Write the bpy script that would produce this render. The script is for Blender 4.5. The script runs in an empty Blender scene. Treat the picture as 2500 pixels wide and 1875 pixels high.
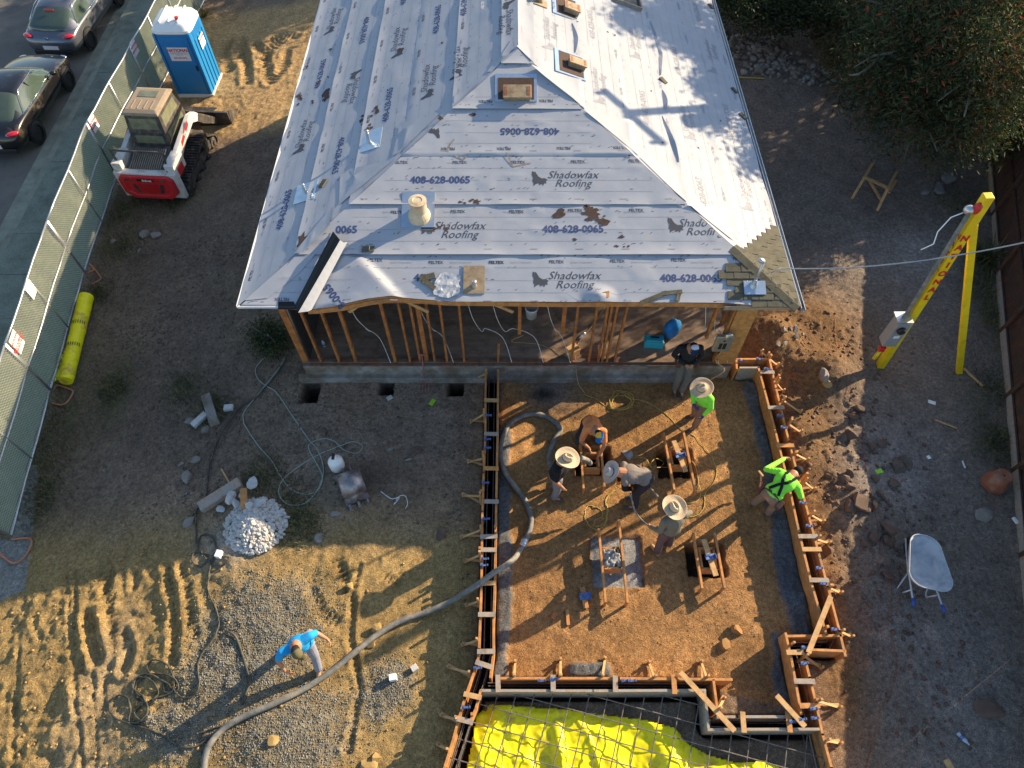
import bpy, bmesh, math, random
import numpy as np
from mathutils import Vector, Matrix, Euler, Quaternion
R = math.radians
random.seed(7)
sc = bpy.context.scene
col = sc.collection

# ------------------------------------------------------------------ camera, sky, sun, exposure
CAMH = 13.5
TILT = R(56.7)
FPX = 1729.2                      # focal length in pixels of a 2500 px wide picture
cam_d = bpy.data.cameras.new("camera")
cam_d.sensor_width = 36.0
cam_d.lens = FPX / 2500 * 36
cam_d.clip_end = 600
cam = bpy.data.objects.new("camera", cam_d)
col.objects.link(cam)
cam.location = (0, 0, CAMH)
cam.rotation_euler = (R(90) - TILT, 0, 0)
sc.camera = cam

SUN_EL = R(21.8)
SUN_AZ = R(31.0)                  # from +x towards +y
S2 = Vector((math.cos(SUN_EL) * math.cos(SUN_AZ), math.cos(SUN_EL) * math.sin(SUN_AZ), math.sin(SUN_EL)))
world = bpy.data.worlds.new("World")
sc.world = world
world.use_nodes = True
wn = world.node_tree.nodes
bg = wn["Background"]
sky = wn.new("ShaderNodeTexSky")
sky.sky_type = 'NISHITA'
sky.sun_disc = False
sky.sun_elevation = SUN_EL
sky.sun_rotation = R(90) - SUN_AZ
sky.air_density = 1.1
sky.dust_density = 0.8
sky.ozone_density = 1.6
world.node_tree.links.new(sky.outputs[0], bg.inputs[0])
bg.inputs[1].default_value = 0.108
sl = bpy.data.lights.new("sun", 'SUN')
sl.energy = 5.0
sl.angle = R(0.5)
sl.color = (1.0, 0.79, 0.52)
sun = bpy.data.objects.new("sun", sl)
col.objects.link(sun)
sun.rotation_euler = S2.to_track_quat('Z', 'Y').to_euler()
sun.location = (30, 20, 25)
sc.view_settings.view_transform = 'Standard'
sc.view_settings.look = 'None'
sc.view_settings.gamma = 1
sc.view_settings.exposure = 1.15

# ------------------------------------------------------------------ photo geometry: 2500x1875 picture point -> world point
cT, sT = math.cos(TILT), math.sin(TILT)
def ray(sx, sy):
    u = (sx - 1250) / FPX; v = (sy - 937.5) / FPX
    return Vector((u, cT - v * sT, -sT - v * cT))
def G(sx, sy, h=0.0):
    d = ray(sx, sy)
    t = (CAMH - h) / -d.z
    return Vector((d.x * t, d.y * t, h))
ZST = -0.75                        # the street side of the lot lies lower
def zb(x): return ZST * min(max((-x - 5.4) / 4.8, 0.0), 1.0)
def GB(sx, sy):
    p = G(sx, sy)
    for _ in range(5): p = G(sx, sy, zb(p.x))
    return p
def onplane(sx, sy, p0, n):
    d = ray(sx, sy); c = Vector((0, 0, CAMH))
    t = (p0 - c).dot(n) / d.dot(n)
    return c + d * t

# ------------------------------------------------------------------ object helpers
def tag(o, label=None, cat=None, group=None, kind=None):
    if label: o['label'] = label
    if cat: o['category'] = cat
    if group: o['group'] = group
    if kind: o['kind'] = kind
    return o
def thing(name, label, cat, loc=(0, 0, 0), rz=0.0, group=None, rot=None):
    o = bpy.data.objects.new(name, None)
    col.objects.link(o)
    o.location = loc
    o.rotation_euler = rot if rot else (0, 0, rz)
    o.empty_display_size = 0.2
    return tag(o, label, cat, group)
def root_of(o):
    while o.parent: o = o.parent
    return o
def wmat(o):
    r = root_of(o)
    return Matrix.LocRotScale(r.location, r.rotation_euler, r.scale)
def dup_tree(o, parent=None):
    c = o.copy(); col.objects.link(c); c.parent = parent
    for ch in [x for x in bpy.data.objects if x.parent == o]:
        dup_tree(ch, c)
    return c
def clone(o, loc, rz, label, group=None):
    c = dup_tree(o)
    c.location = loc
    c.rotation_euler = (o.rotation_euler.x, o.rotation_euler.y, rz)
    c['label'] = label
    if group: c['group'] = group
    return c

ICO = None
def ico(sub):
    b = bmesh.new(); bmesh.ops.create_icosphere(b, subdivisions=sub, radius=1.0)
    v = np.array([x.co[:] for x in b.verts]); f = [tuple(q.index for q in p.verts) for p in b.faces]
    b.free(); return v, f
ICO1 = ico(1); ICO2 = ico(2); ICO3 = ico(3)

class MB:
    def __init__(s): s.v = []; s.f = []; s.m = []; s.cm = 0
    def mat(s, i): s.cm = i; return s
    def add(s, verts, faces):
        b = len(s.v)
        s.v += [tuple(p) for p in verts]
        s.f += [tuple(b + i for i in f) for f in faces]
        s.m += [s.cm] * len(faces)
        return s
    def box(s, c, size, rot=None, taper=1.0):
        x, y, z = size[0] / 2, size[1] / 2, size[2] / 2
        p = [(-x, -y, -z), (x, -y, -z), (x, y, -z), (-x, y, -z), (-x * taper, -y * taper, z), (x * taper, -y * taper, z), (x * taper, y * taper, z), (-x * taper, y * taper, z)]
        M = Matrix.Identity(3)
        if rot is not None: M = rot if isinstance(rot, Matrix) else Euler(rot).to_matrix()
        c = Vector(c)
        return s.add([M @ Vector(q) + c for q in p], [(0, 3, 2, 1), (4, 5, 6, 7), (0, 1, 5, 4), (1, 2, 6, 5), (2, 3, 7, 6), (3, 0, 4, 7)])
    def beam(s, a, b, w, h, up=(0, 0, 1)):
        a = Vector(a); b = Vector(b); d = b - a; L = d.length
        if L < 1e-6: return s
        d /= L; up = Vector(up)
        if abs(d.dot(up)) > 0.98: up = Vector((0, 1, 0)) if abs(d.y) < 0.9 else Vector((1, 0, 0))
        sd = d.cross(up).normalized(); u = sd.cross(d)
        M = Matrix((sd, d, u)).transposed()
        return s.box((a + b) / 2, (w, L, h), M)
    def tube(s, pts, r, n=8, cap=True, closed=False):
        pts = [Vector(p) for p in pts]
        k = len(pts)
        rr = r if isinstance(r, (list, tuple)) else [r] * k
        b = len(s.v); up = Vector((0, 0, 1)); prev = None
        for i in range(k):
            if closed: d = pts[(i + 1) % k] - pts[i - 1]
            else: d = pts[min(i + 1, k - 1)] - pts[max(i - 1, 0)]
            if d.length < 1e-9: d = Vector((0, 0, 1))
            d.normalize()
            if prev is None:
                a = d.cross(up)
                if a.length < 0.05: a = d.cross(Vector((1, 0, 0)))
            else:
                a = prev - d * prev.dot(d)
                if a.length < 1e-4: a = d.cross(up)
            a.normalize(); prev = a; c = d.cross(a)
            for j in range(n):
                t = 2 * math.pi * j / n
                s.v.append(tuple(pts[i] + (a * math.cos(t) + c * math.sin(t)) * rr[i]))
        fs = []
        for i in range(k if closed else k - 1):
            i2 = (i + 1) % k
            for j in range(n):
                fs.append((b + i * n + j, b + i * n + (j + 1) % n, b + i2 * n + (j + 1) % n, b + i2 * n + j))
        if cap and not closed:
            fs.append(tuple(b + j for j in range(n))[::-1]); fs.append(tuple(b + (k - 1) * n + j for j in range(n)))
        s.f += fs; s.m += [s.cm] * len(fs)
        return s
    def lathe(s, prof, c=(0, 0, 0), n=24, rot=None, sx=1, sy=1, cap=True):
        b = len(s.v); c = Vector(c); M = Matrix.Identity(3)
        if rot is not None: M = rot if isinstance(rot, Matrix) else Euler(rot).to_matrix()
        for (r, z) in prof:
            for j in range(n):
                t = 2 * math.pi * j / n
                s.v.append(tuple(M @ Vector((r * sx * math.cos(t), r * sy * math.sin(t), z)) + c))
        fs = []
        for i in range(len(prof) - 1):
            for j in range(n):
                fs.append((b + i * n + j, b + i * n + (j + 1) % n, b + (i + 1) * n + (j + 1) % n, b + (i + 1) * n + j))
        if cap:
            fs.append(tuple(b + j for j in range(n))[::-1]); fs.append(tuple(b + (len(prof) - 1) * n + j for j in range(n)))
        s.f += fs; s.m += [s.cm] * len(fs)
        return s
    def prism(s, poly, z0, z1, M=None):
        n = len(poly)
        M = M or Matrix.Identity(4)
        v = [M @ Vector((p[0], p[1], z0)) for p in poly] + [M @ Vector((p[0], p[1], z1)) for p in poly]
        f = [tuple(range(n))[::-1], tuple(range(n, 2 * n))] + [(i, (i + 1) % n, n + (i + 1) % n, n + i) for i in range(n)]
        return s.add(v, f)
    def ell(s, c, r, rot=None, base=None, jit=0, rnd=None):
        v, f = base or ICO2
        M = np.eye(3) if rot is None else np.array((rot if isinstance(rot, Matrix) else Euler(rot).to_matrix()))
        p = v * np.array(r if hasattr(r, '__len__') else (r, r, r))
        if jit: p = p * (1 + jit * (np.random.RandomState(rnd).rand(len(v), 1) * 2 - 1))
        p = p @ M.T + np.array(c)
        return s.add(p.tolist(), f)
    def loft(s, rings, cap=True):
        n = len(rings[0]); b = len(s.v)
        for r in rings: s.v += [tuple(p) for p in r]
        fs = []
        for i in range(len(rings) - 1):
            for j in range(n):
                fs.append((b + i * n + j, b + i * n + (j + 1) % n, b + (i + 1) * n + (j + 1) % n, b + (i + 1) * n + j))
        if cap:
            fs.append(tuple(b + j for j in range(n))[::-1]); fs.append(tuple(b + (len(rings) - 1) * n + j for j in range(n)))
        s.f += fs; s.m += [s.cm] * len(fs)
        return s
    def build(s, name, mats, parent=None, world=True, smooth=False, bevel=0, subsurf=0, fix=True):
        me = bpy.data.meshes.new(name)
        vs = s.v
        if parent is not None and world:
            Mi = np.array(wmat(parent).inverted())
            a = np.array(vs); vs = (a @ Mi[:3, :3].T + Mi[:3, 3]).tolist()
        me.from_pydata(vs, [], s.f)
        for m in (mats if isinstance(mats, (list, tuple)) else [mats]): me.materials.append(m)
        me.polygons.foreach_set('material_index', s.m)
        if smooth: me.polygons.foreach_set('use_smooth', [True] * len(me.polygons))
        if fix:
            b = bmesh.new(); b.from_mesh(me); bmesh.ops.recalc_face_normals(b, faces=b.faces); b.to_mesh(me); b.free()
        me.update()
        o = bpy.data.objects.new(name, me)
        col.objects.link(o)
        if parent is not None: o.parent = parent
        if bevel:
            md = o.modifiers.new('bevel', 'BEVEL'); md.width = bevel; md.segments = 2; md.limit_method = 'ANGLE'; md.angle_limit = R(35)
        if subsurf:
            md = o.modifiers.new('sub', 'SUBSURF'); md.levels = subsurf; md.render_levels = subsurf
        return o

# ------------------------------------------------------------------ materials
def pmat(name, color, rough=0.7, metal=0.0, var=0.18, vscale=6.0, bump=0.0, bscale=40.0, coat=0.0, spec=0.4, dirt=None, dirt_amt=0.0, dscale=3.0, stretch=None, trans=0.0, alpha=1.0):
    m = bpy.data.materials.new(name); m.use_nodes = True
    nt = m.node_tree; N = nt.nodes; L = nt.links
    b = N['Principled BSDF']
    tc = N.new('ShaderNodeTexCoord'); src = tc.outputs['Object']
    if stretch:
        mp = N.new('ShaderNodeMapping'); mp.inputs['Scale'].default_value = stretch
        L.new(src, mp.inputs[0]); src = mp.outputs[0]
    n1 = N.new('ShaderNodeTexNoise'); n1.inputs['Scale'].default_value = vscale; n1.inputs['Detail'].default_value = 6; n1.inputs['Roughness'].default_value = 0.62
    L.new(src, n1.inputs['Vector'])
    mr = N.new('ShaderNodeMapRange'); mr.inputs['From Min'].default_value = 0.3; mr.inputs['From Max'].default_value = 0.7
    mr.inputs['To Min'].default_value = 1 - var; mr.inputs['To Max'].default_value = 1 + var
    L.new(n1.outputs['Fac'], mr.inputs['Value'])
    mx = N.new('ShaderNodeVectorMath'); mx.operation = 'SCALE'
    mx.inputs[0].default_value = color[:3]
    L.new(mr.outputs[0], mx.inputs['Scale'])
    out = mx.outputs[0]
    if dirt:
        n2 = N.new('ShaderNodeTexNoise'); n2.inputs['Scale'].default_value = dscale; n2.inputs['Detail'].default_value = 8; n2.inputs['Roughness'].default_value = 0.7
        L.new(tc.outputs['Object'], n2.inputs['Vector'])
        m2 = N.new('ShaderNodeMapRange'); m2.inputs['From Min'].default_value = 0.62 - dirt_amt * 0.4; m2.inputs['From Max'].default_value = 0.78 - dirt_amt * 0.3
        L.new(n2.outputs['Fac'], m2.inputs['Value'])
        mm = N.new('ShaderNodeMix'); mm.data_type = 'RGBA'
        L.new(m2.outputs[0], mm.inputs['Factor']); L.new(out, mm.inputs['A']); mm.inputs['B'].default_value = (*dirt, 1)
        out = mm.outputs['Result']
    L.new(out, b.inputs['Base Color'])
    b.inputs['Roughness'].default_value = rough; b.inputs['Metallic'].default_value = metal
    b.inputs['Specular IOR Level'].default_value = spec
    if coat: b.inputs['Coat Weight'].default_value = coat; b.inputs['Coat Roughness'].default_value = 0.05
    if trans: b.inputs['Transmission Weight'].default_value = trans
    if alpha < 1: b.inputs['Alpha'].default_value = alpha
    if bump:
        n3 = N.new('ShaderNodeTexNoise'); n3.inputs['Scale'].default_value = bscale; n3.inputs['Detail'].default_value = 5
        L.new(src, n3.inputs['Vector'])
        bp = N.new('ShaderNodeBump'); bp.inputs['Strength'].default_value = bump; bp.inputs['Distance'].default_value = 0.01
        L.new(n3.outputs['Fac'], bp.inputs['Height']); L.new(bp.outputs[0], b.inputs['Normal'])
    return m

M = {}
M['wood'] = pmat('fresh_lumber', (0.48, 0.22, 0.07), 0.75, var=0.3, vscale=9, bump=0.3, dirt=(0.25, 0.15, 0.08), dirt_amt=0.25, dscale=2.5)
M['wood_old'] = pmat('old_framing_lumber', (0.40, 0.15, 0.04), 0.75, var=0.35, vscale=7, bump=0.3, dirt=(0.14, 0.07, 0.035), dirt_amt=0.35)
M['wood_pale'] = pmat('pale_stake_lumber', (0.50, 0.30, 0.13), 0.75, var=0.25, vscale=9, bump=0.3)
M['wood_grey'] = pmat('slurry_stained_lumber', (0.36, 0.27, 0.19), 0.85, var=0.3, vscale=12, bump=0.3, dirt=(0.30, 0.29, 0.27), dirt_amt=0.5, dscale=6)
M['ply'] = pmat('subfloor_boards', (0.27, 0.19, 0.135), 0.8, var=0.3, vscale=2.2, bump=0.2, dirt=(0.15, 0.10, 0.07), dirt_amt=0.35, stretch=(0.6, 3, 1))
M['conc'] = pmat('old_concrete', (0.28, 0.26, 0.235), 0.9, var=0.3, vscale=5, bump=0.6, bscale=25, dirt=(0.15, 0.115, 0.08), dirt_amt=0.55, dscale=2)
M['conc_wet'] = pmat('wet_concrete', (0.25, 0.25, 0.25), 0.45, var=0.3, vscale=9, bump=1.0, bscale=18)
M['slurry'] = pmat('dried_slurry', (0.17, 0.17, 0.165), 0.7, var=0.3, vscale=6, bump=0.8, bscale=15)
M['rebar'] = pmat('rebar_steel', (0.17, 0.15, 0.135), 0.6, metal=0.3, var=0.4, vscale=20)
M['blue_metal'] = pmat('blue_anchor_holder', (0.11, 0.17, 0.36), 0.4, metal=0.3, var=0.45, vscale=25)
M['galv'] = pmat('galvanised_metal', (0.55, 0.57, 0.58), 0.35, metal=0.8, var=0.12, vscale=12)
M['white'] = pmat('white_paint', (0.78, 0.78, 0.76), 0.5, var=0.05)
M['black'] = pmat('black_plastic', (0.02, 0.02, 0.022), 0.5, var=0.2)
M['black_felt'] = pmat('black_underside', (0.013, 0.013, 0.015), 0.8, var=0.2)
M['rubber'] = pmat('rubber', (0.025, 0.024, 0.023), 0.8, var=0.3, dirt=(0.16, 0.12, 0.08), dirt_amt=0.35, dscale=8)
M['hosegrey'] = pmat('grey_hose_rubber', (0.15, 0.15, 0.14), 0.75, var=0.25, vscale=8, dirt=(0.30, 0.27, 0.22), dirt_amt=0.4, dscale=5, bump=0.3)
M['hoseblack'] = pmat('dusty_black_hose', (0.045, 0.048, 0.04), 0.6, var=0.25, dirt=(0.13, 0.115, 0.08), dirt_amt=0.35, dscale=6)
M['hosegreen'] = pmat('pale_green_hose', (0.28, 0.34, 0.28), 0.6, var=0.15)
M['cordyellow'] = pmat('yellow_cord', (0.50, 0.38, 0.09), 0.6, var=0.15)
M['yellow'] = pmat('yellow_paint', (0.78, 0.55, 0.012), 0.5, var=0.12, vscale=5, dirt=(0.45, 0.3, 0.03), dirt_amt=0.12)
M['red'] = pmat('red_paint', (0.55, 0.03, 0.03), 0.45, var=0.1)
M['skin'] = pmat('skin', (0.42, 0.20, 0.11), 0.55, var=0.08)
M['vinyl'] = pmat('yellow_vapour_sheet', (0.86, 0.76, 0.01), 0.42, var=0.12, vscale=5, dirt=(0.45, 0.30, 0.06), dirt_amt=0.24, dscale=2.6, spec=0.3, bump=.6, bscale=10)
M['rust'] = pmat('rusty_steel', (0.30, 0.12, 0.06), 0.7, metal=0.3, var=0.3, vscale=15)
M['stone'] = pmat('pale_broken_concrete', (0.50, 0.49, 0.47), 0.9, var=0.2, vscale=8, bump=0.5, dirt=(0.35, 0.27, 0.18), dirt_amt=0.25, dscale=4)
M['rock'] = pmat('field_rock', (0.13, 0.085, 0.062), 0.9, var=0.4, vscale=1.7, bump=0.5)
M['gravel'] = pmat('crushed_gravel', (0.19, 0.185, 0.155), 0.85, var=0.7, vscale=11)
M['terra'] = pmat('terracotta', (0.30, 0.10, 0.05), 0.75, var=0.2, vscale=6, dirt=(0.28, 0.2, 0.14), dirt_amt=0.35, dscale=5)

# ------------------------------------------------------------------ numpy noise
_T = {}
def vnoise(X, Y, s, seed):
    if seed not in _T: _T[seed] = np.random.RandomState(seed).rand(256, 256)
    T = _T[seed]
    x = X / s; y = Y / s
    xi = np.floor(x).astype(int); yi = np.floor(y).astype(int)
    fx = x - xi; fy = y - yi; fx = fx * fx * (3 - 2 * fx); fy = fy * fy * (3 - 2 * fy)
    a = T[xi % 256, yi % 256]; b = T[(xi + 1) % 256, yi % 256]; c = T[xi % 256, (yi + 1) % 256]; d = T[(xi + 1) % 256, (yi + 1) % 256]
    return (a * (1 - fx) + b * fx) * (1 - fy) + (c * (1 - fx) + d * fx) * fy
def fbm(X, Y, s, seed, o=4, g=0.55):
    r = 0; a = 1; t = 0
    for i in range(o):
        r = r + a * vnoise(X + 13.7 * i, Y - 7.1 * i, s / 2 ** i, seed + i); t += a; a *= g
    return r / t
# ------------------------------------------------------------------ ground
def axis(a, b, st, far):
    c = list(np.arange(a, b + 1e-6, st)); lo = []; hi = []; d = st
    x = a
    while x > -far: d = min(d * 1.35, 25); x -= d; lo.append(x)
    x = b; d = st
    while x < far: d = min(d * 1.35, 25); x += d; hi.append(x)
    return np.array(lo[::-1] + c + hi)
gxs = axis(-17.0, 14.5, 0.038, 220); gys = axis(0.3, 25.6, 0.038, 220)
GX, GY = np.meshgrid(gxs, gys, indexing='ij')
def W2(pts, h=None): return [tuple((GB(a, b) if h is None else G(a, b, h))[:2]) for a, b in pts]
def dpoly(poly, X=None, Y=None):
    X = GX if X is None else X; Y = GY if Y is None else Y
    best = np.full(X.shape, 1e9); arc = np.zeros(X.shape); side = np.zeros(X.shape); acc = 0
    for (x0, y0), (x1, y1) in zip(poly[:-1], poly[1:]):
        dx, dy = x1 - x0, y1 - y0; L = math.hypot(dx, dy) + 1e-9
        t = np.clip(((X - x0) * dx + (Y - y0) * dy) / L / L, 0, 1)
        px = X - x0 - t * dx; py = Y - y0 - t * dy
        d = np.hypot(px, py); m = d < best
        best = np.where(m, d, best); arc = np.where(m, acc + t * L, arc); side = np.where(m, np.sign(dx * py - dy * px), side); acc += L
    return best, arc, side
def inpoly(poly):
    X, Y = GX, GY; c = np.zeros(X.shape, bool); n = len(poly)
    for i in range(n):
        x0, y0 = poly[i]; x1, y1 = poly[(i + 1) % n]
        if y0 == y1: continue
        m = ((y0 > Y) != (y1 > Y)) & (X < (x1 - x0) * (Y - y0) / (y1 - y0) + x0)
        c ^= m
    return c
def smooth(d, a, b): return np.clip((b - d) / (b - a), 0, 1) ** 2 * (3 - 2 * np.clip((b - d) / (b - a), 0, 1))
def blob(sx, sy, r, ry=None):
    c = GB(sx, sy); ry = ry or r
    return np.exp(-(((GX - c.x) / r) ** 2 + ((GY - c.y) / ry) ** 2))

n_big = fbm(GX, GY, 4.0, 1, 4); n_mid = fbm(GX, GY, 0.9, 11, 4); n_small = fbm(GX, GY, 0.28, 21, 4, 0.65); n_fine = fbm(GX, GY, 0.12, 31, 2)
KA, KB = G(318, 0, ZST), G(44, 525, ZST)                       # kerb line
kdir = (KB - KA).normalized(); knrm = Vector((-kdir.y, kdir.x, 0))
if knrm.x > 0: knrm = -knrm                            # towards the street
kd = (GX - KA.x) * knrm.x + (GY - KA.y) * knrm.y      # >0 on the street side

pad = W2([(1230, 905), (1830, 905), (1860, 1100), (1925, 1540), (1960, 1740), (1720, 1680), (1215, 1650), (1222, 1200)])
padm = inpoly(pad)
lit_ll = smooth(GY, 5.3, 6.6) * smooth(GX, -0.9, -0.6)
H = (n_big - 0.5) * 0.10 + (n_mid - 0.5) * 0.06 + (n_small - 0.5) * 0.06 + (n_fine - .5) * .03
H = np.where(padm, H * 0.75, H)
rough_ll = np.clip(blob(150, 1650, 2.2, 2.6) + blob(330, 1560, 1.8) + blob(60, 1800, 2.0), 0, 1)
n_rid = np.abs(fbm(GX, GY, .22, 141, 3) - .5)
H += rough_ll * (np.abs(n_small - 0.5) * 0.11 + (n_mid - 0.5) * 0.06 + n_rid * .12) - rough_ll * 0.02
rough_rt = np.clip(blob(1960, 820, 1.5) + blob(1930, 1000, 1.0, 1.5) + blob(2120, 1250, 1.3, 3.2) + blob(2130, 1600, 1.2, 2), 0, 1)
H += rough_rt * (np.abs(n_small - 0.5) * 0.17 + np.abs(n_mid - .5) * 0.14)

def rut(pts, w, depth, cleat=0.0, pitch=0.11, shoulder=0.6, wob=0.06):
    global H
    P = W2(pts)
    d, a, s = dpoly(P)
    d = d + (vnoise(GX, GY, 0.35, 77) - 0.5) * wob
    g = np.exp(-(d / w) ** 2) ; sh = np.exp(-((d - 1.7 * w) / (w * 0.7)) ** 2)
    br = 0.55 + 0.9 * vnoise(GX, GY, 0.7, 5)
    H += (-depth * g + shoulder * depth * sh) * br * .55
    if cleat: H += cleat * np.sign(np.sin(a * 2 * math.pi / pitch)) * np.exp(-(d / (w * 1.5)) ** 4)
rut([(160, 1395), (170, 1480), (183, 1640), (200, 1880)], 0.05, 0.05)
rut([(181, 1400), (186, 1530), (200, 1640)], 0.05, 0.06, 0.008)
rut([(218, 1505), (225, 1570), (238, 1610)], 0.11, 0.15)
rut([(245, 1395), (262, 1470), (285, 1585)], 0.10, 0.05, 0.02)
rut([(305, 1545), (312, 1600), (300, 1630)], 0.10, 0.13)
rut([(268, 1400), (262, 1440)], 0.1, 0.1)
rut([(330, 1400), (322, 1435)], 0.08, 0.10)
rut([(408, 1380), (425, 1500), (425, 1620)], 0.09, 0.10, 0.012)
rut([(440, 1380), (465, 1470), (475, 1560)], 0.08, 0.05, 0.018)
rut([(228, 1615), (234, 1880)], 0.04, 0.035, 0.008)
rut([(252, 1650), (258, 1840)], 0.04, 0.04, 0.008)
rut([(60, 1440), (45, 1560), (30, 1875)], 0.05, 0.04)
rut([(110, 1480), (80, 1510), (100, 1560), (125, 1540)], 0.07, 0.08)
rut([(878, 1382), (860, 1450), (855, 1560), (880, 1680), (850, 1830)], 0.06, 0.07, 0.010)
rut([(835, 1385), (850, 1440), (858, 1480)], .09, .03, .016, .09)
rut([(760, 1440), (790, 1500), (830, 1530)], 0.10, 0.06, 0.015)
rut([(935, 1400), (965, 1425), (980, 1400)], 0.08, 0.03, 0.02)
rut([(820, 1360), (850, 1450)], 0.12, 0.03, 0.02)
for k, (x0, y0, x1, y1, x2, y2) in enumerate([(590, 100, 600, 150, 605, 200), (622, 110, 650, 140, 655, 190), (560, 95, 545, 130, 560, 170), (690, 100, 660, 120, 640, 160), (700, 130, 690, 170, 660, 200), (720, 90, 690, 90, 660, 100)]):
    rut([(x0, y0), (x1, y1), (x2, y2)], 0.15, 0.09, 0.022, 0.15)
for (sx, sy, r, h) in [(578, 135, .3, -.12), (545, 125, .25, -.1), (500, 150, .2, -.1), (760, 1425, .25, -.12), (700, 1480, .25, -.06), (30, 1520, .3, -.1), (120, 1850, .25, -.12), (390, 1500, .2, -.08), (170, 1690, .25, .08), (200, 1730, .3, .09), (130, 1810, .3, .08)]:
    H += blob(sx, sy, r) * h
# spoil heaps by the right corner of the house and outside the right form
for (sx, sy, r, h) in [(1860, 830, .75, .38), (1900, 850, .5, .2), (2015, 905, .55, .33), (2005, 930, .5, .25), (1945, 770, .8, .10), (2010, 780, .5, .12), (1960, 1060, .4, .2), (1960, 1120, .35, .15), (1925, 1010, .4, .15), (2120, 1210, .7, .10), (2085, 1260, .5, .1), (560, 1360, .45, .05), (1840, 860, .5, .15)]:
    H += blob(sx, sy, r) * h * (0.75 + 0.5 * n_mid)
grav_m = np.clip(blob(655, 1500, 1.1, .75) + blob(700, 1800, 1.1, .8) + blob(500, 1640, .6, .5) * .9 + blob(950, 1675, .42, .45) * 1.2 + blob(640, 1620, .7, .6) * .7 + blob(420, 1790, .8, .45) * 0.8, 0, 1)
H += grav_m * 0.05 * (0.6 + n_mid)
H += blob(690, 1840, .8, .7) * .10 + blob(650, 1450, .8, .5) * .06
# holes beside the old foundation, pier pits, trench between the form boards
def pit(cx, cy, w, l, depth, rz=0, soft=.03):
    global H, pitm
    X = (GX - cx) * math.cos(rz) + (GY - cy) * math.sin(rz); Y = -(GX - cx) * math.sin(rz) + (GY - cy) * math.cos(rz)
    q = np.maximum(np.abs(X) - w / 2, np.abs(Y) - l / 2) + (n_small - .5) * 0.06
    k = smooth(q, -soft, soft)
    H = H * (1 - k) + (-depth) * k
    pitm = np.maximum(pitm, k)
pitm = np.zeros(GX.shape)
for sx, sy, w, l in [(757, 956, .36, .55), (942, 944, .30, .36), (1113, 944, .31, .38)]:
    c = G(sx, sy); pit(c.x, c.y, w, l, .65)
PIERS = [(1454, 1125, 0.02), (1656, 1130, 0.20), (1506, 1372, 0.05), (1730, 1368, 0.15)]
for i, (sx, sy, rz) in enumerate(PIERS):
    c = G(sx, sy)
    if i == 2: pit(c.x, c.y, .98, 1.0, .09, 0.02)
    else: pit(c.x - .06, c.y, .72, .62, .5, 0.0)
TR = [  # centre lines of the trenches inside the forms (picture points of the board tops), half widths
    ([(1201, 905), (1195, 1200), (1188, 1590), (1140, 1760), (1105, 1900)], .15),
    ([(1185, 1672), (1740, 1674), (1742, 1765), (1985, 1768)], .17),
    ([(1812, 890), (1868, 895), (1998, 1420), (2040, 1560)], .14),
    ([(1950, 1568), (2040, 1572)], .17), ([(1945, 1600), (1990, 1770)], .15)]
trm = np.zeros(GX.shape)
for pts, hw in TR:
    d, a, s = dpoly(W2(pts, .42))
    trm = np.maximum(trm, smooth(d, hw - .03, hw + .03))
H = H * (1 - trm) - .30 * trm
# wet concrete that squeezed out under the forms
def strip(pts, w, h, seed):
    d, a, s = dpoly(W2(pts)); d = d + (fbm(GX, GY, 0.6, seed, 3) - .5) * w * 1.3
    k = smooth(d, w * .55, w)
    return k, k * h * (0.6 + .8 * n_small)
sl1, h1 = strip([(1835, 950), (1845, 1010), (1870, 1110), (1900, 1250), (1925, 1400), (1955, 1540)], .24, .07, 41)
sl2, h2 = strip([(1225, 1060), (1225, 1250), (1228, 1400), (1230, 1540), (1222, 1640)], .20, .07, 43)
sl3, h3 = strip([(1895, 1560), (1905, 1640), (1930, 1730)], .17, .06, 44)
sl4, h4 = strip([(1405, 1645), (1470, 1642)], .17, .14, 45)
slm = np.clip(sl1 + sl2 + sl3 + sl4, 0, 1); H += h1 + h2 + h3 + h4
c3 = G(PIERS[2][0], PIERS[2][1]); piercon = smooth(np.maximum(np.abs(GX - c3.x) - .48, np.abs(GY - c3.y) - .5) + (n_small - .5) * .05, -.02, .02)
H = np.where(piercon > .5, -.05 + (n_small - .5) * .06, H)
# footprints and scuffs in the pad
rs = np.random.RandomState(3)
for _ in range(70):
    u, v = rs.rand(2)
    x = 0.1 + u * 5.0; y = 3.6 + v * 4.2; a = rs.rand() * 6.28
    X = (GX - x) * math.cos(a) + (GY - y) * math.sin(a); Y = -(GX - x) * math.sin(a) + (GY - y) * math.cos(a)
    H -= np.exp(-(X / .13) ** 2 - (Y / .045) ** 2) * 0.022
# below the house, the street and the yellow sheet
house_m = (GX > -4.6) & (GX < 4.85) & (GY > 9.25) & (GY < 21)
H = np.where(house_m, -0.1, H)
H = np.where(kd > -0.02, -0.42, H)
H = np.where((kd > -1.9) & (kd <= -0.02), -0.05, H)
edge = np.clip((np.abs(GX) - 18) / 10, 0, 1)
H = H * (1 - edge) + ZST * np.clip((-GX - 5.4) / 4.8, 0, 1)
def gz(x, y):
    i = int(np.clip(np.searchsorted(gxs, x), 1, len(gxs) - 1)); j = int(np.clip(np.searchsorted(gys, y), 1, len(gys) - 1))
    return float(H[i, j])
def GG(sx, sy, lift=0.0):
    p = GB(sx, sy)
    for _ in range(3): p = G(sx, sy, gz(p.x, p.y))
    return Vector((p.x, p.y, p.z + lift))

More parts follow.
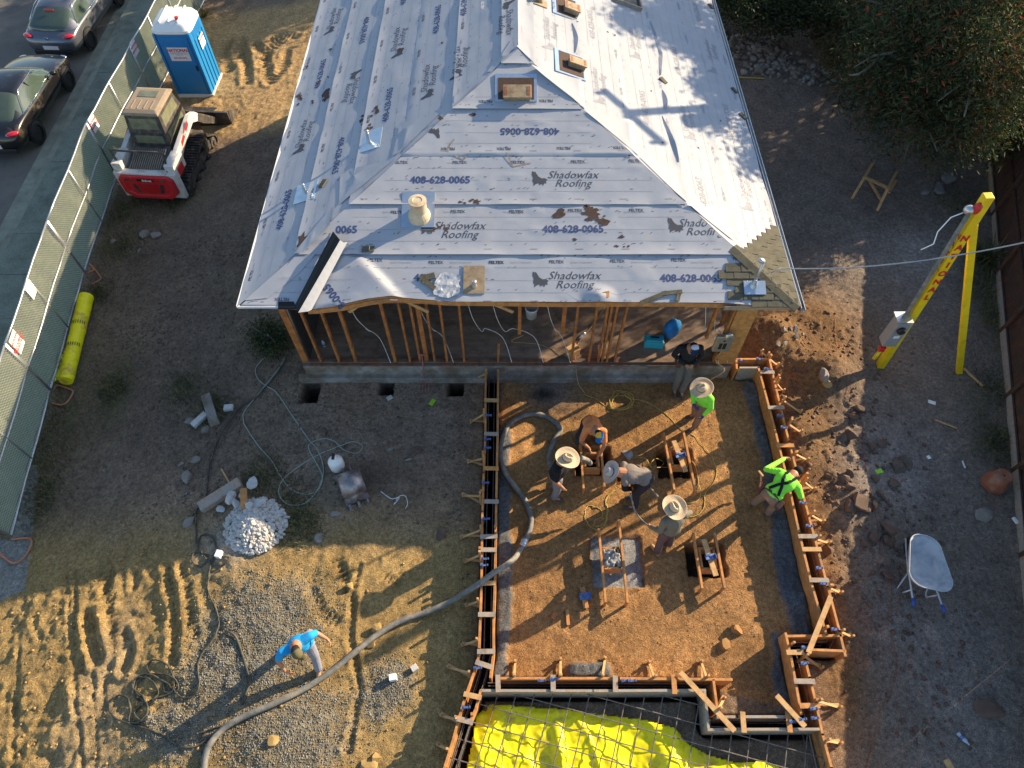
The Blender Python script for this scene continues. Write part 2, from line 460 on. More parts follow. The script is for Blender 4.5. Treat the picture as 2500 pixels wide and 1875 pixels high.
# soil colours (dry yellow dirt, damp brown dirt, clay pad, weeds, gravel, slurry), with some sun and shade painted in
def C(*c): return np.array(c)[None, None, :]
def mixc(c, col_, k): return c * (1 - k[..., None]) + col_ * k[..., None]
base = np.zeros(GX.shape + (3,)) + C(.262, .186, .126)  # shaded yard tone, raised so its shade looks lifted
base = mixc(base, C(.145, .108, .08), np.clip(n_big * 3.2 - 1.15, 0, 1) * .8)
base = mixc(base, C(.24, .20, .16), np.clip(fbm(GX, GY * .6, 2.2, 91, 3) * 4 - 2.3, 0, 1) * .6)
base = mixc(base, C(.33, .225, .092), smooth(GY + (n_mid - .5) * .8, 4.6, 6.4) * smooth(GX, -.9, -.5))  # same dirt on the sunlit side, sunlight painted in along the house shadow edge
base = mixc(base, C(.36, .275, .165), smooth(np.abs(GX + 7.4) + (GY - 2.5) * .2, .2, .9) * smooth(GY, 3, 5) * .6)
base = mixc(base, C(.44, .29, .135), smooth(np.abs(GY - 22) , 3.2, 4.2) * smooth(GX, -5, -4) * smooth(-GX, 11, 12))  # upper left dirt, colour brightened to read as strongly sunlit
padk = smooth(-padm.astype(float), -1, 0)
base = mixc(base, C(.345, .188, .074) * (0.75 + .5 * n_mid[..., None]), padm.astype(float))
base = mixc(base, C(.215, .120, .054), padm * np.clip(n_big * 3 - 1.3, 0, 1) * .6)
rt = smooth(-GX, -6.4, -5.9)
base = mixc(base, C(.205, .168, .14), rt * .8)  # right yard, colour raised to lift its shade
base = mixc(base, C(.19, .108, .05), np.clip(blob(1940, 820, 1.7, 1.4) * 1.4 + blob(1960, 1050, .8, 1.6) * 1.3 + blob(2000, 1350, .6, 1.6) + blob(2050, 1650, .5, 1.2), 0, 1))
base = mixc(base, C(.30, .27, .245), np.clip(blob(2240, 620, 1.6, 1.1) + blob(2200, 1150, 1.1, .9) + blob(2330, 1600, 1.0, 1.6) * .7, 0, 1) * n_mid * 1.1)  # pale dirt patches, brightened further for the haze over this side
grass = np.clip(blob(120, 1080, .7, 3.0) + blob(280, 560, .9, 1.3) + blob(290, 950, .5, 1.2) + blob(660, 830, .5, .5) + blob(2440, 800, .5, 2.5) + blob(2440, 1080, .5, 1.5) + blob(430, 480, 1.0, .6) * .6, 0, 1) * np.clip(n_small * 2.6 - .65, 0, 1)
base = mixc(base, C(.07, .075, .03), grass * .85)
base = mixc(base, C(.17, .16, .13) * (0.5 + 1.0 * n_fine[..., None]), np.clip(grav_m * 1.3 + (n_small - .6) * 2.2, 0, 1) * smooth(-grav_m, -.45, -.2) * .85)
base = mixc(base, C(.30, .29, .27), blob(560, 1330, .6, .5) * .7)
base = mixc(base, C(.115, .125, .135), slm)
base = mixc(base, C(.25, .25, .25) * (0.7 + .6 * n_fine[..., None]), piercon)
# dusty slurry under the vent opening and damp patch
base = mixc(base, C(.13, .145, .16), np.clip(blob(1330, 900, .55, .35) + blob(1350, 960, .6, .5) * .6, 0, 1))
base = mixc(base, C(.055, .05, .045), np.clip(blob(1325, 962, .33, .22) * 1.4 - .3, 0, 1))
base = mixc(base, C(.035, .028, .022), np.clip(pitm - piercon, 0, 1))  # holes and pier pits, their inner shade painted into the soil
base = mixc(base, C(.025, .022, .02), trm)  # trench between the boards, painted as a dark void
base = mixc(base, C(.30, .24, .14), np.clip(blob(500, 1545, .22, .5) * 1.6 - .3, 0, 1))
wet = np.clip(blob(985, 1310, .5, .35) + blob(1010, 1180, .5, .3) * .5, 0, 1)
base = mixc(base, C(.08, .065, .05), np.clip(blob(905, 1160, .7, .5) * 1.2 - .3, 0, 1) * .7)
apron = W2([(70, 1130), (92, 1140), (75, 1330), (60, 1440), (-80, 1500), (-60, 1300), (25, 1320)])
base = mixc(base, C(.24, .235, .21), inpoly(apron).astype(float))
base *= (0.72 + 0.56 * n_small[..., None]) * (0.85 + .3 * n_mid[..., None])

nx, ny = GX.shape
gv = np.stack([GX, GY, H], -1).reshape(-1, 3).astype(np.float32)
ii = np.arange((nx - 1) * (ny - 1)); qi = ii // (ny - 1); qj = ii % (ny - 1)
q0 = qi * ny + qj
gf = np.stack([q0, q0 + ny, q0 + ny + 1, q0 + 1], -1).astype(np.int32)
me = bpy.data.meshes.new('ground')
me.vertices.add(len(gv)); me.vertices.foreach_set('co', gv.ravel())
me.loops.add(gf.size); me.loops.foreach_set('vertex_index', gf.ravel())
me.polygons.add(len(gf)); me.polygons.foreach_set('loop_start', np.arange(0, gf.size, 4, dtype=np.int32)); me.polygons.foreach_set('loop_total', np.full(len(gf), 4, np.int32))
me.polygons.foreach_set('use_smooth', [True] * len(gf))
me.update(calc_edges=True)
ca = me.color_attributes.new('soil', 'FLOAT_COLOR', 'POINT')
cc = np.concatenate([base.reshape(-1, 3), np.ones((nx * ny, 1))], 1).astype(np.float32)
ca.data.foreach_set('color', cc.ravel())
ground = bpy.data.objects.new('ground', me); col.objects.link(ground); tag(ground, kind='structure')
def soil_mat():
    m = bpy.data.materials.new('soil'); m.use_nodes = True; nt = m.node_tree; N = nt.nodes; L = nt.links; b = N['Principled BSDF']
    at = N.new('ShaderNodeVertexColor'); at.layer_name = 'soil'
    tc = N.new('ShaderNodeTexCoord')
    def noise(s, d=6, r=.65):
        n = N.new('ShaderNodeTexNoise'); n.inputs['Scale'].default_value = s; n.inputs['Detail'].default_value = d; n.inputs['Roughness'].default_value = r; L.new(tc.outputs['Object'], n.inputs[0]); return n
    def mrng(i, a, b_, c, d):
        n = N.new('ShaderNodeMapRange'); n.inputs[1].default_value = a; n.inputs[2].default_value = b_; n.inputs[3].default_value = c; n.inputs[4].default_value = d; L.new(i, n.inputs[0]); return n.outputs[0]
    n1 = noise(13); n2 = noise(55, 4, .7)
    k = N.new('ShaderNodeMath'); k.operation = 'MULTIPLY'; L.new(mrng(n1.outputs[0], .3, .7, .60, 1.42), k.inputs[0]); L.new(mrng(n2.outputs[0], .35, .65, .50, 1.5), k.inputs[1])
    sc_ = N.new('ShaderNodeVectorMath'); sc_.operation = 'SCALE'; L.new(at.outputs[0], sc_.inputs[0]); L.new(k.outputs[0], sc_.inputs['Scale'])
    vo = N.new('ShaderNodeTexVoronoi'); vo.inputs['Scale'].default_value = 16; vo.inputs['Randomness'].default_value = 1; L.new(tc.outputs['Object'], vo.inputs['Vector'])
    vc = N.new('ShaderNodeSeparateColor'); L.new(vo.outputs['Color'], vc.inputs[0])
    st = mrng(vo.outputs['Distance'], .16, .24, 1, 0)
    sel = mrng(vc.outputs[0], .90, .93, 0, 1)
    mu = N.new('ShaderNodeMath'); mu.operation = 'MULTIPLY'; L.new(st, mu.inputs[0]); L.new(sel, mu.inputs[1])
    mix = N.new('ShaderNodeMix'); mix.data_type = 'RGBA'; L.new(mu.outputs[0], mix.inputs[0]); L.new(sc_.outputs[0], mix.inputs[6]); mix.inputs[7].default_value = (.30, .27, .23, 1)
    L.new(mix.outputs[2], b.inputs['Base Color']); b.inputs['Roughness'].default_value = .92; b.inputs['Specular IOR Level'].default_value = .2
    n3 = noise(30, 8, .75)
    ad = N.new('ShaderNodeMath'); ad.operation = 'ADD'; L.new(n3.outputs[0], ad.inputs[0]); L.new(mu.outputs[0], ad.inputs[1])
    bp = N.new('ShaderNodeBump'); bp.inputs['Strength'].default_value = 1.0; bp.inputs['Distance'].default_value = .045; L.new(ad.outputs[0], bp.inputs['Height']); L.new(bp.outputs[0], b.inputs['Normal'])
    return m
me.materials.append(soil_mat())

# street, gutter, kerb, sidewalk
def flat_along(name, d0, d1, z0, z1, m, a0=-60, a1=60, kind='structure'):
    P = []
    for a, d in ((a0, d0), (a1, d0), (a1, d1), (a0, d1)):
        q = KA + kdir * a + knrm * d; P.append((q.x, q.y))
    b = MB(); b.prism(P, z0, z1); o = b.build(name, m); tag(o, kind=kind); return o
M['asphalt'] = pmat('street_asphalt', (.15, .135, .115), .9, var=.25, vscale=1.2, bump=.6, bscale=70, dirt=(.085, .08, .075), dirt_amt=.25, dscale=.6)
M['walk'] = pmat('sidewalk_concrete', (.20, .215, .17), .92, var=.3, vscale=30, bump=.5, bscale=60, dirt=(.12, .13, .095), dirt_amt=.4, dscale=1.5)
M['kerb'] = pmat('kerb_concrete', (.26, .26, .20), .9, var=.2, vscale=8, bump=.4, dirt=(.16, .16, .11), dirt_amt=.4, dscale=2)
flat_along('street', .47, 11.0, -.40 + ZST, -.135 + ZST, M['asphalt'])
flat_along('gutter', .03, .466, -.40 + ZST, -.128 + ZST, M['kerb'])
flat_along('kerb', -.15, .028, -.42 + ZST, ZST, M['kerb'])
b = MB()
for i in range(-20, 20):
    a0 = i * 1.52 + .006; a1 = (i + 1) * 1.52 - .006
    P = [KA + kdir * a + knrm * d for a, d in ((a0, -1.62), (a1, -1.62), (a1, -.155), (a0, -.155))]
    b.prism([(p.x, p.y) for p in P], -.12 + ZST, ZST + .004 + .004 * (i % 3))
tag(b.build('sidewalk', M['walk']), kind='structure')
# ------------------------------------------------------------------ the house
XL, XR, YF, YB, ZE = -5.27, 5.52, 8.74, 20.6, 2.9
XC = (XL + XR) / 2; PT = 0.366
ZR = ZE + (XR - XC) * PT; YA = YF + (XR - XC)
WL, WR, YW, ZF = -4.68, 4.92, 9.10, 0.50
house = thing('house', 'house with white printed roof underlayment and its front wall stripped to bare studs', 'house', (0, 9.1, 0))
cs = 1 / math.sqrt(1 + PT * PT)
class Face:
    def __init__(s, O, A, U, seed):
        s.O = Vector(O); s.A = Vector(A).normalized(); s.U = Vector(U).normalized(); s.N = s.A.cross(s.U).normalized()
        if s.N.z < 0: s.N = -s.N
        s.seed = seed; s.bumps = []
    def co(s, p): d = p - s.O; return d.dot(s.A), d.dot(s.U)
    def px(s, sx, sy): return s.co(onplane(sx, sy, s.O, s.N))
    def h(s, a, b):
        x = np.array(a, float); y = np.array(b, float)
        st = 1.075; t = np.mod(y, st) / st
        r = 0.006 + 0.020 * np.clip(1 - t * 4, 0, 1) ** 2 * (0.35 + 1.3 * vnoise(x, np.floor(y / st) * 3.3, .55, s.seed + 9)) + 0.004 * (1 - t)
        r = r + 0.013 * (fbm(x + 50, y + 50, .55, s.seed, 3) - .4) + 0.012 * np.clip(vnoise(x + 9, y * 2.5 + 9, .5, s.seed + 4) - .72, 0, 1) * 3
        for f in s.bumps: r = r + f(x, y)
        return np.maximum(r, .003)
    def Pv(s, a, b, lift=0.0, h=None):
        a = np.asarray(a, float); b = np.asarray(b, float)
        h = (s.h(a, b) if h is None else h) + lift
        return (np.array(s.O)[None] + a[:, None] * np.array(s.A)[None] + b[:, None] * np.array(s.U)[None] + h[:, None] * np.array(s.N)[None]).tolist()
    def P(s, a, b, lift=0.0): return s.O + s.A * a + s.U * b + s.N * (float(s.h(a, b)) + lift)
FF = Face((0, YF, ZE), (1, 0, 0), (0, cs, cs * PT), 100)
FLt = Face((XL, 0, ZE), (0, 1, 0), (cs, 0, cs * PT), 200)
FRt = Face((XR, 0, ZE), (0, 1, 0), (-cs, 0, cs * PT), 300)
# wind-lifted fold in the lowest course by the front left
q0 = FF.px(866, 624); q1 = FF.px(962, 722)
def foldf(x, y):
    dx, dy = q1[0] - q0[0], q1[1] - q0[1]; L = math.hypot(dx, dy)
    t = ((x - q0[0]) * dx + (y - q0[1]) * dy) / L / L
    d = ((x - q0[0]) * dy - (y - q0[1]) * dx) / L
    w = np.clip(1.15 - np.abs(t - .6) * 1.5, 0, 1)
    return w * (0.125 * np.where(d < 0, np.clip(1 + d / .14, 0, 1), np.clip(1 - d / 1.7, 0, 1))) * (y < 1.3)
def foldg(x, y):
    c = FF.px(1462, 730)
    r = np.hypot((x - c[0]) / .38, (y - c[1] - .06) / .26)
    return .10 * np.clip(1 - r, 0, 1) ** 1.3
FF.bumps = [foldf, foldg]
M['under'] = pmat('printed_roof_underlayment', (.35, .372, .415), .6, var=.05, vscale=2.5, bump=.25, bscale=120, dirt=(.40, .38, .36), dirt_amt=.06, dscale=1.2, stretch=None)
M['ink_blue'] = pmat('dark_blue_ink', (.045, .07, .17), .7, var=.15)
M['ink_grey'] = pmat('dark_grey_ink', (.06, .065, .08), .7, var=.15)
M['ink_pale'] = pmat('pale_and_sunwashed_ink', (.26, .27, .31), .7, var=.2)  # also lightens the right slope's dark print, washed out by sun
M['felt_brown'] = pmat('torn_brown_felt', (.075, .045, .035), .9, var=.3, vscale=20)
M['flash'] = pmat('flashing_metal', (.45, .55, .66), .32, metal=.7, var=.1)
M['tan_metal'] = pmat('weathered_tan_vent_metal', (.36, .27, .17), .6, metal=.2, var=.2, vscale=10, dirt=(.22, .15, .09), dirt_amt=.4, dscale=6)
M['cream'] = pmat('cream_flue_pipe', (.58, .47, .32), .5, metal=.1, var=.1, dirt=(.38, .28, .16), dirt_amt=.3, dscale=5)
M['shingle'] = pmat('asphalt_shingle', (.085, .08, .058), .92, var=.35, vscale=5, bump=.6, bscale=120, dirt=(.12, .11, .075), dirt_amt=.5, dscale=4)
M['edge_ply'] = pmat('roof_deck_edge', (.42, .21, .09), .8, var=.3, vscale=6)

EY = [(570, 752), (700, 755), (756, 757), (830, 748), (900, 733), (958, 725), (1030, 731), (1104, 737), (1250, 737), (1500, 738), (1770, 740), (1842, 747), (1960, 747)]
EYc = [FF.px(*p) for p in EY]
def low(a): return float(np.interp(a, [p[0] for p in EYc], [p[1] for p in EYc]))
b = MB()
def P(x, y, z): return (x, y, z)
fr = [FF.O + FF.A * a + FF.U * (low(a) + .02) for a in np.linspace(XL + .02, XR - .02, 40)]
apx, rb = Vector((XC, YA, ZR)), Vector((XC, YB, ZR))
top = [tuple(p) for p in fr]; th = Vector((0, 0, -.035))
b.add(top + [tuple(apx)], [tuple(range(41))])
b.add([tuple(Vector(p) + th) for p in top] + [tuple(apx + th)], [tuple(range(41))[::-1]])
n = len(top)
b.add(top + [tuple(Vector(p) + th) for p in top], [(i, i + 1, n + i + 1, n + i) for i in range(n - 1)])
for (c0, c1) in (((XL, YF), (XL, YB)), ((XR, YF), (XR, YB))):
    a0 = Vector((*c0, ZE)); a1 = Vector((*c1, ZE))
    b.add([a0, a1, rb, apx, a0 + th, a1 + th, rb + th, apx + th], [(0, 1, 2, 3), (7, 6, 5, 4), (0, 4, 5, 1), (1, 5, 6, 2)])
roof = b.build('roof', M['edge_ply'], house)

# membrane courses
def strips(face, s_top, lims, step=.11, lowf=None, k0=0):
    b = MB(); st = 1.075; k = 0
    while k * st < s_top - .05:
        s0 = k * st; s1 = min((k + 1) * st + .06, s_top)
        if lowf is not None and k == 0: s0 = None
        ns = 24 if step < .1 else 10; rows = []
        for j in range(ns + 1):
            sref = (0 if s0 is None else s0) + (s1 - (0 if s0 is None else s0)) * j / ns
            l, r = lims(sref)
            na = int(round((lims(0)[1] - lims(0)[0]) / step))
            aa = l + (r - l) * np.arange(na + 1) / na
            ss = np.full(na + 1, sref)
            if s0 is None:
                lo = np.array([lowf(q) for q in aa]); ss = lo + (s1 - lo) * j / ns
            hh = np.asarray(face.h(aa, np.minimum(ss, (k + 1) * st - .002)))
            hh = np.where(ss > (k + 1) * st - .03, .002, hh)
            rows.append(face.Pv(aa, ss, 0, hh))
        nn = len(rows[0]); vs = [p for r_ in rows for p in r_]
        fs = [(j * nn + i, j * nn + i + 1, (j + 1) * nn + i + 1, (j + 1) * nn + i) for j in range(ns) for i in range(nn - 1)]
        b.add(vs, fs)
        k += 1
    return b
SL = (XR - XC) / cs
f = lambda s: (XL + s * cs, XR - s * cs)
mem = strips(FF, SL - .01, f, lowf=low, step=.05)
g = lambda s: (YF + s * cs, YB)
b2 = strips(FLt, SL, g, step=.16); b3 = strips(FRt, SL, g, step=.16)
for q in (b2, b3): mem.add(q.v, q.f)
def patch(b, face, pts, lift=.012, n=7):
    P2 = [face.px(*p) for p in pts]; c = (sum(p[0] for p in P2) / len(P2), sum(p[1] for p in P2) / len(P2))
    k = len(P2); vs = []; fs = []
    ring = []
    for i in range(k):
        p, q = P2[i], P2[(i + 1) % k]
        for j in range(4): ring.append((p[0] + (q[0] - p[0]) * j / 4, p[1] + (q[1] - p[1]) * j / 4))
    R_ = []
    for j in range(n + 1):
        f_ = j / n; R_.append(face.Pv([c[0] + (q[0] - c[0]) * f_ for q in ring], [c[1] + (q[1] - c[1]) * f_ for q in ring], lift))
    base_ = len(ring)
    vs = [p for r_ in R_ for p in r_]
    for j in range(n):
        for i in range(base_):
            fs.append((j * base_ + i, j * base_ + (i + 1) % base_, (j + 1) * base_ + (i + 1) % base_, (j + 1) * base_ + i))
    b.add(vs, fs)
Z2 = lambda x, y: (600 + x * .31646, y * .31646)
Z3 = lambda x, y: (1200 + x * .31646, y * .31646)
Z6 = lambda x, y: (550 + x * .31646, 450 + y * .31646)
Z7 = lambda x, y: (1200 + x * .31646, 450 + y * .31646)
for pl in ([(1195, 950), (1500, 880), (1200, 1175), (1135, 1210)], [(800, 1310), (1140, 1240), (720, 1590), (735, 1360)], [(1590, 755), (1800, 640), (1600, 830)], [(1900, 560), (2070, 380), (2060, 300), (1990, 410), (1860, 560)]):
    patch(mem, FLt, [Z2(*p) for p in pl])
patch(mem, FLt, [Z6(*p) for p in [(830, 180), (810, 320), (610, 530), (530, 545), (700, 330)]])
for pl in ([(300, 505), (720, 845), (700, 640), (600, 605), (470, 560)], [(725, 865), (1130, 1205), (1100, 950), (900, 890)], [(1140, 1220), (1500, 1570), (1440, 1300), (1250, 1230)], [(190, 360), (310, 480), (320, 320)]):
    patch(mem, FRt, [Z3(*p) for p in pl])
patch(mem, FRt, [Z7(*p) for p in [(1510, 160), (1960, 520), (1880, 380), (1800, 200)]])
# corner wrap across the left hip near the eave
patch(mem, FF, [Z6(*p) for p in [(150, 900), (530, 560), (700, 540), (560, 700), (330, 880)]], .01)
membrane = mem.build('underlayment', M['under'], roof, smooth=True, fix=False)

# the curled black-backed flap standing up over the front left hip
b = MB()
def fp(sx, sy, h): p = onplane(sx, sy, FF.O, FF.N); return p + FF.N * h
NR = 10; ra = []
for i in range(NR + 1):
    t = i / NR
    pts = []
    A0 = Vector((812 + (720 - 812) * t, 566 + (744 - 566) * t)); B0 = Vector((840 + (738 - 840) * t, 580 + (752 - 580) * t)); C0 = Vector((838 + (751 - 838) * t, 592 + (757 - 592) * t))
    w = 1.0
    hh = .26 - .05 * t
    pts.append(fp(A0.x + 2, A0.y, .02)); pts.append(fp((A0.x + B0.x) / 2 + 1, (A0.y + B0.y) / 2 + 12, hh * .75)); pts.append(fp(B0.x - 2, B0.y + 20, hh)); pts.append(fp(C0.x + 5, C0.y + 8, hh * .55)); pts.append(fp(C0.x + 12, C0.y + 2, .07))
    ra.append(pts)
b.v = [tuple(p) for r_ in ra for p in r_]
for i in range(NR):
    for j in range(4):
        b.f.append((i * 5 + j, i * 5 + j + 1, (i + 1) * 5 + j + 1, (i + 1) * 5 + j)); b.m.append(0 if j < 2 else 1)
fl = b.build('curled_flap', [M['black_felt'], M['under']], roof, fix=False)
md = fl.modifiers.new('s', 'SOLIDIFY'); md.thickness = .004
b = MB()
p = [Z6(*q) for q in [(412, 908), (530, 908), (560, 968), (410, 968)]]
b.add([fp(x, y, .03) for x, y in p] + [fp(x, y, .022) for x, y in p], [(0, 1, 2, 3), (7, 6, 5, 4), (0, 4, 5, 1), (1, 5, 6, 2), (2, 6, 7, 3), (3, 7, 4, 0)])
b.build('turned_back_felt', M['black_felt'], roof)

# printing on the membrane
_tc = {}
def text_geo(s, size, bold=0.0, shear=0.0, align='CENTER'):
    k = (s, size, bold, shear)
    if k in _tc: return _tc[k]
    c = bpy.data.curves.new('t', 'FONT'); c.body = s; c.size = size; c.align_x = align; c.align_y = 'CENTER'; c.offset = bold; c.shear = shear; c.resolution_u = 2
    c.space_line = .8
    o = bpy.data.objects.new('t', c); col.objects.link(o)
    dg = bpy.context.evaluated_depsgraph_get(); m = o.evaluated_get(dg).to_mesh()
    v = [(p.co.x, p.co.y) for p in m.vertices]; f = [tuple(p.vertices) for p in m.polygons]
    o.evaluated_get(dg).to_mesh_clear(); bpy.data.objects.remove(o); bpy.data.curves.remove(c)
    _tc[k] = (v, f); return v, f
LET = MB()
def put(face, c, rot, v, f, mat, lift=.0035):
    if face is FLt: v = [(x, -y) for x, y in v]
    ca_, sa_ = math.cos(rot), math.sin(rot)
    pts = [(c[0] + x * ca_ - y * sa_, c[1] + x * sa_ + y * ca_) for x, y in v]
    LET.mat(mat)
    LET.add(face.Pv([p[0] for p in pts], [p[1] for p in pts], lift), f)
def inside(face, a, b_):
    if face is FF: return XL + b_ * cs < a < XR - b_ * cs
    return a > YF + b_ * cs
def put_chars(face, s, size, c, rot, mat, bold=.004, shear=0, clip=True):
    v, f = text_geo(s, size, bold, shear)
    if clip:
        if face is FLt: vv = [(x, -y) for x, y in v]
        else: vv = v
        ca_, sa_ = math.cos(rot), math.sin(rot)
        keep = [inside(face, c[0] + x * ca_ - y * sa_, c[1] + x * sa_ + y * ca_) for x, y in vv]
        f = [q for q in f if all(keep[i] for i in q)]
    put(face, c, rot, v, f, mat)
HORSE = [(.02, 1), (.14, .93), (.2, .97), (.3, .8), (.42, .62), (.62, .5), (.80, .52), (1, .42), (.9, .3), (.93, .15), (.8, .2), (.72, .02), (.62, .15), (.5, .05), (.42, .2), (.25, .12), (.1, .0), (.12, .2), (.04, .3), (.08, .55), (.0, .75)]
def put_horse(face, c, rot, s=.32, mat=1):
    v = [((x - .5) * s * .95, (y - .5) * s) for x, y in HORSE]
    put(face, c, rot, v, [tuple(range(len(v)))], mat)
UPR = math.pi / 2
def num(face, sx, sy, rot=0, s='408-628-0065', size=.215, mat=0): put_chars(face, s, size, face.px(sx, sy), rot, mat, .007)
def logo(face, tx, ty, hx, hy, rot=0, mat=1):
    v = 'Shadowfax\nRoofing'
    put_chars(face, v, .235, face.px(tx, ty), rot, mat, -.0005, .35)
    put_horse(face, face.px(hx, hy), rot, .33, mat)
def D(x, y): return (x * 1.1302, y * 1.1302)
num(FF, *D(951, 390)); num(FF, *D(1144, 284), math.pi); num(FF, *D(1238, 496)); num(FF, *D(1493, 602)); num(FF, *D(749, 497), 0, '0065'); num(FF, *D(912, 601), 0, '408')
num(FF, *D(724, 642), 2.25, '8-0065'); num(FF, *D(1268, 230 + 180 - 230 + 6), 0, '')
for t_, h_ in (((1237, 388), (1166, 386)), ((992, 498), (925, 490)), ((1520, 492), (1460, 487)), ((1240, 606), (1168, 604))):
    logo(FF, *D(*t_), *D(*h_))
put_horse(FF, FF.px(*D(938, 288)), math.pi, .25)
for x, y in [(965, 158 + 50), (600 + 0, 0)]: pass
for (x, y, r, s_) in [(1195, 1255, 0, 2), (1650, 1255, 0, 2), (2100, 1255, 0, 2), (1560, 1150, math.pi, 2), (1990, 1150, math.pi, 2), (1175, 1640, 0, 2), (1635, 1635, 0, 2), (2085, 1635, 0, 2), (1850, 785, math.pi, 2)]:
    put_chars(FF, 'FELTEX', .088, FF.px(*Z2(x, y)), r, 1, .002)
for (x, y, r) in [(665, 1250, 0), (1110, 1245, 0), (555, 1145, math.pi), (990, 1142, math.pi), (420, 780, math.pi)]:
    put_chars(FF, 'FELTEX', .088, FF.px(*Z3(x, y)), r, 1, .002)
for (x, y) in [(190, 215), (645, 205), (1115, 203), (35, 605), (500, 600), (970, 595), (1440, 587), (1915, 577)]:
    put_chars(FF, 'FELTEX', .088, FF.px(*Z7(x, y)), 0, 1, .002)
for (x, y) in [(1155, 587), (1625, 605), (2092, 605)]: put_chars(FF, 'FELTEX', .088, FF.px(*Z6(x, y)), 0, 1, .002)
put_chars(FF, 'FELTEX', .088, FF.px(*Z6(440, 888)), math.pi, 1, .002)
for yy, off in ((397, 70), (517, 60), (640, 78)):
    for x in range(900, 1800, 147):
        if inside(FF, *FF.px(x + off, yy)):
            put_chars(FF, 'System Components', .05, FF.px(x + off, yy + 1), 0, 2, 0, .4)
# left slope: face axes are (y, up-slope); reading bottom-to-top in the picture means along +y
def rotL(up): return 0.0 if up else math.pi
for (x, y, u, s_) in [(580, 570, 1, '408-628-0065'), (1100, 810, 1, '408-628-0065'), (1690, 20, 1, '408-628-0065'), (1480, 150, 1, '408-628-0065'), (915, 235, 0, '408-628-0065'), (715, 1200, 0, '408-628-0065'), (1230, -60, 1, '408-628-0065')]:
    put_chars(FLt, s_, .215, FLt.px(*Z2(x, y)), (0 if u else math.pi), 0, .005)
num(FLt, *Z6(460, 195), 0)
class _F: pass
for (tx, ty, hx, hy, u) in [(690, 140, 650, 235, 1), (1185, 300, 1175, 410, 1), (1420, 600, 1405, 725, 1), (1660, 460, 1625, 575, 1), (460, 1030, 415, 1150, 1), (815, 705, 850, 580, 0), (2005, 180, 2030, 45, 0)]:
    logo(FLt, *Z2(tx, ty), *Z2(hx, hy), 0 if u else math.pi)
for i in range(7):
    for yy in np.arange(9.5, 20, 1.45):
        s_ = i * 1.075 + .12
        if yy > YF + s_ * cs + .3:
            put_chars(FLt, 'FELTEX', .088, (yy + (i % 3) * .5, s_), 0, 1, .002)
            if yy < 19.4: put_chars(FRt, 'FELTEX', .088, (yy + (i % 3) * .4, s_), math.pi, 2, .001)
# right slope: axis A=+y is mirrored there, so letters are laid with their own frame
FRx = Face((XR, 0, ZE), (0, 1, 0), (-cs, 0, cs * PT), 300)
def putR(s, size, sx, sy, rot, mat, bold=.004, shear=0):
    v, f = text_geo(s, size, bold, shear)
    c = FRt.px(sx, sy)
    # reading up the picture (+y) with letter tops towards -x (up-slope)
    ca_, sa_ = math.cos(rot), math.sin(rot)
    pts = [(c[0] + (x * ca_ - y * sa_), c[1] + (x * sa_ + y * ca_)) for x, y in v]
    keep = [inside(FRt, *p) for p in pts]
    LET.mat(mat); LET.add(FRt.Pv([p[0] for p in pts], [p[1] for p in pts], .0035), [q for q in f if all(keep[i] for i in q)])
for (x, y, s_) in [(770, 190, '408-628-0065'), (1425, 470, '408-628-0065'), (1180, 830, '408-628-0065'), (1580, 80, '408-628-0065'), (1830, 930, '408-628-0065'), (1620, 1480, '-628-0065')]:
    putR(s_, .215, *Z3(x, y), 0, 2, .003)  # dark print laid pale on this slope, sun glare put into the ink
putR('628-0065', .2, *Z3(590, 680), 2.2, 2, .003); putR('408-628', .2, *Z3(1370, 1400), -.95, 2, .003)
for (tx, ty, hx, hy) in [(455, 235, 437, 355), (1105, 310, 1105, 425), (830, 640, 830, 770), (1515, 930, 1530, 1045), (1955, 1440, 1970, 1590), (1695, 400, 1700, 540)]:
    putR('Shadowfax\nRoofing', .22, *Z3(tx, ty), 0, 2, -.0005, .35)
    c = FRt.px(*Z3(hx, hy)); v = [((x - .5) * .30, (y - .5) * .33) for x, y in HORSE]
    LET.mat(2); LET.add([FRt.P(c[0] + x, c[1] + y, .0035) for x, y in v], [tuple(range(len(v)))])
# printed lines, nail dashes and staples
rs = np.random.RandomState(12)
def quad(face, a, s, w, l, rot, mat):
    if not inside(face, a, s): return
    v = [(-l / 2, -w / 2), (l / 2, -w / 2), (l / 2, w / 2), (-l / 2, w / 2)]
    put(face, (a, s), rot, v, [(0, 1, 2, 3)], mat, .003)
for face, a0, a1, cnt in ((FF, XL, XR, 620), (FLt, 9, 20, 420), (FRt, 9, 20, 320)):
    for _ in range(cnt):
        a = a0 + rs.rand() * (a1 - a0); k = rs.randint(0, 24); s_ = k * .239 + .1 + rs.randn() * .015
        quad(face, a, s_, .010, .035 + .03 * rs.rand(), rs.choice([.5, .6, 0, .4]), 1 if face is not FRt else 2)
    for k in range(5):
        for a in np.arange(a0, a1, .45):
            quad(face, a + rs.rand() * .03, (k + 1) * 1.075 + .10 - .16, .022, .026, 0, 2)
            if a % .9 < .45: quad(face, a + .3, k * 1.075 + .12, .02, .15, 0, 2)
    for k in range(6):
        for q in (.27, .5, .75):
            s_ = k * 1.075 + q * 1.075
            if s_ > SL - .1: continue
            for a in np.arange(a0, a1, .6):
                if inside(face, a - .3, s_) and inside(face, a + .3, s_):
                    quad(face, a, s_, .006, .59, 0, 2 if face is not FRt else 2)
lettering = LET.build('printed_lettering', [M['ink_blue'], M['ink_grey'], M['ink_pale']], roof, fix=False)
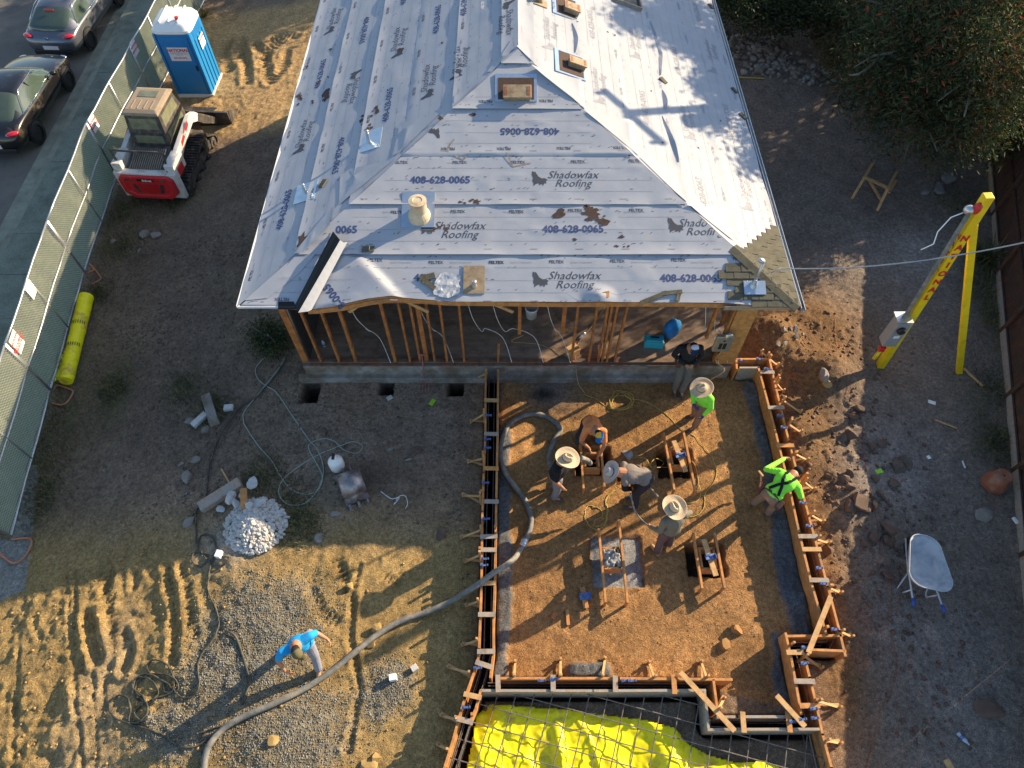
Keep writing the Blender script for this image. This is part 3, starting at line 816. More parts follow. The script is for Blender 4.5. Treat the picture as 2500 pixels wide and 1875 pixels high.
# torn, scuffed spots showing the brown felt
b = MB()
def tear(face, sx, sy, r, n=14, seed=0, cnt=1):
    rs = np.random.RandomState(seed + int(sx * 7 + sy)); c = face.px(sx, sy)
    for q in range(cnt):
        cx = c[0] + (rs.randn() * r * .9 if cnt > 1 else 0); cy = c[1] + (rs.randn() * r * .35 if cnt > 1 else 0); rr = r * (.25 + .5 * rs.rand()) if cnt > 1 else r
        rad = rr * (.45 + .9 * rs.rand(n)); pts = [(cx + rad[i] * math.cos(i * 2 * math.pi / n), cy + .65 * rad[i] * math.sin(i * 2 * math.pi / n)) for i in range(n)]
        b.add([face.P(cx, cy, .005)] + [face.P(*p, .005) for p in pts], [(0, 1 + i, 1 + (i + 1) % n) for i in range(n)])
for x, y, r, c_ in [(1920, 130, .12, 4), (1850, 145, .06, 3)]: tear(FF, *Z6(x, y), r, cnt=c_)
for x, y, r, c_ in [(720, 230, .22, 10), (820, 260, .12, 6), (1000, 405, .06, 1), (1025, 480, .08, 3), (645, 430, .05, 1)]: tear(FF, *Z7(x, y), r, cnt=c_)
tear(FF, *Z6(1640, 340), .1, cnt=4)
for x, y, r, c_ in [(650, 390, .10, 4), (610, 740, .16, 7), (560, 640, .08, 3), (1010, 840, .14, 6), (900, 930, .10, 4), (1190, 400, .12, 4), (1515, 335, .05, 1), (970, 980, .1, 3), (420, 760, .12, 6), (520, 780, .08, 4), (640, 595, .05, 2), (475, 520, .10, 4)]: tear(FLt, *Z2(x, y), r, cnt=c_)
tear(FF, *Z2(1750, 885), .06); tear(FF, *Z2(1500, 915), .07); tear(FLt, *Z6(600, 440), .22)
for x, y in [(950, 278), (895, 250), (1230, 705), (1595, 1143), (1045, 958), (1315, 1105), (1765, 935)]: tear(FRt, *Z3(x, y), .035)
b.build('torn_felt_patches', M['felt_brown'], roof, fix=False)
# long slit shadows between lifted courses on the sunny slope: the lap really gapes there
b = MB()
for pts in ([(1215, 170), (1285, 420), (1290, 590)], [(1310, 900), (1370, 1100), (1425, 1265)], [(615, 185), (632, 300), (632, 415)], [(1310, 700), (1325, 850)]):
    P3 = [FRt.px(*Z3(*p)) for p in pts]; L_ = []; 
    for (a0, s0), (a1, s1) in zip(P3[:-1], P3[1:]):
        for t in np.linspace(0, 1, 6): L_.append((a0 + (a1 - a0) * t, s0 + (s1 - s0) * t))
    nL = len(L_)
    for i in range(nL - 1):
        w0 = .05 * math.sin(math.pi * i / nL) + .01; w1 = .05 * math.sin(math.pi * (i + 1) / nL) + .01
        b.add([FRt.P(*L_[i], .004), FRt.P(*L_[i + 1], .004), FRt.P(L_[i + 1][0], L_[i + 1][1] - w1 * 1.3, .006 + w1), FRt.P(L_[i][0], L_[i][1] - w0 * 1.3, .006 + w0)], [(0, 1, 2, 3)])
o = b.build('gaping_lap', M['under'], roof, fix=False); md = o.modifiers.new('s', 'SOLIDIFY'); md.thickness = .003
# ridge and hip cover: none; drip edge and gutters
b = MB(); b.beam((XL - .02, YF, ZE - .005), (XL - .02, YB, ZE - .005), .05, .06)
b.beam(FF.O + FF.A * (XL - .02), Vector((-3.95, YF + .0, ZE)), .04, .05)
b.build('drip_edge', M['white'], house)
b = MB(); b.beam((XR + .05, YF - .05, ZE - .02), (XR + .05, YB, ZE - .02), .012, .09); b.beam((XR + .055, YF - .05, ZE - .06), (XR + .055, YB, ZE - .06), .10, .012); b.beam((XR + .11, YF - .1, ZE - .015), (XR + .11, YB, ZE - .015), .012, .10)
b.build('gutter', M['galv'], house)
b = MB(); p0 = onplane(*Z7(1795, 938), FF.O, FF.N); p1 = Vector((XR - .05, p0.y - .02, p0.z)); p0 = p0 - Vector((0, .02, .05)); p1.z = p0.z; b.beam(p0, p1, .012, .10); b.build('front_gutter', M['galv'], house)
b = MB()
prev = None
for a in np.linspace(-3.95, 4.35, 50):
    p = FF.O + FF.A * a + FF.U * (low(a) + .0) - Vector((0, -.02, .08 + .015 * math.sin(a * 1.7)))
    if prev is not None: b.beam(prev, p, .035, .12)
    prev = p
b.build('fascia_board', M['wood'], house)

# shingles left on the front right corner
def shingles(face, poly, seed, exp=.145, tab=.30, along=None):
    b = MB(); pc = [face.px(*p) for p in poly]; rs = np.random.RandomState(seed)
    amin = min(p[0] for p in pc); amax = max(p[0] for p in pc); smin = min(p[1] for p in pc); smax = max(p[1] for p in pc)
    def isin(x, y):
        c = False
        for i in range(len(pc)):
            (x0, y0), (x1, y1) = pc[i], pc[(i + 1) % len(pc)]
            if (y0 > y) != (y1 > y) and x < (x1 - x0) * (y - y0) / (y1 - y0) + x0: c = not c
        return c
    k = 0; s_ = smin
    while s_ < smax:
        a = amin - (k % 2) * tab / 2
        while a < amax:
            if isin(a + tab / 2, s_ + exp / 2):
                g_ = .006; l0 = .022 + rs.rand() * .008
                q = [(a + g_, s_ - .005), (a + tab - g_, s_ - .005), (a + tab - g_, s_ + exp + .03), (a + g_, s_ + exp + .03)]
                hh = [l0 + .012, l0 + .012, l0 - .004, l0 - .004]
                V = [face.O + face.A * x + face.U * y + face.N * z for (x, y), z in zip(q, hh)] + [face.O + face.A * x + face.U * y + face.N * .0 for (x, y) in q]
                b.add(V, [(0, 1, 2, 3), (0, 4, 5, 1), (1, 5, 6, 2), (2, 6, 7, 3), (3, 7, 4, 0)])
            a += tab
        s_ += exp; k += 1
    return b
sb = shingles(FF, [Z7(1740, 610), Z7(1985, 600), (1945, 748), (1838, 750), (1835, 737), (1795, 735), (1780, 705), (1766, 690)], 3)
sb2 = shingles(FRt, [(1812, 612), (1822, 602), (1868, 556), (1897, 566), (1950, 745), (1942, 742)], 4)
sb.add(sb2.v, sb2.f)
A_ = Vector((XR, YF, ZE)); Hd = (apx - A_).normalized()
for i in range(11):
    c0 = A_ + Hd * (i * .15 - .02); c1 = A_ + Hd * (i * .15 + .2)
    up = Vector((0, 0, 1)); sd = Hd.cross(up).normalized()
    for sgn in (1, -1):
        w = sd * sgn * .15 - Vector((0, 0, 1)) * .15 * .26
        V = [c0 + up * .045, c1 + up * .03, c1 + w + up * .03, c0 + w + up * .045]
        sb.add(V + [p - up * .02 for p in V], [(0, 1, 2, 3), (7, 6, 5, 4), (0, 4, 5, 1), (1, 5, 6, 2), (2, 6, 7, 3), (3, 7, 4, 0)])
sb.build('shingle_patch', M['shingle'], roof)

# roof vents
def vent(face, plate, box, name='vent_box', hbox=.13):
    pp = [face.px(*p) for p in plate]; a0 = min(p[0] for p in pp); a1 = max(p[0] for p in pp); s0 = min(p[1] for p in pp); s1 = max(p[1] for p in pp)
    def bx(b, A0, A1, S0, S1, h0, h1):
        V = [face.O + face.A * a + face.U * s + face.N * h for h in (h0, h1) for (a, s) in ((A0, S0), (A1, S0), (A1, S1), (A0, S1))]
        b.add(V, [(0, 3, 2, 1), (4, 5, 6, 7), (0, 1, 5, 4), (1, 2, 6, 5), (2, 3, 7, 6), (3, 0, 4, 7)])
    b = MB(); bx(b, a0, a1, s0, s1, .004, .03); v = b.build(name, M['flash'], house)
    b = MB(); bx(b, a0 + .06, a1 - .06, s0 + .05, s1 - .1, .0302, .036); b.build('collar', M['felt_brown'], v)
    bb = [face.px(*p) for p in box]; A0 = min(p[0] for p in bb); A1 = max(p[0] for p in bb); S0 = min(p[1] for p in bb); S1 = max(p[1] for p in bb)
    b = MB(); bx(b, A0 + .02, A1 - .02, S0 + .02, S1 - .02, .03, hbox); bx(b, A0, A1, S0, S1, hbox, hbox + .03)
    o = b.build('cap', M['tan_metal'], v, bevel=.008)
    b = MB()
    if face is FF: bx(b, A0 + .03, A0 + .09, S0 + .06, S1 - .05, hbox + .0302, hbox + .034); b.build('slot', M['rust'], v); b = MB(); bx(b, A1 - .09, A1 - .03, S0 + .06, S1 - .05, hbox + .0302, hbox + .034)
    else: bx(b, A0 + .04, A1 - .04, S0 + .03, S0 + .08, hbox + .0302, hbox + .034); b.build('slot', M['rust'], v); b = MB(); bx(b, A0 + .04, A1 - .04, S1 - .08, S1 - .03, hbox + .0302, hbox + .034)
    b.build('slot', M['rust'], v)
    return v
vent(FF, [(1209, 182), (1311, 250)], [(1228, 218), (1297, 250)])
vent(FRt, [(1352, 118), (1430, 200)], [(1383, 148), (1427, 180)])
vent(FRt, [(1346, -18), (1412, 55)], [(1372, 14), (1412, 46)])
def pipe(face, sx, sy, h, r0, r1, plate, m, pm, name='vent_pipe', cone=.12):
    base_ = onplane(sx, sy, face.O, face.N)
    b = MB(); pp = [face.px(*p) for p in plate]
    V = [face.O + face.A * a + face.U * s + face.N * z for z in (.012, .026) for a, s in ((min(p[0] for p in pp), min(p[1] for p in pp)), (max(p[0] for p in pp), min(p[1] for p in pp)), (max(p[0] for p in pp), max(p[1] for p in pp)), (min(p[0] for p in pp), max(p[1] for p in pp)))]
    b.add(V, [(0, 3, 2, 1), (4, 5, 6, 7), (0, 1, 5, 4), (1, 2, 6, 5), (2, 3, 7, 6), (3, 0, 4, 7)])
    pl = b.build(name, pm, house)
    b = MB(); b.lathe([(r0 * 1.5, -.05), (r0 * 1.35, .03), (r0 * 1.02, cone), (r0, cone + .01), (r0, h - .05), (r1, h - .045), (r1 * 1.02, h), (r1 * .55, h + .012), (r1 * .5, h + .002)], base_, 28)
    b.build('pipe', m, pl, smooth=False)
    return pl
pipe(FF, 1024, 525, .38, .165, .175, [(983, 470), (1060, 556)], M['cream'], M['flash'], 'flue')
pipe(FF, 1158, 700, .16, .04, .045, [(1132, 650), (1183, 718)], M['galv'], M['tan_metal'], cone=.1)
pipe(FLt, 901, 348, .30, .035, .03, [(884, 328), (928, 360)], M['galv'], M['flash'], cone=.09)
pipe(FLt, 745, 470, .22, .035, .032, [(728, 456), (768, 486)], M['galv'], M['flash'], cone=.1)
pipe(FRt, 1318, 6, .25, .06, .05, [(1292, -10), (1335, 22)], M['tan_metal'], M['tan_metal'])
# skylight opening
b = MB(); pp = [FRt.px(*p) for p in [(1494, -20), (1565, 30)]]
A0, A1, S0, S1 = min(p[0] for p in pp), max(p[0] for p in pp), min(p[1] for p in pp), max(p[1] for p in pp)
A1 += .3
def fr_box(b, A0, A1, S0, S1, h0, h1, face=FRt):
    V = [face.O + face.A * a + face.U * s + face.N * h for h in (h0, h1) for (a, s) in ((A0, S0), (A1, S0), (A1, S1), (A0, S1))]
    b.add(V, [(0, 3, 2, 1), (4, 5, 6, 7), (0, 1, 5, 4), (1, 2, 6, 5), (2, 3, 7, 6), (3, 0, 4, 7)])
for q in ((A0, A1, S0, S0 + .04), (A0, A1, S1 - .04, S1), (A0, A0 + .04, S0 + .042, S1 - .042), (A1 - .04, A1, S0 + .042, S1 - .042)): fr_box(b, *q, .003, .10)
o = b.build('skylight_curb', M['wood_grey'], house)
b = MB(); fr_box(b, A0 + .042, A1 - .042, S0 + .042, S1 - .042, .003, .03); b.build('opening_dark_sheet', M['black'], o)  # no hole is cut; a black sheet paints the darkness inside the curb
# loose shingle scraps lying on the membrane
b = MB()
rs = np.random.RandomState(5)
for (face, x, y, w, l, r) in [(FF, *Z6(1560, 720), .12, .3, .3), (FF, *Z6(1575, 775), .1, .28, -.7), (FF, *Z6(1550, 735), .12, .2, 1.4), (FRt, *Z3(1320, 630), .12, .2, .8), (FRt, *Z3(1870, 705), .1, .2, .6), (FRt, *Z3(1935, 905), .12, .22, .7), (FRt, *Z3(1690, 55), .12, .2, .5), (FF, *Z7(1250, 880), .09, .55, -2.75), (FF, *Z7(1390, 838), .08, .4, .1), (FF, *Z7(1440, 870), .07, .2, 1.3), (FLt, *Z2(600, 1425), .12, .22, .4), (FLt, *Z6(1100, 505), .1, .1, 0), (FF, *Z6(1105, 505), .12, .24, 0)]:
    c = face.px(x, y); ca_, sa_ = math.cos(r), math.sin(r)
    for j, (u, v) in enumerate([(-1, -1), (1, -1), (1, 1), (-1, 1)]): pass
    q = [(c[0] + u * l / 2 * ca_ - v * w / 2 * sa_, c[1] + u * l / 2 * sa_ + v * w / 2 * ca_) for u, v in [(-1, -1), (1, -1), (1, 1), (-1, 1)]]
    b = MB(); V = [face.P(*p, .02 + .02 * rs.rand()) for p in q] + [face.P(*p, .008) for p in q]
    b.add(V, [(0, 1, 2, 3), (7, 6, 5, 4), (0, 4, 5, 1), (1, 5, 6, 2), (2, 6, 7, 3), (3, 7, 4, 0)])
    b.build('shingle_scrap', M['shingle'], roof)
M['clear_film'] = pmat('crumpled_clear_film', (.42, .44, .47), .5, var=.1, bump=1, bscale=12)
b = MB(); rs = np.random.RandomState(8)
c = FF.px(*Z6(1710, 780))
nn = 8
V = [[FF.P(c[0] + (i / nn - .5) * .50 + .03 * rs.randn() * .5, c[1] + (j / nn - .5) * (.55 * (1 - .6 * abs(i / nn - .5))) , .012 + .022 * rs.rand()) for i in range(nn + 1)] for j in range(nn + 1)]
b.add([p for r_ in V for p in r_], [(j * (nn + 1) + i, j * (nn + 1) + i + 1, (j + 1) * (nn + 1) + i + 1, (j + 1) * (nn + 1) + i) for i in range(nn) for j in range(nn)])
b.build('crumpled_film', M['clear_film'], roof, fix=False)
M['scuff'] = pmat('tan_scuff_stain', (.27, .22, .16), .8, var=.3, vscale=20)
b = MB()
for poly in ([(1610, 1075), (1545, 1165), (1680, 1235), (1735, 1165)], [(2010, 1180), (2060, 1290), (2200, 1260)]):
    P2 = [FF.px(*Z2(*q)) for q in poly]
    for p, q in zip(P2[:-1], P2[1:]):
        d_ = Vector((q[0] - p[0], q[1] - p[1], 0)).normalized(); nn2 = (-d_.y * .014, d_.x * .014)
        b.add(FF.Pv([p[0] - nn2[0], q[0] - nn2[0], q[0] + nn2[0], p[0] + nn2[0]], [p[1] - nn2[1], q[1] - nn2[1], q[1] + nn2[1], p[1] + nn2[1]], .004), [(0, 1, 2, 3)])
b.build('scuff_marks', M['scuff'], roof, fix=False)
# raised tent of membrane with a slit of bare wood at the front
b = MB(); c = FF.px(*Z7(850, 860)); b.add([FF.P(c[0] - .14, c[1] - .05, .012), FF.P(c[0] + .14, c[1] - .05, .012), FF.P(c[0] + .14, c[1] + .08, .02), FF.P(c[0] + .02, c[1] + .04, .02)], [(0, 1, 2, 3)]); b.build('bare_deck_slit', M['edge_ply'], roof)

# weatherhead mast
b = MB(); mb_ = onplane(1838, 700, FF.O, FF.N); mt = mb_ + Vector((.05, .08, .62))
b.tube([mb_, mb_.lerp(mt, .5), mt], .025, 8); b.ell(mt + Vector((-.05, 0, .02)), (.09, .06, .05), (0, .5, 0)); mast = b.build('service_mast', M['galv'], house, smooth=True)
b = MB(); b.lathe([(.10, 0), (.06, .10), (.03, .2)], mb_, 16); b.box(mb_ + Vector((.02, -.05, .03)), (.42, .28, .015), (math.atan(PT), 0, 0)); b.build('boot', M['flash'], mast)

# walls: framing, floor, foundation
b = MB(); b.box(((WL + WR) / 2, (YW + YB - .4) / 2 + .05, ZF - .03), (WR - WL, YB - .4 - YW, .06)); b.build('subfloor', M['ply'], house)
b = MB(); b.box(((WL + WR) / 2, YW + .04, .2), (WR - WL, .22, .54)); b.box((WL + .1, 15, .2), (.2, 11, .54)); b.box((WR - .1, 15, .2), (.2, 11, .54)); b.box((-.2, YW - .12, .05), (9.3, .14, .2), taper=1); b.build('foundation', M['conc'], house, bevel=.02)
b = MB(); 
for x0, x1, m_ in [(WL, -3.2, 0), (-3.18, -1.3, 1), (-1.28, .6, 0), (.62, 2.6, 1), (2.62, WR, 0)]:
    b.mat(m_).box(((x0 + x1) / 2, YW - .035, ZF - .09), (x1 - x0, .06, .17))
b.mat(0).box(((WL + WR) / 2, YW + .05, ZF + .02), (WR - WL, .10, .04)); b.build('sill', [pmat('dirty_sill', (.17, .085, .05), .85, var=.4, dirt=(.16, .13, .10), dirt_amt=.5), pmat('red_stained_sill', (.22, .085, .055), .85, var=.4, dirt=(.15, .12, .09), dirt_amt=.5)], house)
b = MB(); b.box(((WL + WR) / 2, YW + .05, 2.62), (WR - WL, .10, .09)); b.box((WR - .05, 14.8, 2.62), (.10, 11.3, .09)); b.build('top_plate', M['wood_old'], house)
for i, (sx, z0, z1, w, lean) in enumerate([(748, ZF + .04, 2.575, .14, -.05), (785, ZF + .04, 2.575, .045, -.03), (829, ZF + .04, 2.575, .045, -.02), (870, ZF + .04, 2.575, .06, -.02), (966, ZF + .04, 2.575, .06, -.03), (1002, ZF + .04, 2.575, .045, 0), (1027, ZF + .04, 2.575, .05, 0), (1043, ZF + .04, 2.575, .09, 0), (1062, ZF + .04, 2.575, .045, 0), (1092, ZF + .04, 2.575, .045, 0), (1134, ZF + .04, 2.575, .045, 0), (1216, ZF + .04, 1.2, .045, .03), (1267, 1.55, 2.575, .07, 0), (1366, 1.6, 2.575, .08, 0), (1395, ZF + .04, 2.575, .045, 0), (1437, ZF + .04, 2.575, .045, 0), (1460, ZF + .04, 2.575, .045, 0), (1469, ZF + .04, 2.575, .045, 0), (1481, ZF + .04, 2.575, .045, 0), (1500, ZF + .04, 2.575, .04, .03), (1702, 1.4, 2.575, .06, 0), (1740, ZF + .04, 2.575, .05, .02), (1752, ZF + .04, 2.575, .05, 0), (1770, ZF + .04, 2.575, .10, 0)]):
    x = ray(sx, 882).x * (CAMH - ZF) / -ray(sx, 882).z
    b = MB(); b.beam((x, YW + .05, z0), (x + lean, YW + .05, z1), w, .09, (0, 1, 0)); b.build('stud', M['wood_old'], house)
# corner post sheathing, side framing
b = MB(); b.box((WR - .16, YW - .012, 1.55), (.42, .018, 2.1)); b.box((WR + .012, YW + .35, 1.55), (.018, .7, 2.1)); b.build('sheathing', M['wood'], house)
for y in (10.2, 10.8, 11.4, 12.0, 12.6, 13.2, 13.8, 14.4):
    b = MB(); b.beam((WR - .05, y, ZF), (WR - .05, y, 2.575), .045, .09, (1, 0, 0)); b.build('stud', M['wood_old'], house)
b = MB(); b.beam((WR - .05, 10.25, 1.2), (WR - .05, 10.78, 1.2), .045, .09); b.beam((WR - .05, 9.9, 1.95), (WR - .05, 11.4, 1.95), .09, .15); b.build('header', M['wood_old'], house)
M['wall'] = pmat('stucco_wall', (.36, .34, .30), .9, var=.1)
b = MB(); b.box((WR - .05, 17.5, 1.55), (.10, 5.4, 2.1)); b.box((WL + .06, 14.7, 1.55), (.12, 11.1, 2.1)); b.box(((WL + WR) / 2, YB - .4, 1.55), (WR - WL, .10, 2.1))
b.add([(XL + .5, YB - .42, 2.6), (XR - .5, YB - .42, 2.6), (XC, YB - .42, ZR - .08)], [(0, 1, 2)])
b.build('outer_wall', M['wall'], house)
M['dark_panel'] = pmat('dark_inner_wall', (.045, .045, .05), .9, var=.2)
b = MB(); b.box((WL + .14, 10.2, 1.55), (.02, 2.1, 2.1)); b.box((0.1, 15.2, 1.5), (9.3, .09, 2.2)); b.build('wall_with_light_block', M['dark_panel'], house)  # dark left wall face, plus a cross wall added to block light from behind
# rafter tails and a pale diagonal brace under the eave
b = MB()
for x in np.arange(-4.4, 4.9, .61):
    y0 = YF + .22; z0 = ZE + (y0 - YF) * PT - .10
    y1 = min(12.0, YF + min(x - XL, XR - x) - .35)
    if y1 > y0 + .3: b = MB(); b.beam((x, y0, z0), (x, y1, ZE + (y1 - YF) * PT - .10), .045, .13); b.build('rafter', M['wood_old'], house)
for (sx, l) in ((985, .5), (1180, .6), (900, -.4)):
    x = ray(sx, 770).x * (CAMH - 2.4) / -ray(sx, 770).z
    b = MB(); b.beam((x, YW - .02, 2.72), (x + l, YW - .1, 2.42), .02, .08); b.build('eave_brace', M['wood_pale'], house)
# electrical panel with its meter
b = MB(); 
ep = G(1780, 808, 1.45); ep = Vector((4.50, YW - .07, 1.35))
b.box(ep, (.36, .09, .52)); pn = b.build('electrical_panel', M['galv'], house, bevel=.01)
b = MB(); b.box(ep + Vector((-.05, -.047, -.06)), (.07, .006, .2)); b.box(ep + Vector((.04, -.047, -.06)), (.07, .006, .2)); b.box(ep + Vector((0, -.047, .12)), (.05, .006, .04)); b.build('breaker', M['black'], pn)
b = MB(); b.lathe([(.09, 0), (.09, .06), (.07, .08)], ep + Vector((.03, -.04, .34)), 20, (R(90), 0, 0)); b.build('meter', M['galv'], pn, smooth=True)
# cut cables dangling between the studs
b = MB(); rs = np.random.RandomState(2)
def wire(b, pts, r=.006, n=5, k=7):
    P_ = [Vector(p) for p in pts]; out = []
    for i in range(len(P_) - 1):
        p0 = P_[max(i - 1, 0)]; p1 = P_[i]; p2 = P_[i + 1]; p3 = P_[min(i + 2, len(P_) - 1)]
        for j in range(k):
            t = j / k; out.append(.5 * ((2 * p1) + (p2 - p0) * t + (2 * p0 - 5 * p1 + 4 * p2 - p3) * t * t + (3 * p1 - p0 - 3 * p2 + p3) * t ** 3))
    out.append(P_[-1]); b.tube(out, r, n); return out
for x0, x1 in ((-3.3, -2.9), (-1.9, -1.5), (-.9, -.2), (-.4, .5), (.7, 1.1), (3.9, 4.4), (4.1, 4.6)):
    z = 2.5
    b = MB(); wire(b, [(x0, YW + .1, z), (x0 + .1, YW + .05, z - .5), (x0 + .25, YW + .2, z - 1.1), ((x0 + x1) / 2, YW + .12, z - .9), (x1, YW + .25, z - 1.4), (x1 + .2, YW - .05, .58)]); b.build('loose_cable', M['white'], house, smooth=True)
b = MB()
wire(b, [(.25, YW + .1, 1.4), (.0, YW + .3, .9), (.6, YW + .5, .53), (1.1, YW + .25, .53), (1.3, YW + .05, .56), (1.35, YW - .1, .3)])
b.build('cable', M['wood_pale'], house, smooth=True); b = MB(); wire(b, [(2.2, 10.7, .53), (1.9, 10.2, .53), (1.5, 9.6, .54), (1.42, 9.2, .56), (1.5, 8.85, .1), (1.65, 8.6, .03)], .008)
b.build('cable', M['wood_pale'], house, smooth=True); b = MB(); wire(b, [(WR - .3, YW - .02, 1.1), (WR - .45, YW - .12, .8), (WR - .2, YW - .2, .5), (WR - .5, YW - .3, .25)], .015)
b.build('cable', M['wood_pale'], house, smooth=True)
# ------------------------------------------------------------------ foundation formwork
R1 = lambda x, y: (600 + x * .31646, 900 + y * .31646)      # picture helpers for measured points
R3 = lambda x, y: (1200 + x * .31646, 900 + y * .31646)
R4 = lambda x, y: (1800 + x * .31646, 900 + y * .31646)
B1 = lambda x, y: (x * .31646, 1350 + y * .31646)
B2 = lambda x, y: (600 + x * .31646, 1350 + y * .31646)
B3 = lambda x, y: (1100 + x * .31646, 1350 + y * .31646)
B4 = lambda x, y: (1800 + x * .31646, 1350 + y * .31646)
L1 = lambda x, y: (x * .31646, 900 + y * .31646)
K1 = lambda x, y: (1760 + x * .1537, 720 + y * .1537)
TOP = .46
def form(label, boards, spreaders=(), braces=(), holders=(), stubs=(), planks=(), loc=None, bars=()):
    p0 = G(*boards[0][0][0], 0)
    t = thing('formwork', label, 'formwork', (p0.x, p0.y, 0), group='timber forms set round the new foundation')
    for pts, m in boards:
        b = MB(); W = [G(*p, TOP) for p in pts]
        for a, c in zip(W[:-1], W[1:]):
            d = (c - a).normalized() * .015
            b.beam(a - d - Vector((0, 0, .145)), c + d - Vector((0, 0, .145)), .042, .28); b.beam(a - d - Vector((0, 0, .43)), c + d - Vector((0, 0, .43)), .038, .28)
        b.build('board', M[m], t)
    for a, c in spreaders:
        A, Bp = G(*a, TOP + .012), G(*c, TOP + .012); d = (Bp - A).normalized() * .03
        b = MB(); b.beam(A - d + Vector((0, 0, .01)), Bp + d + Vector((0, 0, .01)), .085, .022); b.build('spreader', M[random.choice(['wood_grey', 'wood_grey', 'wood_pale', 'wood'])], t)
    for a, c in planks:
        A, Bp = G(*a, TOP + .04), G(*c, TOP + .04)
        b = MB(); b.beam(A + Vector((0, 0, .02)), Bp + Vector((0, 0, .02)), .09, .022); b.build('diagonal_plank', M['wood_pale'], t)
    for a, o in braces:
        A = G(*a, TOP - .06); O = GG(*o, .04); base_ = Vector((A.x, A.y, .05)) * .96 + O * .04; base_.z = .05
        b = MB(); b.beam(A, O, .04, .022); b.build('brace', M['wood_pale'], t)
        b = MB(); b.beam(base_, O + Vector((0, .05, .01)), .04, .022); b.build('brace', M['wood_pale'], t)
        b = MB(); b.beam(O + Vector((0, 0, -.15)), O + Vector((0, 0, .12)), .035, .035, (0, 1, 0)); b.build('stake', M['wood_pale'], t)
        s_ = A + (O - A) * .08; b = MB(); b.beam(Vector((s_.x, s_.y, -.1)), Vector((s_.x, s_.y, TOP + .06 + random.random() * .1)), .036, .036, (0, 1, 0)); b.build('stake', M['wood_pale'], t)
    for a in stubs:
        A = G(*a, TOP + .08); b = MB(); b.beam(Vector((A.x, A.y, -.1)), A, .045, .045, (0, 1, 0)); b.build('stake', M['wood'], t)
    for i, a in enumerate(holders):
        c = G(*a, TOP + .03); b = MB(); r = random.random() * .3
        horiz = (i, a) and True
        b.box(c, (.15, .035, .012), (0, 0, r)); b.box(c + Vector((.06, .01, -.02)), (.012, .035, .07), (0, 0, r)); b.box(c + Vector((-.05, 0, .025)), (.05, .05, .04), (0, 0, r)); b.tube([c + Vector((-.03, 0, .06)), c + Vector((-.03, 0, -.2))], .008, 6)
        b.build('anchor_holder', M['blue_metal'], t)
    return t
form('long left form of two boards with stepped side braces running down from the old foundation',
     [([R1(1850, 5), R1(1848, 500), R1(1835, 800), R1(1825, 1100), R1(1818, 1659), B2(1810, 480), B2(1800, 740), B2(1788, 860)], 'wood'),
      ([R1(1947, 5), R1(1942, 500), R1(1932, 1000), R1(1922, 1659), B2(1912, 500), B2(1912, 760), B2(1888, 955)], 'wood')],
     [(R1(1850, y), R1(1940, y + 2)) for y in (245, 505, 770, 1025)] + [(R1(1820, 1298), R1(1930, 1296)), (R1(1815, 1398), R1(1925, 1400)), (B2(1825, 235), B2(1915, 233)), (B2(1805, 476), B2(1915, 476)), (B2(1798, 762), B2(1912, 760)), (B2(1785, 845), B2(1890, 880))],
     [(R1(1865, 30), R1(1750, 100)), (R1(1850, 345), R1(1735, 420)), (R1(1845, 690), R1(1715, 728)), (R1(1820, 985), R1(1675, 985)), (R1(1830, 1240), R1(1660, 1312)), (R1(1815, 1435), R1(1690, 1495)), (B2(1815, 15), B2(1695, 75)), (B2(1800, 372), B2(1700, 412)), (B2(1795, 675), B2(1668, 718))],
     [R1(1872, 360), R1(1865, 545), R1(1865, 610), R1(1850, 880), R1(1855, 1160), B2(1845, 45), B2(1840, 95), B2(1790, 888)],
     [R1(1835, 310), R1(1828, 640), R1(1815, 940), R1(1812, 1210), R1(1925, 1215), R1(1805, 1380)])
form('slanting lower left form beside the yellow sheet',
     [([B2(1775, 880), B2(1690, 1120), B2(1640, 1290), B2(1600, 1440), B2(1535, 1650), B2(1470, 1860)], 'wood'),
      ([B2(1812, 1062), B2(1775, 1200), B2(1730, 1300)], 'wood')],
     [(B2(1695, 1090), B2(1805, 1115)), (B2(1620, 1275), B2(1740, 1305))],
     [(B2(1740, 930), B2(1560, 885)), (B2(1640, 1290), B2(1508, 1258)), (B2(1565, 1520), B2(1483, 1483))], [B2(1700, 1190)], [B2(1745, 1240), B2(1630, 1265)])
form('straight lower form between the clay pad and the rebar mat',
     [([B3(380, 965), B3(1300, 966), B3(2170, 975)], 'wood'), ([B3(235, 1060), B3(1100, 1062), B3(1965, 1058)], 'wood_grey')],
     [(B3(365, 955), B3(368, 1060)), (B3(790, 955), B3(792, 1055)), (B3(1270, 960), B3(1272, 1060)), (B3(1720, 955), B3(1728, 1075))],
     [(B3(490, 965), B3(500, 845)), (B3(850, 965), B3(848, 828)), (B3(1170, 965), B3(1190, 820)), (B3(1575, 970), B3(1528, 850)), (B3(1978, 972), B3(1930, 845))],
     [B3(705, 985), B3(800, 975), B3(1350, 985), B3(1400, 985)], [], [(B3(1770, 920), B3(2190, 1375))])
form('short stepped form dropping down at the lower right corner of the pad',
     [([B3(2030, 982), B3(2062, 1225)], 'wood'), ([B3(1962, 1075), B3(1992, 1350)], 'wood_grey'), ([B3(2062, 1265), B4(0, 1262), B4(375, 1262)], 'wood_grey'), ([B3(1992, 1362), B4(0, 1360), B4(630, 1358)], 'wood_grey')],
     [(B4(40, 1240), B4(50, 1372)), (B4(390, 1240), B4(405, 1370))], [(B3(2062, 1215), B3(2105, 1125))], [B4(505, 1285), B4(430, 1300)], [], [(B4(300, 1100), B4(520, 1342))])
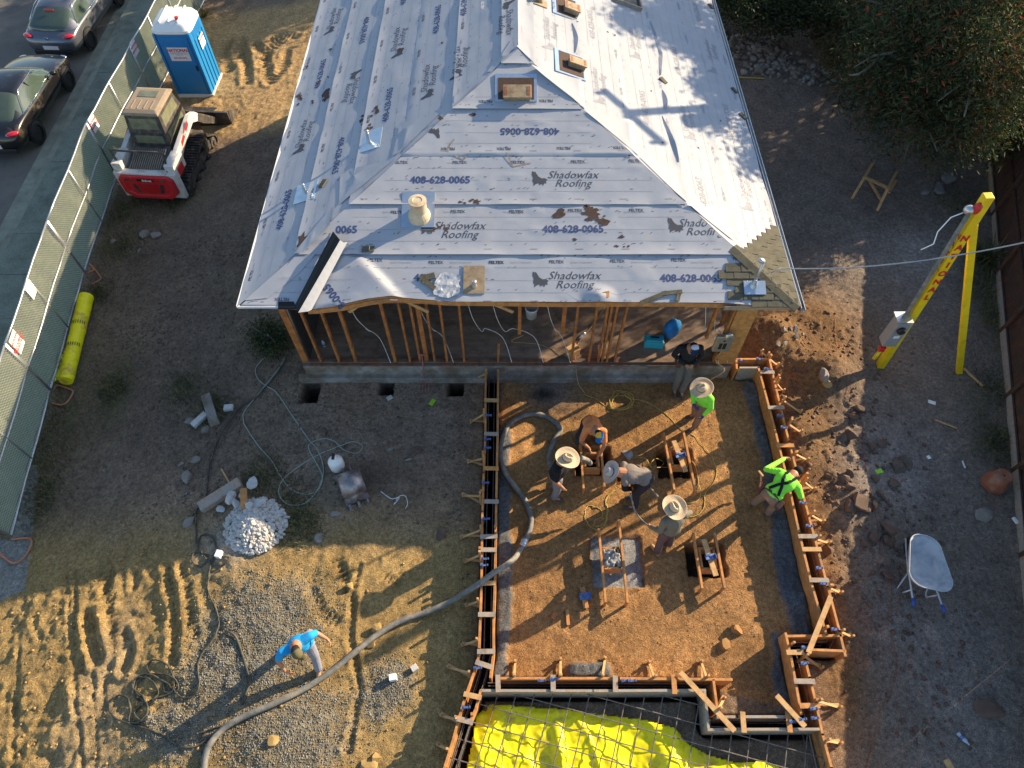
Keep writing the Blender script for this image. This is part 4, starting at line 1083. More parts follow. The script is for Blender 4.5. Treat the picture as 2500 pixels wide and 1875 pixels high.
form('long right form glowing orange in the sun with braces against the dirt slope',
     [([K1(600, 1150), R4(290, 460), R4(400, 900), R4(480, 1270), R4(570, 1640), B4(690, 630)], 'wood'),
      ([K1(770, 1000), R4(300, 150), R4(400, 560), R4(530, 1050), R4(640, 1460), B4(700, 260), B4(790, 600), B4(835, 790)], 'wood')],
     [(R4(185, 28), R4(275, 30)), (R4(245, 303), R4(350, 301)), (R4(310, 595), R4(425, 595)), (R4(480, 1295), R4(608, 1295)), (R4(510, 1395), R4(635, 1395)), (R4(565, 1632), R4(692, 1634))],
     [(R4(300, 110), R4(350, 185)), (R4(345, 240), R4(480, 345)), (R4(390, 425), R4(485, 500)), (R4(440, 655), R4(535, 715)), (R4(512, 870), R4(585, 942)), (R4(560, 1125), R4(655, 1190)), (R4(602, 1315), R4(700, 1355)), (B4(690, 262), B4(790, 315)), (B4(790, 605), B4(875, 652))],
     [R4(230, 5), R4(330, 365), R4(360, 455), R4(505, 1035), R4(555, 1215), R4(635, 1540), B4(668, 238), B4(755, 590)], [R4(325, 48), R4(425, 375), R4(455, 640), R4(542, 805), B4(738, 245)], [(B4(545, 772), B4(718, 338))])
form('small square form box at the upper right corner against the house',
     [([K1(235, 1015), K1(745, 1010)], 'wood'), ([K1(310, 1150), K1(600, 1150)], 'wood_grey'), ([K1(250, 1040), K1(255, 1165)], 'wood')],
     [], [(K1(760, 1010), K1(890, 1140)), (K1(740, 985), K1(640, 930))], [K1(320, 1040), K1(612, 1020), K1(760, 1190)], [K1(800, 945)])
form('boxed jog form sticking out at the lower right with a thick inner board',
     [([B4(375, 620), B4(420, 820), B4(495, 1240)], 'wood'), ([B4(395, 640), B4(810, 635)], 'wood'), ([B4(575, 745), B4(835, 755)], 'wood'), ([B4(535, 860), B4(560, 960), B4(610, 1160), B4(660, 1400), B4(730, 1659), B4(790, 1880)], 'wood')],
     [(B4(390, 768), B4(500, 768)), (B4(448, 990), B4(583, 992)), (B4(492, 1180), B4(622, 1178))],
     [(B4(510, 790), B4(640, 890)), (B4(605, 1140), B4(780, 1195)), (B4(675, 1445), B4(785, 1470)), (B4(420, 700), B4(345, 790))], [B4(525, 730), B4(590, 1202), B4(600, 1275), B4(520, 852)], [B4(700, 565), B4(620, 1130)])

def rebar_run(label, pts, offs=(-.06, .06), zs=(.30, .02)):
    p0 = G(*pts[0], 0); t = thing('rebar_cage', label, 'rebar', (p0.x, p0.y, 0), group='rebar inside the forms')
    W = [G(*p, TOP) for p in pts]
    for o_ in offs:
        for z in zs:
            Q = []
            for i, w in enumerate(W):
                d = (W[min(i + 1, len(W) - 1)] - W[max(i - 1, 0)]).normalized(); n_ = Vector((-d.y, d.x, 0)); q = w + n_ * o_; q.z = z + .01 * math.sin(i * 3); Q.append(q)
            b = MB(); b.tube(Q, .0085, 6); b.build('bar', M['rebar'], t)
    return t
rebar_run('dark rebar running inside the long left form', [(1200, 908), (1196, 1200), (1192, 1400), (1189, 1590), (1178, 1640), (1140, 1760), (1098, 1900)])
rebar_run('dark rebar running inside the straight lower form', [(1190, 1672), (1450, 1673), (1730, 1674), (1738, 1700), (1744, 1762), (1850, 1766), (1985, 1766)])
rebar_run('dark rebar running inside the long right form', [(1800, 888), (1862, 890), (1872, 905), (1930, 1130), (1995, 1400), (2036, 1555), (2030, 1570), (1950, 1572)])
rebar_run('dark rebar inside the lower right jog form', [(1940, 1580), (1965, 1680), (1992, 1790), (2015, 1890)])

# pier forms
def pier(label, L, Rr, y0, y1, fill=False, cross=True):
    zt = .33
    A0, A1, B0_, B1_ = G(*L[0], zt), G(*L[1], zt), G(*Rr[0], zt), G(*Rr[1], zt)
    c = (A0 + A1 + B0_ + B1_) / 4
    t = thing('pier_form', label, 'pier form', (c.x, c.y, 0), group='pier forms on the clay pad')
    for a, e in ((A0, A1), (B0_, B1_)):
        b = MB(); b.beam(a - Vector((0, 0, .045)), e - Vector((0, 0, .045)), .042, .09); b.build('rail', M['wood'], t)
        for q in (a, e):
            q2 = q.lerp(c, .04); b = MB(); b.beam((q2.x, q2.y, -.1), (q2.x, q2.y, zt - .095), .04, .04, (0, 1, 0)); b.build('stake', M['wood'], t)
    def at(P0, P1, sy):
        k0 = L if P0 is A0 else Rr
        f = (sy - k0[0][1]) / (k0[1][1] - k0[0][1]); return P0.lerp(P1, f)
    tl, tr, bl, br = at(A0, A1, y0), at(B0_, B1_, y0), at(A0, A1, y1), at(B0_, B1_, y1)
    dx = (tr - tl).normalized() * .045; dz = Vector((0, 0, .06 + .11))
    for a, e in ((tl + dx, tr - dx), (bl + dx, br - dx), (tl + dx * 1.6, bl + dx * 1.6), (tr - dx * 1.6, br - dx * 1.6)):
        if a is not None:
            b = MB(); b.beam(a - dz, e - dz, .042, .26); b.build('box_board', M['wood'], t)
    cc = (tl + tr + bl + br) / 4
    if cross:
        b = MB(); u = (bl - tl).normalized(); b.beam(cc - u * .36 + Vector((-.04, 0, .015)), cc + u * .36 + Vector((.08, 0, .015)), .10, .03); b.build('cross_board', M['wood_pale'], t)
        b = MB(); k = cc + Vector((.03, 0, .06)); b.box(k, (.22, .10, .015), (0, .1, .2)); b.box(k + Vector((.09, 0, .03)), (.012, .10, .07), (0, 0, .2)); b.box(k + Vector((-.08, .02, .02)), (.04, .04, .05)); b.box(k + Vector((0, .0, .012)), (.03, .13, .02), (0, 0, .9)); b.build('post_bracket', M['blue_metal'], t)
    if fill:
        b = MB(); n = 14; w = (tr - tl) * .86; h = (bl - tl) * .9; o_ = tl + (tr - tl) * .07 + (bl - tl) * .05
        rs = np.random.RandomState(4)
        V = [o_ + w * (i / n) + h * (j / n) + Vector((0, 0, -.05 + .07 * float(rs.rand()) * (1 if 0 < i < n and 0 < j < n else 0) - (.14 if (abs(i / n - .85) < .1 and abs(j / n - .15) < .12) or (abs(i / n - .7) < .08 and abs(j / n - .9) < .06) else 0))) for j in range(n + 1) for i in range(n + 1)]
        b.add(V, [(j * (n + 1) + i, j * (n + 1) + i + 1, (j + 1) * (n + 1) + i + 1, (j + 1) * (n + 1) + i) for i in range(n) for j in range(n)])
        b.build('poured_concrete', M['conc_wet'], t, smooth=True)
    return t
pier('timber pier form the crouching man in orange reaches into', [(1417, 1072), (1425, 1192)], [(1467, 1085), (1476, 1188)], 1104, 1142, cross=False)
pier('timber pier form with blue bracket at the upper right of the pad', [(1620, 1055), (1647, 1195)], [(1669, 1053), (1699, 1199)], 1096, 1136)
pier('timber pier form already filled with wet concrete', [(1462, 1290), (1479, 1470)], [(1511, 1268), (1533, 1471)], 1338, 1388, True, False)
pier('timber pier form with blue bracket at the lower right of the pad', [(1693, 1300), (1715, 1436)], [(1745, 1300), (1770, 1435)], 1338, 1388)

# loose timber on the pad
def stick(label, a, c, w=.09, h=.03, m='wood', za=.02, zb=.02, group=None, name='board', cat='board'):
    A = GG(*a, za + h / 2); Bp = GG(*c, zb + h / 2); t = thing(name, None, None); mid = (A + Bp) / 2
    col.objects.unlink(t); bpy.data.objects.remove(t)
    b = MB(); d = Bp - A; L = d.length
    b.box((0, 0, 0), (w, L, h)); o = b.build(name, M[m], None)
    o.location = mid; o.rotation_euler = d.to_track_quat('Y', 'Z').to_euler(); tag(o, label, cat, group); return o
stick('short board with a blue bracket lying left of the filled pier form', B3(1015, 270), B3(1045, 430), .10, .035, 'wood')
b = MB(); c = GG(*B3(1038, 340), .06); b.box((0, 0, 0), (.22, .13, .012), (.1, 0, .1)); b.box((.1, 0, .03), (.012, .12, .06)); b.box((-.02, .01, .02), (.03, .14, .02), (0, 0, .9)); o = b.build('post_bracket', M['blue_metal']); o.location = c; tag(o, 'blue steel bracket resting on the short board left of the filled pier', 'bracket')
stick('narrow upright offcut lying below the short bracket board', B3(898, 440), B3(908, 560), .06, .03, 'wood')
stick('tiny red-brown wood block left of the narrow offcut', B3(815, 460), B3(785, 512), .08, .03, 'wood_old')
stick('thin pale lath lying on the dirt beside the foot of the yellow pole brace', R4(1740, 5), R4(1885, 140), .05, .03, 'wood_pale')
stick('thin yellowish lath lying above the potted stones', R4(1520, 400), R4(1690, 465), .03, .02, 'wood_pale')
stick('yellow handled rod lying near the stone row by the roof edge', Z3(2020 - 120, 605), Z3(2100, 612), .03, .03, 'cordyellow')
stick('pale board end at the bottom edge right of centre', B4(1600, 1595), B4(1660, 1700), .11, .03, 'wood_pale')
stick('grey timber baulk lying beside the rubble heap', L1(1560, 1090), L1(1870, 895), .22, .16, 'wood_grey', name='timber_baulk', cat='timber')
stick('short brown timber standing out of the rubble heap', L1(1910, 970), L1(1905, 1110), .13, .06, 'wood', .25, .12)
stick('thin wooden stick above the grey timber baulk', L1(1712, 780), L1(1775, 890), .03, .02, 'wood_pale')
stick('long broken concrete curb piece among stones left of the hose', L1(1600, 225), L1(1665, 440), .2, .13, 'conc', name='concrete_piece', cat='concrete')
stick('short broken concrete piece left of the long curb piece', L1(1600, 360), L1(1495, 455), .14, .1, 'stone', name='concrete_piece', cat='concrete')
stick('red-stained wooden plank lying by the inner face of the right form', R4(455, 1280), R4(490, 1440), .14, .03, 'wood_pale', .1, .1)

# vapour barrier sheet and rebar mat
ZR0 = .25
o0 = G(*B3(200, 1160), ZR0); eV = (G(*B3(1030, 1659), ZR0) - G(*B3(1160, 1100), ZR0)).normalized(); eH = (G(*B3(1380, 1510), ZR0) - G(*B3(730, 1330), ZR0)).normalized()
sheet_poly = [G(*p, 0)[:2] for p in [B3(290, 1165), B3(560, 1185), B3(850, 1205), B3(1180, 1245), B3(1500, 1290), B3(1740, 1360), B3(1830, 1470), B3(1990, 1555), B3(2212, 1620), B4(200, 1600), B4(350, 1659), B4(520, 1900), B4(100, 2300), B3(0, 2300), B3(60, 1900), B3(120, 1659), B3(160, 1480), B3(195, 1250)]]
def inside_poly(poly, x, y):
    c = False
    for i in range(len(poly)):
        (x0, y0), (x1, y1) = poly[i], poly[(i + 1) % len(poly)]
        if (y0 > y) != (y1 > y) and x < (x1 - x0) * (y - y0) / (y1 - y0) + x0: c = not c
    return c
def dist_poly(poly, X, Y):
    d, a, s = dpoly(list(poly) + [poly[0]], X, Y); return d
xs = np.arange(-2.6, 5.2, .024); ys = np.arange(-.2, 3.4, .024)
SX, SY = np.meshgrid(xs, ys, indexing='ij')
ins = np.zeros(SX.shape, bool)
for i in range(len(sheet_poly)):
    (x0, y0), (x1, y1) = sheet_poly[i], sheet_poly[(i + 1) % len(sheet_poly)]
    m_ = ((y0 > SY) != (y1 > SY)) & (SX < (x1 - x0) * (SY - y0) / (y1 - y0 + 1e-9) + x0); ins ^= m_
dd = dist_poly(sheet_poly, SX, SY)
dd = dd + (fbm(SX, SY, .5, 61, 3) - .5) * .25
rid = lambda f: np.clip(1 - np.abs(f) * 7, 0, 1)
w1 = fbm(SX, SY, .9, 62, 3)
Zs = .06 * np.clip(dd / .3, 0, 1) ** .6 + .02 + (fbm(SX, SY, .7, 63, 2) - .5) * .13 + .010 * (fbm(SX, SY, .12, 67, 3) - .5) + .011 * rid(fbm(SX, SY, .35, 68, 3) - .5) + .035 * rid(fbm(SX * 1.6 + SY * .5, SY * .5, .8, 64, 3) - .5) + .03 * rid(fbm(SX, SY * 2, .6, 66, 3) - .48) + .03 * rid(w1 - .5)
for (x, y, w, hgt) in [(1680, 1360, .16, .12), (820, 1390, .10, .14), (1610, 1450, .14, .1)]:
    c = G(*B3(x, y)); dline = np.abs((SX - c.x) + (SY - c.y) * .12); Zs += hgt * np.exp(-(dline / w) ** 2) * np.exp(-((SY - c.y + .5) / .6) ** 2)
keep = ins
idx = -np.ones(SX.shape, int); idx[keep] = np.arange(keep.sum())
b = MB(); V = np.stack([SX[keep], SY[keep], Zs[keep]], -1).tolist(); F_ = []
for i in range(SX.shape[0] - 1):
    for j in range(SX.shape[1] - 1):
        q = (idx[i, j], idx[i + 1, j], idx[i + 1, j + 1], idx[i, j + 1])
        if min(q) >= 0: F_.append(q)
b.add(V, F_); o = b.build('plastic_sheet', M['vinyl'], None, smooth=True, fix=False); tag(o, 'crumpled bright yellow plastic sheet spread under the rebar mat at the bottom', 'plastic sheet')
md = o.modifiers.new('s', 'SOLIDIFY'); md.thickness = .004
# rebar mat: each bar is a part
mat_ = thing('rebar_mat', 'square rebar mat laid over the yellow plastic sheet at the bottom', 'rebar mat', (o0.x, o0.y, 0))
bound = [G(*p, ZR0)[:2] for p in [B3(235, 1100), B3(480, 1085), B3(1965, 1100), B3(2000, 1385), B4(640, 1400), B4(720, 1900), B4(400, 2300), B2(1300, 2200), B2(1660, 1380), B2(1745, 1300)]]
def clip_line(P, d, poly):
    ts = []
    for i in range(len(poly)):
        x0, y0 = poly[i]; x1, y1 = poly[(i + 1) % len(poly)]; ex, ey = x1 - x0, y1 - y0
        den = d.x * ey - d.y * ex
        if abs(den) < 1e-9: continue
        t = ((x0 - P.x) * ey - (y0 - P.y) * ex) / den; u = ((x0 - P.x) * d.y - (y0 - P.y) * d.x) / den
        if 0 <= u <= 1: ts.append(t)
    ts.sort(); return [(ts[i], ts[i + 1]) for i in range(0, len(ts) - 1, 2)]
rs = np.random.RandomState(1)
def bars(d, step, z, n0, n1, start):
    for k in range(n0, n1):
        P_ = o0 + start * (k * step)
        for t0, t1 in clip_line(P_, d, bound):
            if t1 - t0 < .3: continue
            N_ = max(3, int((t1 - t0) / .4)); off = rs.rand() * 6
            pts = [P_ + d * (t0 + (t1 - t0) * i / N_) for i in range(N_ + 1)]
            pts = [Vector((p.x, p.y, z + .012 * math.sin(off + i * 1.1))) for i, p in enumerate(pts)]
            b = MB(); b.tube(pts, .0095, 6); b.build('bar', M['rebar'], mat_)
bars(eV, .305, ZR0, -4, 26, Vector((eH.x, eH.y, 0)))
bars(eH, .305, ZR0 + .016, -5, 14, Vector((eV.x, eV.y, 0)))

# ------------------------------------------------------------------ hoses and cords
def spline(pts, k=8):
    P_ = pts; out = []
    for i in range(len(P_) - 1):
        p0 = P_[max(i - 1, 0)]; p1 = P_[i]; p2 = P_[i + 1]; p3 = P_[min(i + 2, len(P_) - 1)]
        for j in range(k):
            t = j / k; out.append(.5 * ((2 * p1) + (p2 - p0) * t + (2 * p0 - 5 * p1 + 4 * p2 - p3) * t * t + (3 * p1 - p0 - 3 * p2 + p3) * t ** 3))
    out.append(P_[-1]); return out
def hose(name, label, cat, pts, r, m, k=8, n=8, group=None, lift=None, wob=0):
    Q = []
    for p in pts:
        if len(p) == 3 and not isinstance(p, Vector): Q.append(G(p[0], p[1], p[2]))
        elif isinstance(p, Vector): Q.append(p)
        else: Q.append(GG(p[0], p[1], r * 1.2))
    S_ = spline(Q, k)
    rs = np.random.RandomState(len(pts)); out = []
    for i, s_ in enumerate(S_):
        g_ = gz(s_.x, s_.y) + r * .9
        z = s_.z if (s_.z > .3) else max(s_.z, g_)
        w_ = Vector((rs.randn(), rs.randn(), 0)) * wob
        out.append(Vector((s_.x, s_.y, z)) + w_)
    c = out[0].copy(); b = MB(); b.tube([p - c for p in out], r, n)
    o = b.build(name, M[m], None, smooth=True); o.location = c; tag(o, label, cat, group); return o
HAND1 = (1393, 1122, 1.02)
main = [(1441, 1131, .50), (1432, 1123, .68), (1415, 1119, .85), (1396, 1127, .95), (1384, 1143, .92), (1372, 1155, .75), (1350, 1150, .3), (1340, 1120), (1352, 1080), (1368, 1050), (1339, 1023), (1304, 1014), (1270, 1022), (1244, 1039), (1230, 1065), (1222, 1096), (1224, 1128), (1235, 1160), (1257, 1191), (1279, 1220), (1292, 1248), (1297, 1273), (1292, 1302), (1276, 1334), (1257, 1362, .25), (1232, 1382, .50), (1203, 1400, .56), (1170, 1425, .56), (1138, 1445, .40), (1104, 1466, .15), (1043, 1497), (980, 1518), (916, 1556), (869, 1594), (806, 1644), (742, 1685), (663, 1723), (600, 1750), (554, 1776), (522, 1809), (506, 1844), (500, 1900)]
mh = hose('concrete_hose', 'thick grey concrete pump hose snaking over the left form to the straw hatted man', 'hose', main, .055, 'hosegrey', 8, 12)
b = MB()
for (sx, sy) in ((1281, 1322), (1274, 1336)):
    pass
q = GG(1279, 1328, .07); b.lathe([(.07, -.09), (.078, -.03), (.066, 0), (.078, .03), (.07, .09)], q, 14, Vector((.35, .93, 0)).to_track_quat('Z', 'Y').to_euler()); b.build('coupling', M['galv'], mh, smooth=True)
rs = np.random.RandomState(6)
coil = []
for i in range(30):
    a = i * 2.1 + .3; r = .16 + .26 * rs.rand()
    c = G(352 + 18 * math.sin(i * .7), 1688 + 22 * math.cos(i * .5))
    coil.append(Vector((c.x + r * math.cos(a), c.y + r * 1.15 * math.sin(a), .04 + .015 * (i % 5))))
blk = [(440, 1825), (480, 1822), (520, 1795), (545, 1772), (520, 1780), (487, 1791)]
hose('black_hose', 'thin dark hose tail lying by the foot of the grey pump hose', 'hose', blk, .018, 'hoseblack')
lower = [(435, 1822), (400, 1795), (360, 1780), (320, 1768), (280, 1752), (268, 1725), (285, 1700), (310, 1702), (320, 1730), (318, 1762), (345, 1760), (362, 1735), (350, 1700), (325, 1680), (335, 1655), (370, 1660), (388, 1690), (360, 1720), (330, 1700), (340, 1665), (380, 1645), (425, 1655), (435, 1685), (405, 1690), (400, 1665), (380, 1655), (360, 1630), (375, 1612), (405, 1620), (425, 1655), (420, 1690), (370, 1710), (330, 1740), (350, 1760), (368, 1740), (350, 1710), (330, 1690), (332, 1660), (360, 1645), (410, 1670), (440, 1701), (468, 1701), (487, 1676), (484, 1628), (494, 1597), (522, 1559), (535, 1524), (528, 1486), (510, 1448), (510, 1413), (517, 1375), (530, 1345), (520, 1315), (500, 1305), (484, 1325), (492, 1348), (530, 1358), (560, 1362), (545, 1380), (515, 1375), (495, 1350), (475, 1350), (470, 1370), (490, 1385), (505, 1370), (495, 1352), (481, 1330), (480, 1290), (481, 1248), (503, 1216), (510, 1153), (525, 1096), (544, 1052), (585, 998), (627, 970), (655, 940), (680, 909), (700, 880)]
hose('air_hose', 'long dusty dark hose heaped in a coil on the sunlit dirt', 'hose', lower, .0165, 'hoseblack', 8, 7, wob=.004)
hose('rubber_hose', 'short dark hose bending down beside the man in the blue shirt', 'hose', [(553, 1541), (575, 1553), (590, 1590), (605, 1640), (612, 1665), (600, 1700), (592, 1722)], .022, 'hoseblack')
gh = [(649, 872), (625, 899), (630, 925), (652, 944), (676, 960), (711, 1011), (752, 1071), (777, 1102), (790, 1147), (777, 1194), (745, 1229), (704, 1232), (682, 1210), (684, 1185), (704, 1159), (764, 1118), (821, 1093), (863, 1079), (885, 1090), (872, 1107), (840, 1099), (815, 1077), (787, 1072), (758, 1083), (755, 1099), (771, 1128), (787, 1163), (777, 1197), (749, 1207), (714, 1197), (689, 1169), (663, 1125), (632, 1090), (600, 1042), (595, 1027), (598, 1004), (633, 960), (677, 906), (697, 872)]
hose('garden_hose', 'pale green garden hose looped across the shaded yard', 'hose', gh, .011, 'hosegreen')
def loops(cx, cy, n, r0, r1, seed, z=.015):
    rs = np.random.RandomState(seed); out = []; c = G(cx, cy)
    ph = rs.rand() * 6
    for i in range(n * 5):
        a = ph + i * 2 * math.pi / 5.2; r = r0 + (r1 - r0) * rs.rand()
        out.append(Vector((c.x + r * math.cos(a) * 1.1, c.y + r * math.sin(a), z + .006 * (i % 4))))
    return out
hose('extension_cord', 'yellow extension cord coiled at the top of the pad and running down its right side', 'cord', [(1422, 963), (1450, 972), (1469, 985), (1490, 1000)] + loops(1516, 982, 4, .16, .32, 3) + [(1535, 973), (1577, 982), (1621, 1008), (1656, 1042), (1694, 1065), (1732, 1109), (1749, 1147), (1744, 1175), (1722, 1204), (1719, 1235), (1703, 1258), (1668, 1262)], .0075, 'cordyellow', 8, 5, wob=.003)
hose('extension_cord', 'yellow cord trailing from the bending grey shirted man to the right', 'cord', [(1560, 1118), (1577, 1121), (1592, 1144), (1610, 1143), (1620, 1130), (1600, 1120), (1590, 1140), (1637, 1142), (1681, 1156), (1706, 1185), (1709, 1213), (1687, 1229), (1637, 1220)], .0075, 'cordyellow', 8, 5, wob=.002)
hose('cord_bundle', 'crinkled yellow cord looped on the dirt above the filled pier form', 'cord', [(1529, 1186), (1504, 1197), (1480, 1220), (1482, 1242), (1478, 1277), (1463, 1292), (1440, 1286), (1428, 1261), (1434, 1235), (1463, 1242), (1470, 1262), (1453, 1270), (1450, 1285), (1475, 1280), (1484, 1250), (1478, 1218), (1500, 1196)], .008, 'cordyellow', 8, 5, wob=.008)
hose('vibrator_shaft', 'grey vibrator shaft held between the two men in grey shirts', 'hose', [(1539, 1204, .75), (1548, 1242, .5), (1564, 1267, .45), (1587, 1287, .7)], .018, 'hosegrey', 8, 8)
hose('vibrator_shaft', 'grey metal rod rising behind the bending grey shirted man', 'rod', [(1576, 1180, .5), (1606, 1212, .9)], .018, 'hosegrey', 4, 8)
hose('mason_line', 'thin reddish string line lying along the dirt right of the forms', 'string', [(2035, 760), (2040, 830), (2070, 950), (2100, 1010), (2108, 1100), (2120, 1180), (2138, 1260), (2150, 1340), (2170, 1400), (2175, 1480), (2175, 1560), (2190, 1620), (2175, 1690), (2150, 1730), (2135, 1800), (2112, 1880)], .006, 'rust', 6, 4)
hose('white_cable', 'thin white cable curling right of the excavator bucket', 'cable', [(930, 1200), (955, 1218), (975, 1215), (962, 1232), (975, 1212), (990, 1212), (995, 1230), (990, 1242)], .008, 'white', 6, 5)
# ------------------------------------------------------------------ temporary fence along the sidewalk
M['mesh'] = pmat('chain_link_wire', (.50, .50, .46), .4, metal=.5, var=.1)
def screen_mat():
    m = pmat('green_privacy_screen', (.12, .142, .098), .8, var=.12, vscale=3, dirt=(.21, .21, .15), dirt_amt=.2, dscale=1.5)
    nt = m.node_tree; N = nt.nodes; L = nt.links; b = N['Principled BSDF']; o = N['Material Output']
    tr = N.new('ShaderNodeBsdfTranslucent'); tr.inputs[0].default_value = (.22, .32, .15, 1)
    mx = N.new('ShaderNodeMixShader'); mx.inputs[0].default_value = .3
    L.new(b.outputs[0], mx.inputs[1]); L.new(tr.outputs[0], mx.inputs[2]); L.new(mx.outputs[0], o.inputs[0]); return m
M['screen'] = screen_mat()
FP = [GG(*p) for p in [(14, 1378), (127, 956), (209, 668), (288, 434), (380, 247), (452, 100), (512, -20)]]
dlast = (FP[0] - FP[1]).normalized()
FP[0] = FP[1] + dlast * 3.72; FP[0].z = gz(FP[0].x, FP[0].y)
spots = ['at the lower left corner with a red sign', 'second from the lower left, with a blank white sign', 'beside the yellow plastic roll', 'behind the loader tail', 'between the loader and the blue portable toilet', 'behind the blue portable toilet']
def fence_panel(A, Bp, label, sign=False):
    up = Vector((0, 0, 1)); h = 1.83; t = thing('chain_link_fence', label, 'fence', A, group='chain link fence panels with green screen')
    a = A + up * .06; c = Bp + up * .06; d = (c - a).normalized(); a = a + d * .02; c = c - d * .02; m_ = (a + c) / 2
    for p, q, nm in ((a, a + up * h, 'post'), (c, c + up * h, 'post'), (m_, m_ + up * h, 'post'), (a + up * h, c + up * h, 'rail'), (a + up * h * .52, c + up * h * .52, 'rail'), (a + up * .02, c + up * .02, 'rail')):
        b = MB(); k = 6 if nm == 'rail' else 2; pts = [p.lerp(q, i / k) + (up * (.02 * math.sin(i * 1.3 + A.y)) if nm == 'rail' and 0 < i < k else Vector()) for i in range(k + 1)]
        b.tube(pts, .022, 8); b.build(nm, M['galv'], t, smooth=True)
    nrm = d.cross(up).normalized()
    if nrm.x > 0: nrm = -nrm
    L = (c - a).length; b = MB(); nx_, nz_ = 26, 10
    V = []
    for j in range(nz_ + 1):
        for i in range(nx_ + 1):
            s_ = i / nx_; w = .035 + .03 * (math.sin(s_ * 9 + A.y * 3) * math.sin(j * .6)) + .02 * math.sin(s_ * 31 + j)
            V.append(a + d * (L * s_) + up * (.06 + (h - .1) * j / nz_) + nrm * max(w, .012))
    b.add(V, [(j * (nx_ + 1) + i, j * (nx_ + 1) + i + 1, (j + 1) * (nx_ + 1) + i + 1, (j + 1) * (nx_ + 1) + i) for i in range(nx_) for j in range(nz_)])
    b.build('privacy_screen', M['screen'], t, smooth=True, fix=False)
    b = MB(); st = .075; r = .0028; k0 = -int(h / st) - 1; k1 = int(L / st) + 1
    def seg(x0, z0, x1, z1):
        P0 = a + d * x0 + up * z0 - nrm * .006; P1 = a + d * x1 + up * z1 - nrm * .006
        e = (P1 - P0).normalized(); s1 = nrm * r; s2 = e.cross(nrm) * r
        b.add([P0 + s1 + s2, P0 + s1 - s2, P0 - s1, P1 + s1 + s2, P1 + s1 - s2, P1 - s1], [(0, 1, 4, 3), (1, 2, 5, 4), (2, 0, 3, 5)])
    for k in range(k0, k1):
        x0 = k * st; za = max(0, -x0); zb_ = min(h, L - x0)
        if zb_ > za: seg(x0 + za, za, x0 + zb_, zb_)
        x0 = k * st + h
        za = max(0, x0 - L); zb_ = min(h, x0)
        if zb_ > za: seg(x0 - za, za, x0 - zb_, zb_)
    b.build('wire_mesh', M['mesh'], t, fix=False)
    return t, a, c, d, nrm
FPANELS = []
for i in range(6):
    FPANELS.append(fence_panel(FP[i], FP[i + 1], 'green screened chain link panel ' + spots[i]))

M['sign_white'] = pmat('white_sign_plate', (.75, .73, .72), .5, var=.05)
def text_obj(name, s, size, M4, mat, parent, bold=0.0, depth=.002, shear=0, align='CENTER'):
    v, f = text_geo(s, size, bold, shear, align)
    b = MB(); b.add([M4 @ Vector((x, y, depth)) for x, y in v], f); return b.build(name, mat, parent, fix=False)
def frame(o_, xd, yd):
    xd = Vector(xd).normalized(); yd = Vector(yd).normalized(); z = xd.cross(yd); m = Matrix((xd, yd, z)).transposed().to_4x4(); m.translation = o_; return m
def fence_sign(sx, sy, h, w, hh, txt, panel, blank=False):
    t, a, c, d, n_ = panel
    dr = ray(sx, sy); cc = Vector((0, 0, CAMH)); k = (a - cc).dot(n_) / dr.dot(n_); p = cc + dr * k - n_ * .02
    xd = d if d.y > 0 else -d
    F4 = frame(p, xd, (0, 0, 1)); F4 = frame(p, xd, Vector((0, 0, 1)))
    if F4.to_3x3().col[2].dot(n_) > 0: F4 = frame(p, -xd, (0, 0, 1))
    b = MB(); b.add([F4 @ Vector((x, y, z)) for z in (-.003, .003) for x, y in ((-w / 2, -hh / 2), (w / 2, -hh / 2), (w / 2, hh / 2), (-w / 2, hh / 2))], [(0, 3, 2, 1), (4, 5, 6, 7), (0, 1, 5, 4), (1, 2, 6, 5), (2, 3, 7, 6), (3, 0, 4, 7)])
    s_ = b.build('sign', M['sign_white'], t)
    if txt: text_obj('lettering', txt, .085, F4, M['red'], s_, .003, .006)
fence_sign(39, 835, 1.2, .36, .46, 'NATIONAL\n\nRENT-A-FENCE\n800-352-5675', FPANELS[0])
fence_sign(227, 300, 1.3, .34, .44, 'NATIONAL\n\n800-352-5675', FPANELS[2] if False else FPANELS[3])
fence_sign(327, 115, 1.3, .34, .44, 'NATIONAL\n\n800-352-5675', FPANELS[4])
fence_sign(72, 708, 1.3, .26, .40, '', FPANELS[1])
# orange feet under the panel joints
M['orange_metal'] = pmat('orange_fence_foot', (.48, .17, .08), .6, var=.25, dirt=(.3, .18, .1), dirt_amt=.4)
for i, (P_, lab, s_) in enumerate([([(30, 1318), (72, 1315), (78, 1330), (60, 1362), (35, 1376), (12, 1362), (0, 1352)], 'large orange looped fence foot at the lower end of the fence', 1), ([(135, 950), (142, 942), (175, 953), (178, 963), (165, 983), (150, 990), (128, 985)], 'orange looped fence foot below the yellow roll', 1), ([(214, 669), (230, 660), (220, 645), (246, 677), (243, 686), (224, 696)], 'orange looped fence foot above the yellow roll', 1), ([(288, 450), (318, 458), (330, 440)], 'orange fence foot under the loader tail', 1)]):
    hose('fence_stand', lab, 'fence foot', P_, .022, 'orange_metal', 4, 8, group='orange feet holding the fence panels')

